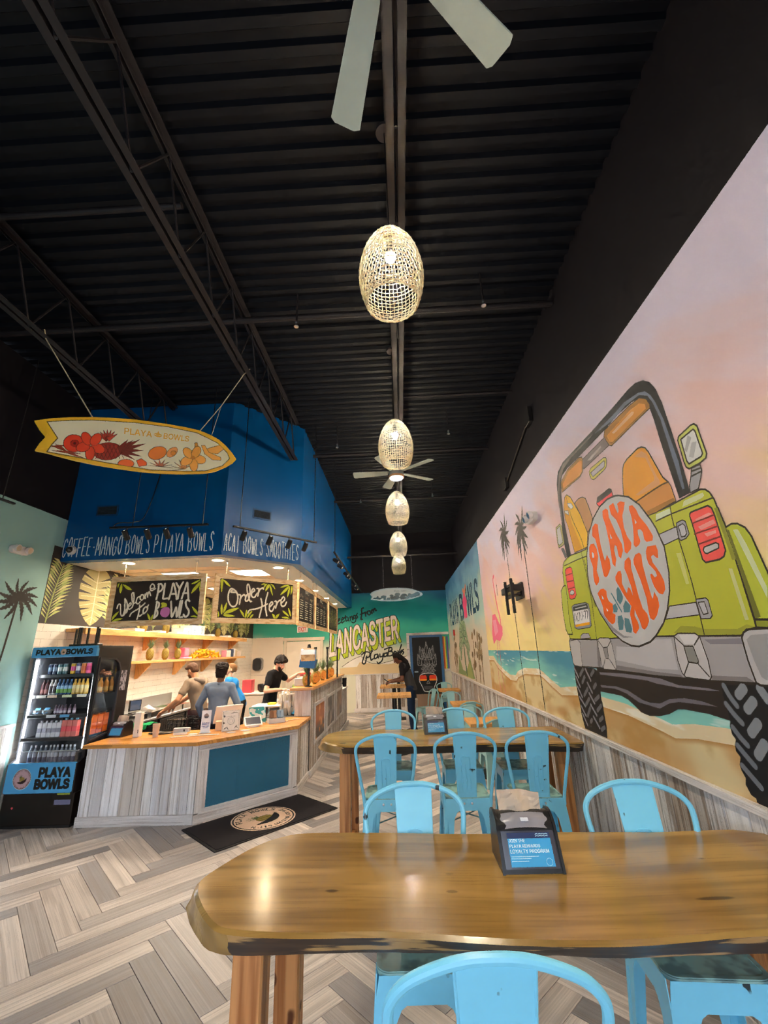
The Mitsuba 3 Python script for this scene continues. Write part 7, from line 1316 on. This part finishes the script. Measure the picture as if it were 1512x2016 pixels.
# ------------------------------------------------------------------ doors and fittings at the back
d1 = put('door_1', box(.36, 1.26, YB - .05, YB - .002, .02, 2.15, .004), paint('121316', .5, .3), kind='structure', label='black chalkboard door with a chalk drawn pineapple skull')
put('door_frame', join(box(.29, .37, YB - .06, YB, 0, 2.21, .004), box(1.25, 1.33, YB - .06, YB, 0, 2.21, .004), box(.29, 1.33, YB - .06, YB, 2.14, 2.21, .004)), paint('2c5f92', .4), 'door_1', label='blue door frame')
put('kick_plate', box(.42, 1.20, YB - .056, YB - .05, .08, .47, .002), paint('a98a72', .3, .5, .7), 'door_1', label='metal kick plate'); put('door_closer', box(.40, .52, YB - .09, YB - .05, 1.10, 1.14, .01), CHROME, 'door_1', label='door handle')
rr = random.Random(8); g = []
for (bx, bz, h, w) in [(.0, 1.62, .38, .11), (-.17, 1.60, .28, .09), (.17, 1.60, .28, .09), (-.09, 1.56, .26, .09), (.09, 1.56, .26, .09), (-.23, 1.40, .24, .09), (.23, 1.40, .24, .09), (0, 1.36, .22, .1)]:
    sx = bx * .45; P = Polygon([(bx - w * .6, bz - .1), (bx - w * .7, bz + .05), (bx + sx * .5, bz + h), (bx + w * .7, bz + .05), (bx + w * .6, bz - .1)]); g.append(P.exterior.buffer(.008)); g.append(LineString([(bx, bz - .05), (bx + sx * .4, bz + h * .75)]).buffer(.006))
for k in range(5):
    for j in range(4): g.append(Polygon([(-.20 + .1 * j + .05 * (k % 2), 1.08 + .06 * k), (-.15 + .1 * j + .05 * (k % 2), 1.11 + .06 * k), (-.10 + .1 * j + .05 * (k % 2), 1.08 + .06 * k), (-.15 + .1 * j + .05 * (k % 2), 1.05 + .06 * k)]).exterior.buffer(.006))
sk_ = Polygon(spl([(-.24, 1.0), (-.27, .86), (-.22, .74), (-.18, .66), (-.12, .55), (.12, .55), (.18, .66), (.22, .74), (.27, .86), (.24, 1.0), (.12, 1.06), (-.12, 1.06)], 3, closed=True))
L = [('8f9094', unary_union(g)), ('b9babc', sk_.exterior.buffer(.012)), ('46474c', Polygon([(-.14, .70), (.14, .70), (.12, .60), (-.12, .60)])), ('77787c', Polygon([(0, .86), (.05, .77), (-.05, .77)]).exterior.buffer(.01))]
for s in (-1, 1): L += [('d8402a', rrect(.22, .16, .05, s * .15, .93)), ('e88a2c', rrect(.22, .05, .02, s * .15, .875))]
put_picture('chalk_drawing', L, ((.81, YB - .052, 0), (1, 0, 0)), 'door_1', 'chalk drawn pineapple skull with orange sunglasses')
trimput('trim_1', join(box(.20, 1.55, YB - .03, YB, 2.21, 2.29, .003), box(.20, .28, YB - .028, YB, 0, 2.21, .003)), 0, kind='structure', label='pale wooden trim around the chalkboard door')
t = thing('rainbow_poster', 'narrow rainbow striped poster right of the chalkboard door', 'poster')
for i, c in enumerate(['c9423a', 'e08a3a', 'e3cc4a', '5a9a52', '4a6aa8', '6a4a8a']): put('stripe', box(1.345 + .028 * i, 1.373 + .028 * i, YB - .012, YB - .004, 1.18, 2.15), paint(c, .6), t)
put('lower_board', box(1.345, 1.54, YB - .02, YB - .002, 1.10, 1.16, .003), 'whitewashed_trim', t)
put('door_2', box(-3.66, -2.57, YB - .04, YB - .002, .02, 2.15, .004), paint('e6d8c2', .4), kind='structure', label='cream back door of the kitchen')
put('door_frame', join(box(-3.74, -3.66, YB - .06, YB, 0, 2.17, .003), box(-2.57, -2.48, YB - .06, YB, 0, 2.17, .003), box(-3.78, -2.44, YB - .06, YB, 2.17, 2.27, .003)), paint('d9cbb4', .5), 'door_2'); put('handle', xf(tube([(0, 0, 0), (0, -.05, 0), (.09, -.05, 0)], .01, 8), t=(-3.58, YB - .04, 1.05)), CHROME, 'door_2')
put('white_panel', box(XL + .01, -3.78, YB - .012, YB - .002, 0, 2.30), paint('e3d3bd', .4), 'wall_back', label='cream wall panel'); put('panel_seam', box(XL + .01, -3.78, YB - .014, YB - .012, 1.16, 1.18), paint('c9b8a2', .5), 'wall_back')
t = thing('exit_sign', 'white EXIT sign with red letters under the small menu boards', 'sign'); put('case', box(-3.33, -2.98, YB - .07, YB - .002, 2.425, 2.63, .01), paint('ece6de', .4), t); put('letters', onto(prism(text_size('EXIT', .26, .13, 0, 0), .002), (-3.285, YB - .071, 2.46), (1, 0, 0)), paint('d8423c', .5), t)
def emergency(label, o, u):
    t = thing('emergency_light', label, 'emergency light')
    put('case', onto(prism(rrect(.25, .10, .04), .05), o, u), paint('dcd6d2', .35), t)
    for s in (-1, 1):
        h = put('lamp_head', onto(xf(lathe([(.02, 0), (.05, .02), (.058, .06), (.05, .075), (.045, .07)], 18), rotx(14) * .8, (s * .085, .02, .04)), o, u), paint('e3dedb', .3), t, smooth=40); put('reflector', onto(xf(lathe([(.001, .071), (.044, .071)], 18, cap=False), rotx(14) * .8, (s * .085, .02, .04)), o, u), CHROME, h)
emergency('white emergency light with two heads on the pink mural wall', (XR - .001, 4.60, 3.16), (0, -1, 0)); emergency('white emergency light on the teal left wall', (XL + .001, 5.05, 3.16), (0, 1, 0))
t = thing('dome_camera', 'white dome camera over the painted word COFFEE', 'camera'); put('base', onto(lathe([(.065, 0), (.065, .03), (.055, .05)], 22), (-4.64, 5.748, 3.31), (1, 0, 0)), paint('d8d8d8', .35), t, smooth=40); put('dome', onto(xf(ball(.045, (0, 0, .05), 2)), (-4.64, 5.748, 3.31), (1, 0, 0)), paint('1c1d20', .1, .6, 0, 1), t, smooth=True)
t = thing('tv_bracket', 'empty black television wall bracket on the mural beside the thin palms', 'bracket'); zb = 2.36
put('wall_plate', box(XR - .03, XR - .001, 5.36, 5.69, zb, zb + .20, .004), BLACKMETAL, t)
put('arm', join(box(XR - .20, XR - .03, 5.40, 5.52, zb + .04, zb + .15, .006), box(XR - .25, XR - .12, 5.02, 5.50, zb + .05, zb + .13, .006)), BLACKMETAL, t)
for yy in (4.90, 5.18): put('upright', box(XR - .285, XR - .255, yy - .014, yy + .014, zb - .21, zb + .18, .003), BLACKMETAL, t)
put('cross_bar', join(box(XR - .265, XR - .24, 4.89, 5.20, zb + .10, zb + .13, .002), box(XR - .265, XR - .24, 4.89, 5.20, zb - .03, zb + .0, .002)), BLACKMETAL, t)
solo('red_alarm', 'small red fire alarm on the mural wall near the back', 'fire alarm', box(XR - .04, XR, 12.55, 12.70, 2.12, 2.28, .008), paint('b8342e', .4))
solo('white_sack', 'grey trash can behind the high tables, next to the standing customer', 'trash can', xf(lathe([(.15, 0), (.17, .55), (.16, .58), (.002, .60)], 20), t=(.22, 11.9, 0)), paint('b9b2ac', .5))

# ------------------------------------------------------------------ people: joints with radii, hulls of spheres, one smooth body
ICO = np.asarray(trimesh.creation.icosphere(subdivisions=2, radius=1.0).vertices)
def bone(a, ra, b, rb, sa=(1, 1, 1), sb=None):
    sb = sb or sa
    return m3.Manifold.hull_points(np.vstack([np.asarray(a) + ICO * ra * np.array(sa), np.asarray(b) + ICO * rb * np.array(sb)]).astype(np.float32))
def hullp(*balls): return m3.Manifold.hull_points(np.vstack([np.asarray(c) + ICO * np.asarray(r) for c, r in balls]).astype(np.float32))
def skin(parts, length=.014, it=8):
    m = m3.Manifold.batch_boolean(parts, m3.OpType.Add).refine_to_length(length).to_mesh()
    t = trimesh.Trimesh(np.array(m.vert_properties[:, :3], float), np.array(m.tri_verts), process=True); trimesh.smoothing.filter_taubin(t, iterations=it)
    return np.asarray(t.vertices), np.asarray(t.faces)
def elbow(s, w, bend, l1=.29, l2=.26):
    s, w = np.array(s), np.array(w); d = w - s; L = np.linalg.norm(d); L2 = min(L, l1 + l2 - .005); d /= L; w = s + d * L2
    a = (l1 ** 2 - l2 ** 2 + L2 ** 2) / (2 * L2); h = math.sqrt(max(l1 ** 2 - a * a, 0)); bend = np.array(bend, float); bend -= d * (bend @ d); bend /= np.linalg.norm(bend)
    return s + d * a + bend * h, w
def hand_parts(w, d, n, side, curl=.5):
    """palm, four fingers of different lengths and a thumb; d points along the hand, n out of the back of it"""
    d = np.array(d, float) / np.linalg.norm(d); n = np.array(n, float); n -= d * (n @ d); n /= np.linalg.norm(n); s = np.cross(d, n) * side; out = []
    k = w + d * .085
    out.append(hullp((w + d * .01, .024), (k + s * .030, .014), (k - s * .030, .014), (w + d * .05 + s * .03, .016), (w + d * .05 - s * .03, .015)))
    for i, (o, L) in enumerate(((.030, .068), (.010, .078), (-.010, .073), (-.029, .058))):
        p = k + s * o; r = .0088; dd = d.copy()
        for j, f in enumerate((.45, .32, .23)):
            dd = dd * math.cos(curl * (.5 + .3 * j)) - n * math.sin(curl * (.5 + .3 * j)); dd /= np.linalg.norm(dd); q = p + dd * L * f; out.append(bone(p, r, q, r * .93)); p, r = q, r * .93
    t0 = w + d * .025 + s * .026; t1 = t0 + (d * .6 + s * .8) * .04 - n * .01; t2 = t1 + (d * .9 + s * .25) * .032 - n * .012; out += [bone(t0, .013, t1, .0105), bone(t1, .0105, t2, .009)]
    return out
def person(label, loc, heading, H=1.78, lean=0, nod=0, turn=0, wrists=None, bends=None, wrist_world=False, skin_c='c99a7c', shirt_c='7a6e66', sleeve='short', legs_c='22252e', hair='short', hair_c='2a211c', extra=(), beard=None, hip_shift=0.0, sex='m', curl=.5, shirt_mat=None, feet=.09):
    t = thing('person', label, 'person'); k = H / 1.78
    def up(p, a=lean):                                   # bend the trunk forward about the hips
        y, z = p[1], p[2] - .95; a = math.radians(a); return np.array([p[0], y * math.cos(a) + z * math.sin(a), .95 - y * math.sin(a) + z * math.cos(a)])
    sw = .185 if sex == 'm' else .165
    pel, wai, che, nec = np.array([0, 0, .95]), up([0, .0, 1.10], lean * .6), up([0, 0, 1.30]), up([0, -.01, 1.50])
    sh = {s: up([s * sw, 0, 1.44]) for s in (-1, 1)}
    a = math.radians(lean * .55 + nod); R = rotz(turn) @ rotx(-math.degrees(a)); hc = nec + R @ np.array([0, .025, .155])
    hd = lambda p: hc + R @ np.array(p, float)
    parts, shirt, legs = [], [], []
    # head: skull, jaw, nose, ears, neck
    sk = m3.Manifold.hull_points(np.vstack([hd([0, -.012, .03]) + (ICO * [.074, .093, .088]) @ R.T, hd([0, .035, -.06]) + (ICO * [.046, .046, .045]) @ R.T, hd([0, .055, -.085]) + (ICO * [.026, .024, .022]) @ R.T]).astype(np.float32))
    parts += [sk, m3.Manifold.hull_points(np.vstack([hd([0, .083, .018]) + ICO * .008, hd([0, .108, -.022]) + ICO * .012, hd([.013, .088, -.03]) + ICO * .009, hd([-.013, .088, -.03]) + ICO * .009]).astype(np.float32)), bone(nec - [0, 0, .03], .056, hd([0, -.02, -.05]), .052)]
    parts.append(hullp((hd([.018, .083, -.058]), .008), (hd([-.018, .083, -.058]), .008), (hd([0, .09, -.056]), .008)))
    for s in (-1, 1): parts.append(hullp((hd([s * .077, -.008, .012]), .014), (hd([s * .080, -.012, -.02]), .010), (hd([s * .072, -.002, -.01]), .012)))
    tr = lambda e: [hullp((che + [-.10, 0, .07], (.085 + e, .095 + e, .10 + e)), (che + [.10, 0, .07], (.085 + e, .095 + e, .10 + e)), (che + [0, 0, -.05], (.145 + e, .10 + e, .10))), hullp((che + [0, 0, -.02], (.15 + e, .105 + e, .10)), (wai, (.132 + e, .10 + e, .08))), hullp((wai, (.132 + e, .10 + e, .08)), (pel, (.15 + e, .105 + e, .09))), hullp((sh[-1], .062 + e), (sh[1], .062 + e), (nec - [0, 0, .04], .062 + e), (che + [0, 0, .05], .10 + e))]
    parts += tr(-.006); shirt += tr(.012)
    hips = {s: np.array([s * .09, 0, .92]) for s in (-1, 1)}
    for s in (-1, 1):
        kn, an = np.array([s * (.06 + feet * .5), .015 + hip_shift * s, .50]), np.array([s * feet * 1.1, -.02 + hip_shift * s * 1.6, .085])
        parts += [bone(hips[s], .082, kn, .055), bone(kn, .056, an, .040), hullp((an, .042), (an + [0, .13, -.052], .030), (an + [0, -.03, -.05], .034))]
        legs += [bone(hips[s] + [0, 0, .02], .100, kn, .070), bone(kn, .070, an + [0, 0, -.01], .056)]
    legs.append(hullp((pel + [0, 0, .06], (.148, .108, .05)), (hips[-1], .1), (hips[1], .1)))
    Rw = rotz(heading)
    for s in (-1, 1):
        wt_ = (wrists or {}).get(s, up([s * .25, .08, .92]))
        if wrist_world and wrists and s in wrists: wt_ = (Rw.T @ (np.array(wt_) - np.array(loc))) / k
        el, wt_ = elbow(sh[s], wt_, (bends or {}).get(s, (s * .6, -.6, -.5)))
        parts += [bone(sh[s], .052, el, .040), bone(el, .041, wt_, .028)]; d = wt_ - el
        parts += hand_parts(wt_, d, np.cross(d, [1, 0, 0]) * (1 if np.cross(d, [1, 0, 0])[2] > 0 else -1) if abs(d[0]) < .9 * np.linalg.norm(d) else (0, 0, 1), s, curl)
        if sleeve == 'short': m_ = sh[s] * .42 + el * .58; shirt.append(bone(sh[s], .068, m_, .062))
        else: shirt += [bone(sh[s], .068, el, .056), bone(el, .056, wt_ - d * .06, .044)]
    X = lambda m: ((m[0] * k) @ Rw.T + np.array(loc), m[1])
    put('body', X(skin(parts, .013)), paint(skin_c, .5, .3), t, smooth=True)
    put('shirt', X(skin(shirt, .022)), shirt_mat or paint(shirt_c, .85, .15), t, smooth=True); put('trousers', X(skin(legs, .025)), paint(legs_c, .85, .15), t, smooth=True)
    for s in (-1, 1): an = np.array([s * feet * 1.1, -.02 + hip_shift * s * 1.6, .085]); put('shoe', X(skin([hullp((an + [0, .01, -.03], .048), (an + [0, .145, -.053], .034), (an + [0, -.045, -.045], .042))], .02, 4)), paint('1f1f22', .6), t, smooth=True)
    rr = np.random.default_rng(len(label))
    def hairlump(balls, n_=.0):
        m = skin([hullp(*b) for b in balls], .012, 5); v = m[0]
        if n_: v = v + (v - v.mean(0)) / np.linalg.norm(v - v.mean(0), axis=1, keepdims=True) * ((meshkit.fbm(v * 55, 3) - .45) * n_)[:, None]
        return v, m[1]
    if hair == 'short': B = [[(hd([0, -.022, .052]), (.081, .098, .082)), (hd([0, -.05, -.01]), (.070, .055, .05))], [(hd([.045, .055, .085]), .030), (hd([-.045, .055, .085]), .030), (hd([0, .0, .11]), .04)]]; nz = .012
    elif hair == 'thick': B = [[(hd([0, -.02, .055]), (.090, .106, .092)), (hd([0, -.055, -.02]), (.076, .058, .05))], [(hd([.045, .068, .085]), .036), (hd([-.045, .068, .085]), .036), (hd([0, .0, .12]), .045)], [(hd([.075, .03, .04]), .025), (hd([.075, -.03, .02]), .03)], [(hd([-.075, .03, .04]), .025), (hd([-.075, -.03, .02]), .03)]]; nz = .02
    elif hair == 'afro': B = [[(hd([0, -.025, .075]), (.100, .110, .090)), (hd([0, -.055, -.02]), (.078, .058, .06))], [(hd([.05, -.01, .12]), .055), (hd([-.055, -.01, .12]), .055), (hd([0, -.05, .12]), .06)]]; nz = .045
    elif hair == 'tied': B = [[(hd([0, -.025, .05]), (.083, .098, .080)), (hd([0, -.055, -.01]), (.072, .055, .05))], [(hd([0, -.10, .06]), .045), (hd([0, -.12, .0]), .035)]]; nz = .012
    else: B = [[(hd([0, -.025, .05]), (.084, .098, .082)), (hd([0, -.06, -.03]), (.074, .055, .06))], [(hd([0, -.085, .0]), .05), (nec + R @ np.array([0, -.10, -.02]), .045), (up([0, -.13, 1.36]), .032)]]; nz = .012
    hm = hairlump(B, nz); put('hair', X(hm), paint(hair_c, .7, .25), t, smooth=True)
    if beard: put('beard', X(skin([hullp((hd([.045, .05, -.055]), .022), (hd([-.045, .05, -.055]), .022), (hd([0, .078, -.095]), .022), (hd([0, .05, -.09]), .03))], .012, 4)), paint(beard, .8, .2), t, smooth=True)
    for s in (-1, 1):
        e = put('eye', X(ball(.0115, hd([s * .030, .071, .020]), 2)), paint('e8e2dc', .3), t, smooth=True); put('iris', X(ball(.0062, hd([s * .030, .0785, .020]), 1)), paint('231a16', .3), e, smooth=True)
        put('brow', X(skin([bone(hd([s * .016, .083, .040]), .0045, hd([s * .044, .070, .041]), .0035)], .01, 1)), paint(hair_c, .7), t, smooth=True)
    put('mouth', X(skin([bone(hd([-.018, .092, -.0585]), .0040, hd([.018, .092, -.0585]), .0040)], .01, 1)), paint('9a5c50', .5), t, smooth=True)
    for nm, fn, mm in extra: put(nm, X(fn(dict(hd=hd, up=up, nec=nec, che=che, sh=sh, pel=pel, wai=wai))), mm, t, smooth=40)
    return t
# man in the brown tee at the prep counter
person('bearded man in a grey brown tee, in profile at the prep counter', (-3.32, 7.42, 0), 74, H=1.74, lean=14, nod=20, wrists={-1: (-3.76, 7.16, 1.02), 1: (-3.82, 7.54, 1.02)}, wrist_world=True, skin_c='c98f6c', shirt_c='8a7866', hair='short', hair_c='5a4030', beard='5c4030', legs_c='3a2a2c',
       extra=[('hood', lambda j: skin([hullp((j['nec'] + [.09, -.06, -.01], .035), (j['nec'] + [-.09, -.06, -.01], .035), (j['nec'] + [0, -.13, -.05], .045))], .02), paint('6d5f52', .85)), ('apron', lambda j: skin([hullp((j['pel'] + [-.10, .10, -.3], .04), (j['pel'] + [.10, .10, -.3], .04), (j['pel'] + [-.11, .10, .05], .03), (j['pel'] + [.11, .10, .05], .03))], .03), paint('5a2f33', .8))])
person('person with dark curly hair and blue grey sweatshirt, back to us', (-2.83, 6.93, 0), 4, H=1.66, lean=6, nod=6, wrists={-1: (-.30, .20, .98), 1: (.30, .18, .98)}, skin_c='6d4a38', shirt_c='6a788e', sleeve='long', hair='afro', hair_c='1a1210', legs_c='26262c',
       extra=[('collar', lambda j: skin([hullp((j['nec'] + [.05, -.01, .0], .022), (j['nec'] + [-.05, -.01, .0], .022), (j['nec'] + [0, -.055, -.005], .024))], .02), paint('5f6c80', .85))])
person('woman in a bright blue top bending to the left in the kitchen', (-3.08, 8.62, 0), 106, H=1.72, lean=28, nod=-24, turn=26, wrists={-1: (-3.52, 8.42, 1.0), 1: (-3.56, 8.8, 1.0)}, wrist_world=True, skin_c='d9a686', shirt_c='2f86cf', sleeve='long', hair='tied', hair_c='8a6440', legs_c='17171a', sex='f')
person('man in a black tee reaching across the work counter', (-2.41, 8.22, 0), -98, H=1.80, lean=10, nod=24, turn=-12, wrists={1: (-2.14, 7.98, 1.20), -1: (-1.98, 8.5, 1.42)}, wrist_world=True, skin_c='e0a78c', shirt_c='17171a', hair='thick', hair_c='1c1512', beard='2a1d18', legs_c='17171a')
person('customer in a dark vest and jeans leaning on a high table with a phone', (.20, 10.62, 0), 82, H=1.80, lean=20, nod=26, wrists={-1: (-.24, 10.46, 1.10), 1: (-.26, 10.72, 1.10)}, bends={-1: (-.3, -.3, -1), 1: (.3, -.3, -1)}, wrist_world=True, skin_c='6b4433', shirt_c='1d1b1f', hair='long', hair_c='15100f', legs_c='1e2c44', sex='f', curl=.9,
       extra=[('vest', lambda j: skin([hullp((j['sh'][-1] + [.02, -.02, 0], .072), (j['sh'][1] - [.02, .02, 0], .072), (j['che'] + [0, -.03, 0], (.165, .115, .12))), hullp((j['che'] + [0, -.03, 0], (.165, .115, .12)), (j['pel'] + [0, -.03, -.04], (.175, .118, .05)))], .03), paint('3a3839', .85))])
t = thing('phone', 'dark phone in the hands of the standing customer', 'phone'); put('case', xf(xf(box(-.038, .038, -.075, .075, -.004, .004, .003), rotx(35)), rotz(80), (-.36, 10.58, 1.115)), BLACKPLASTIC, t)
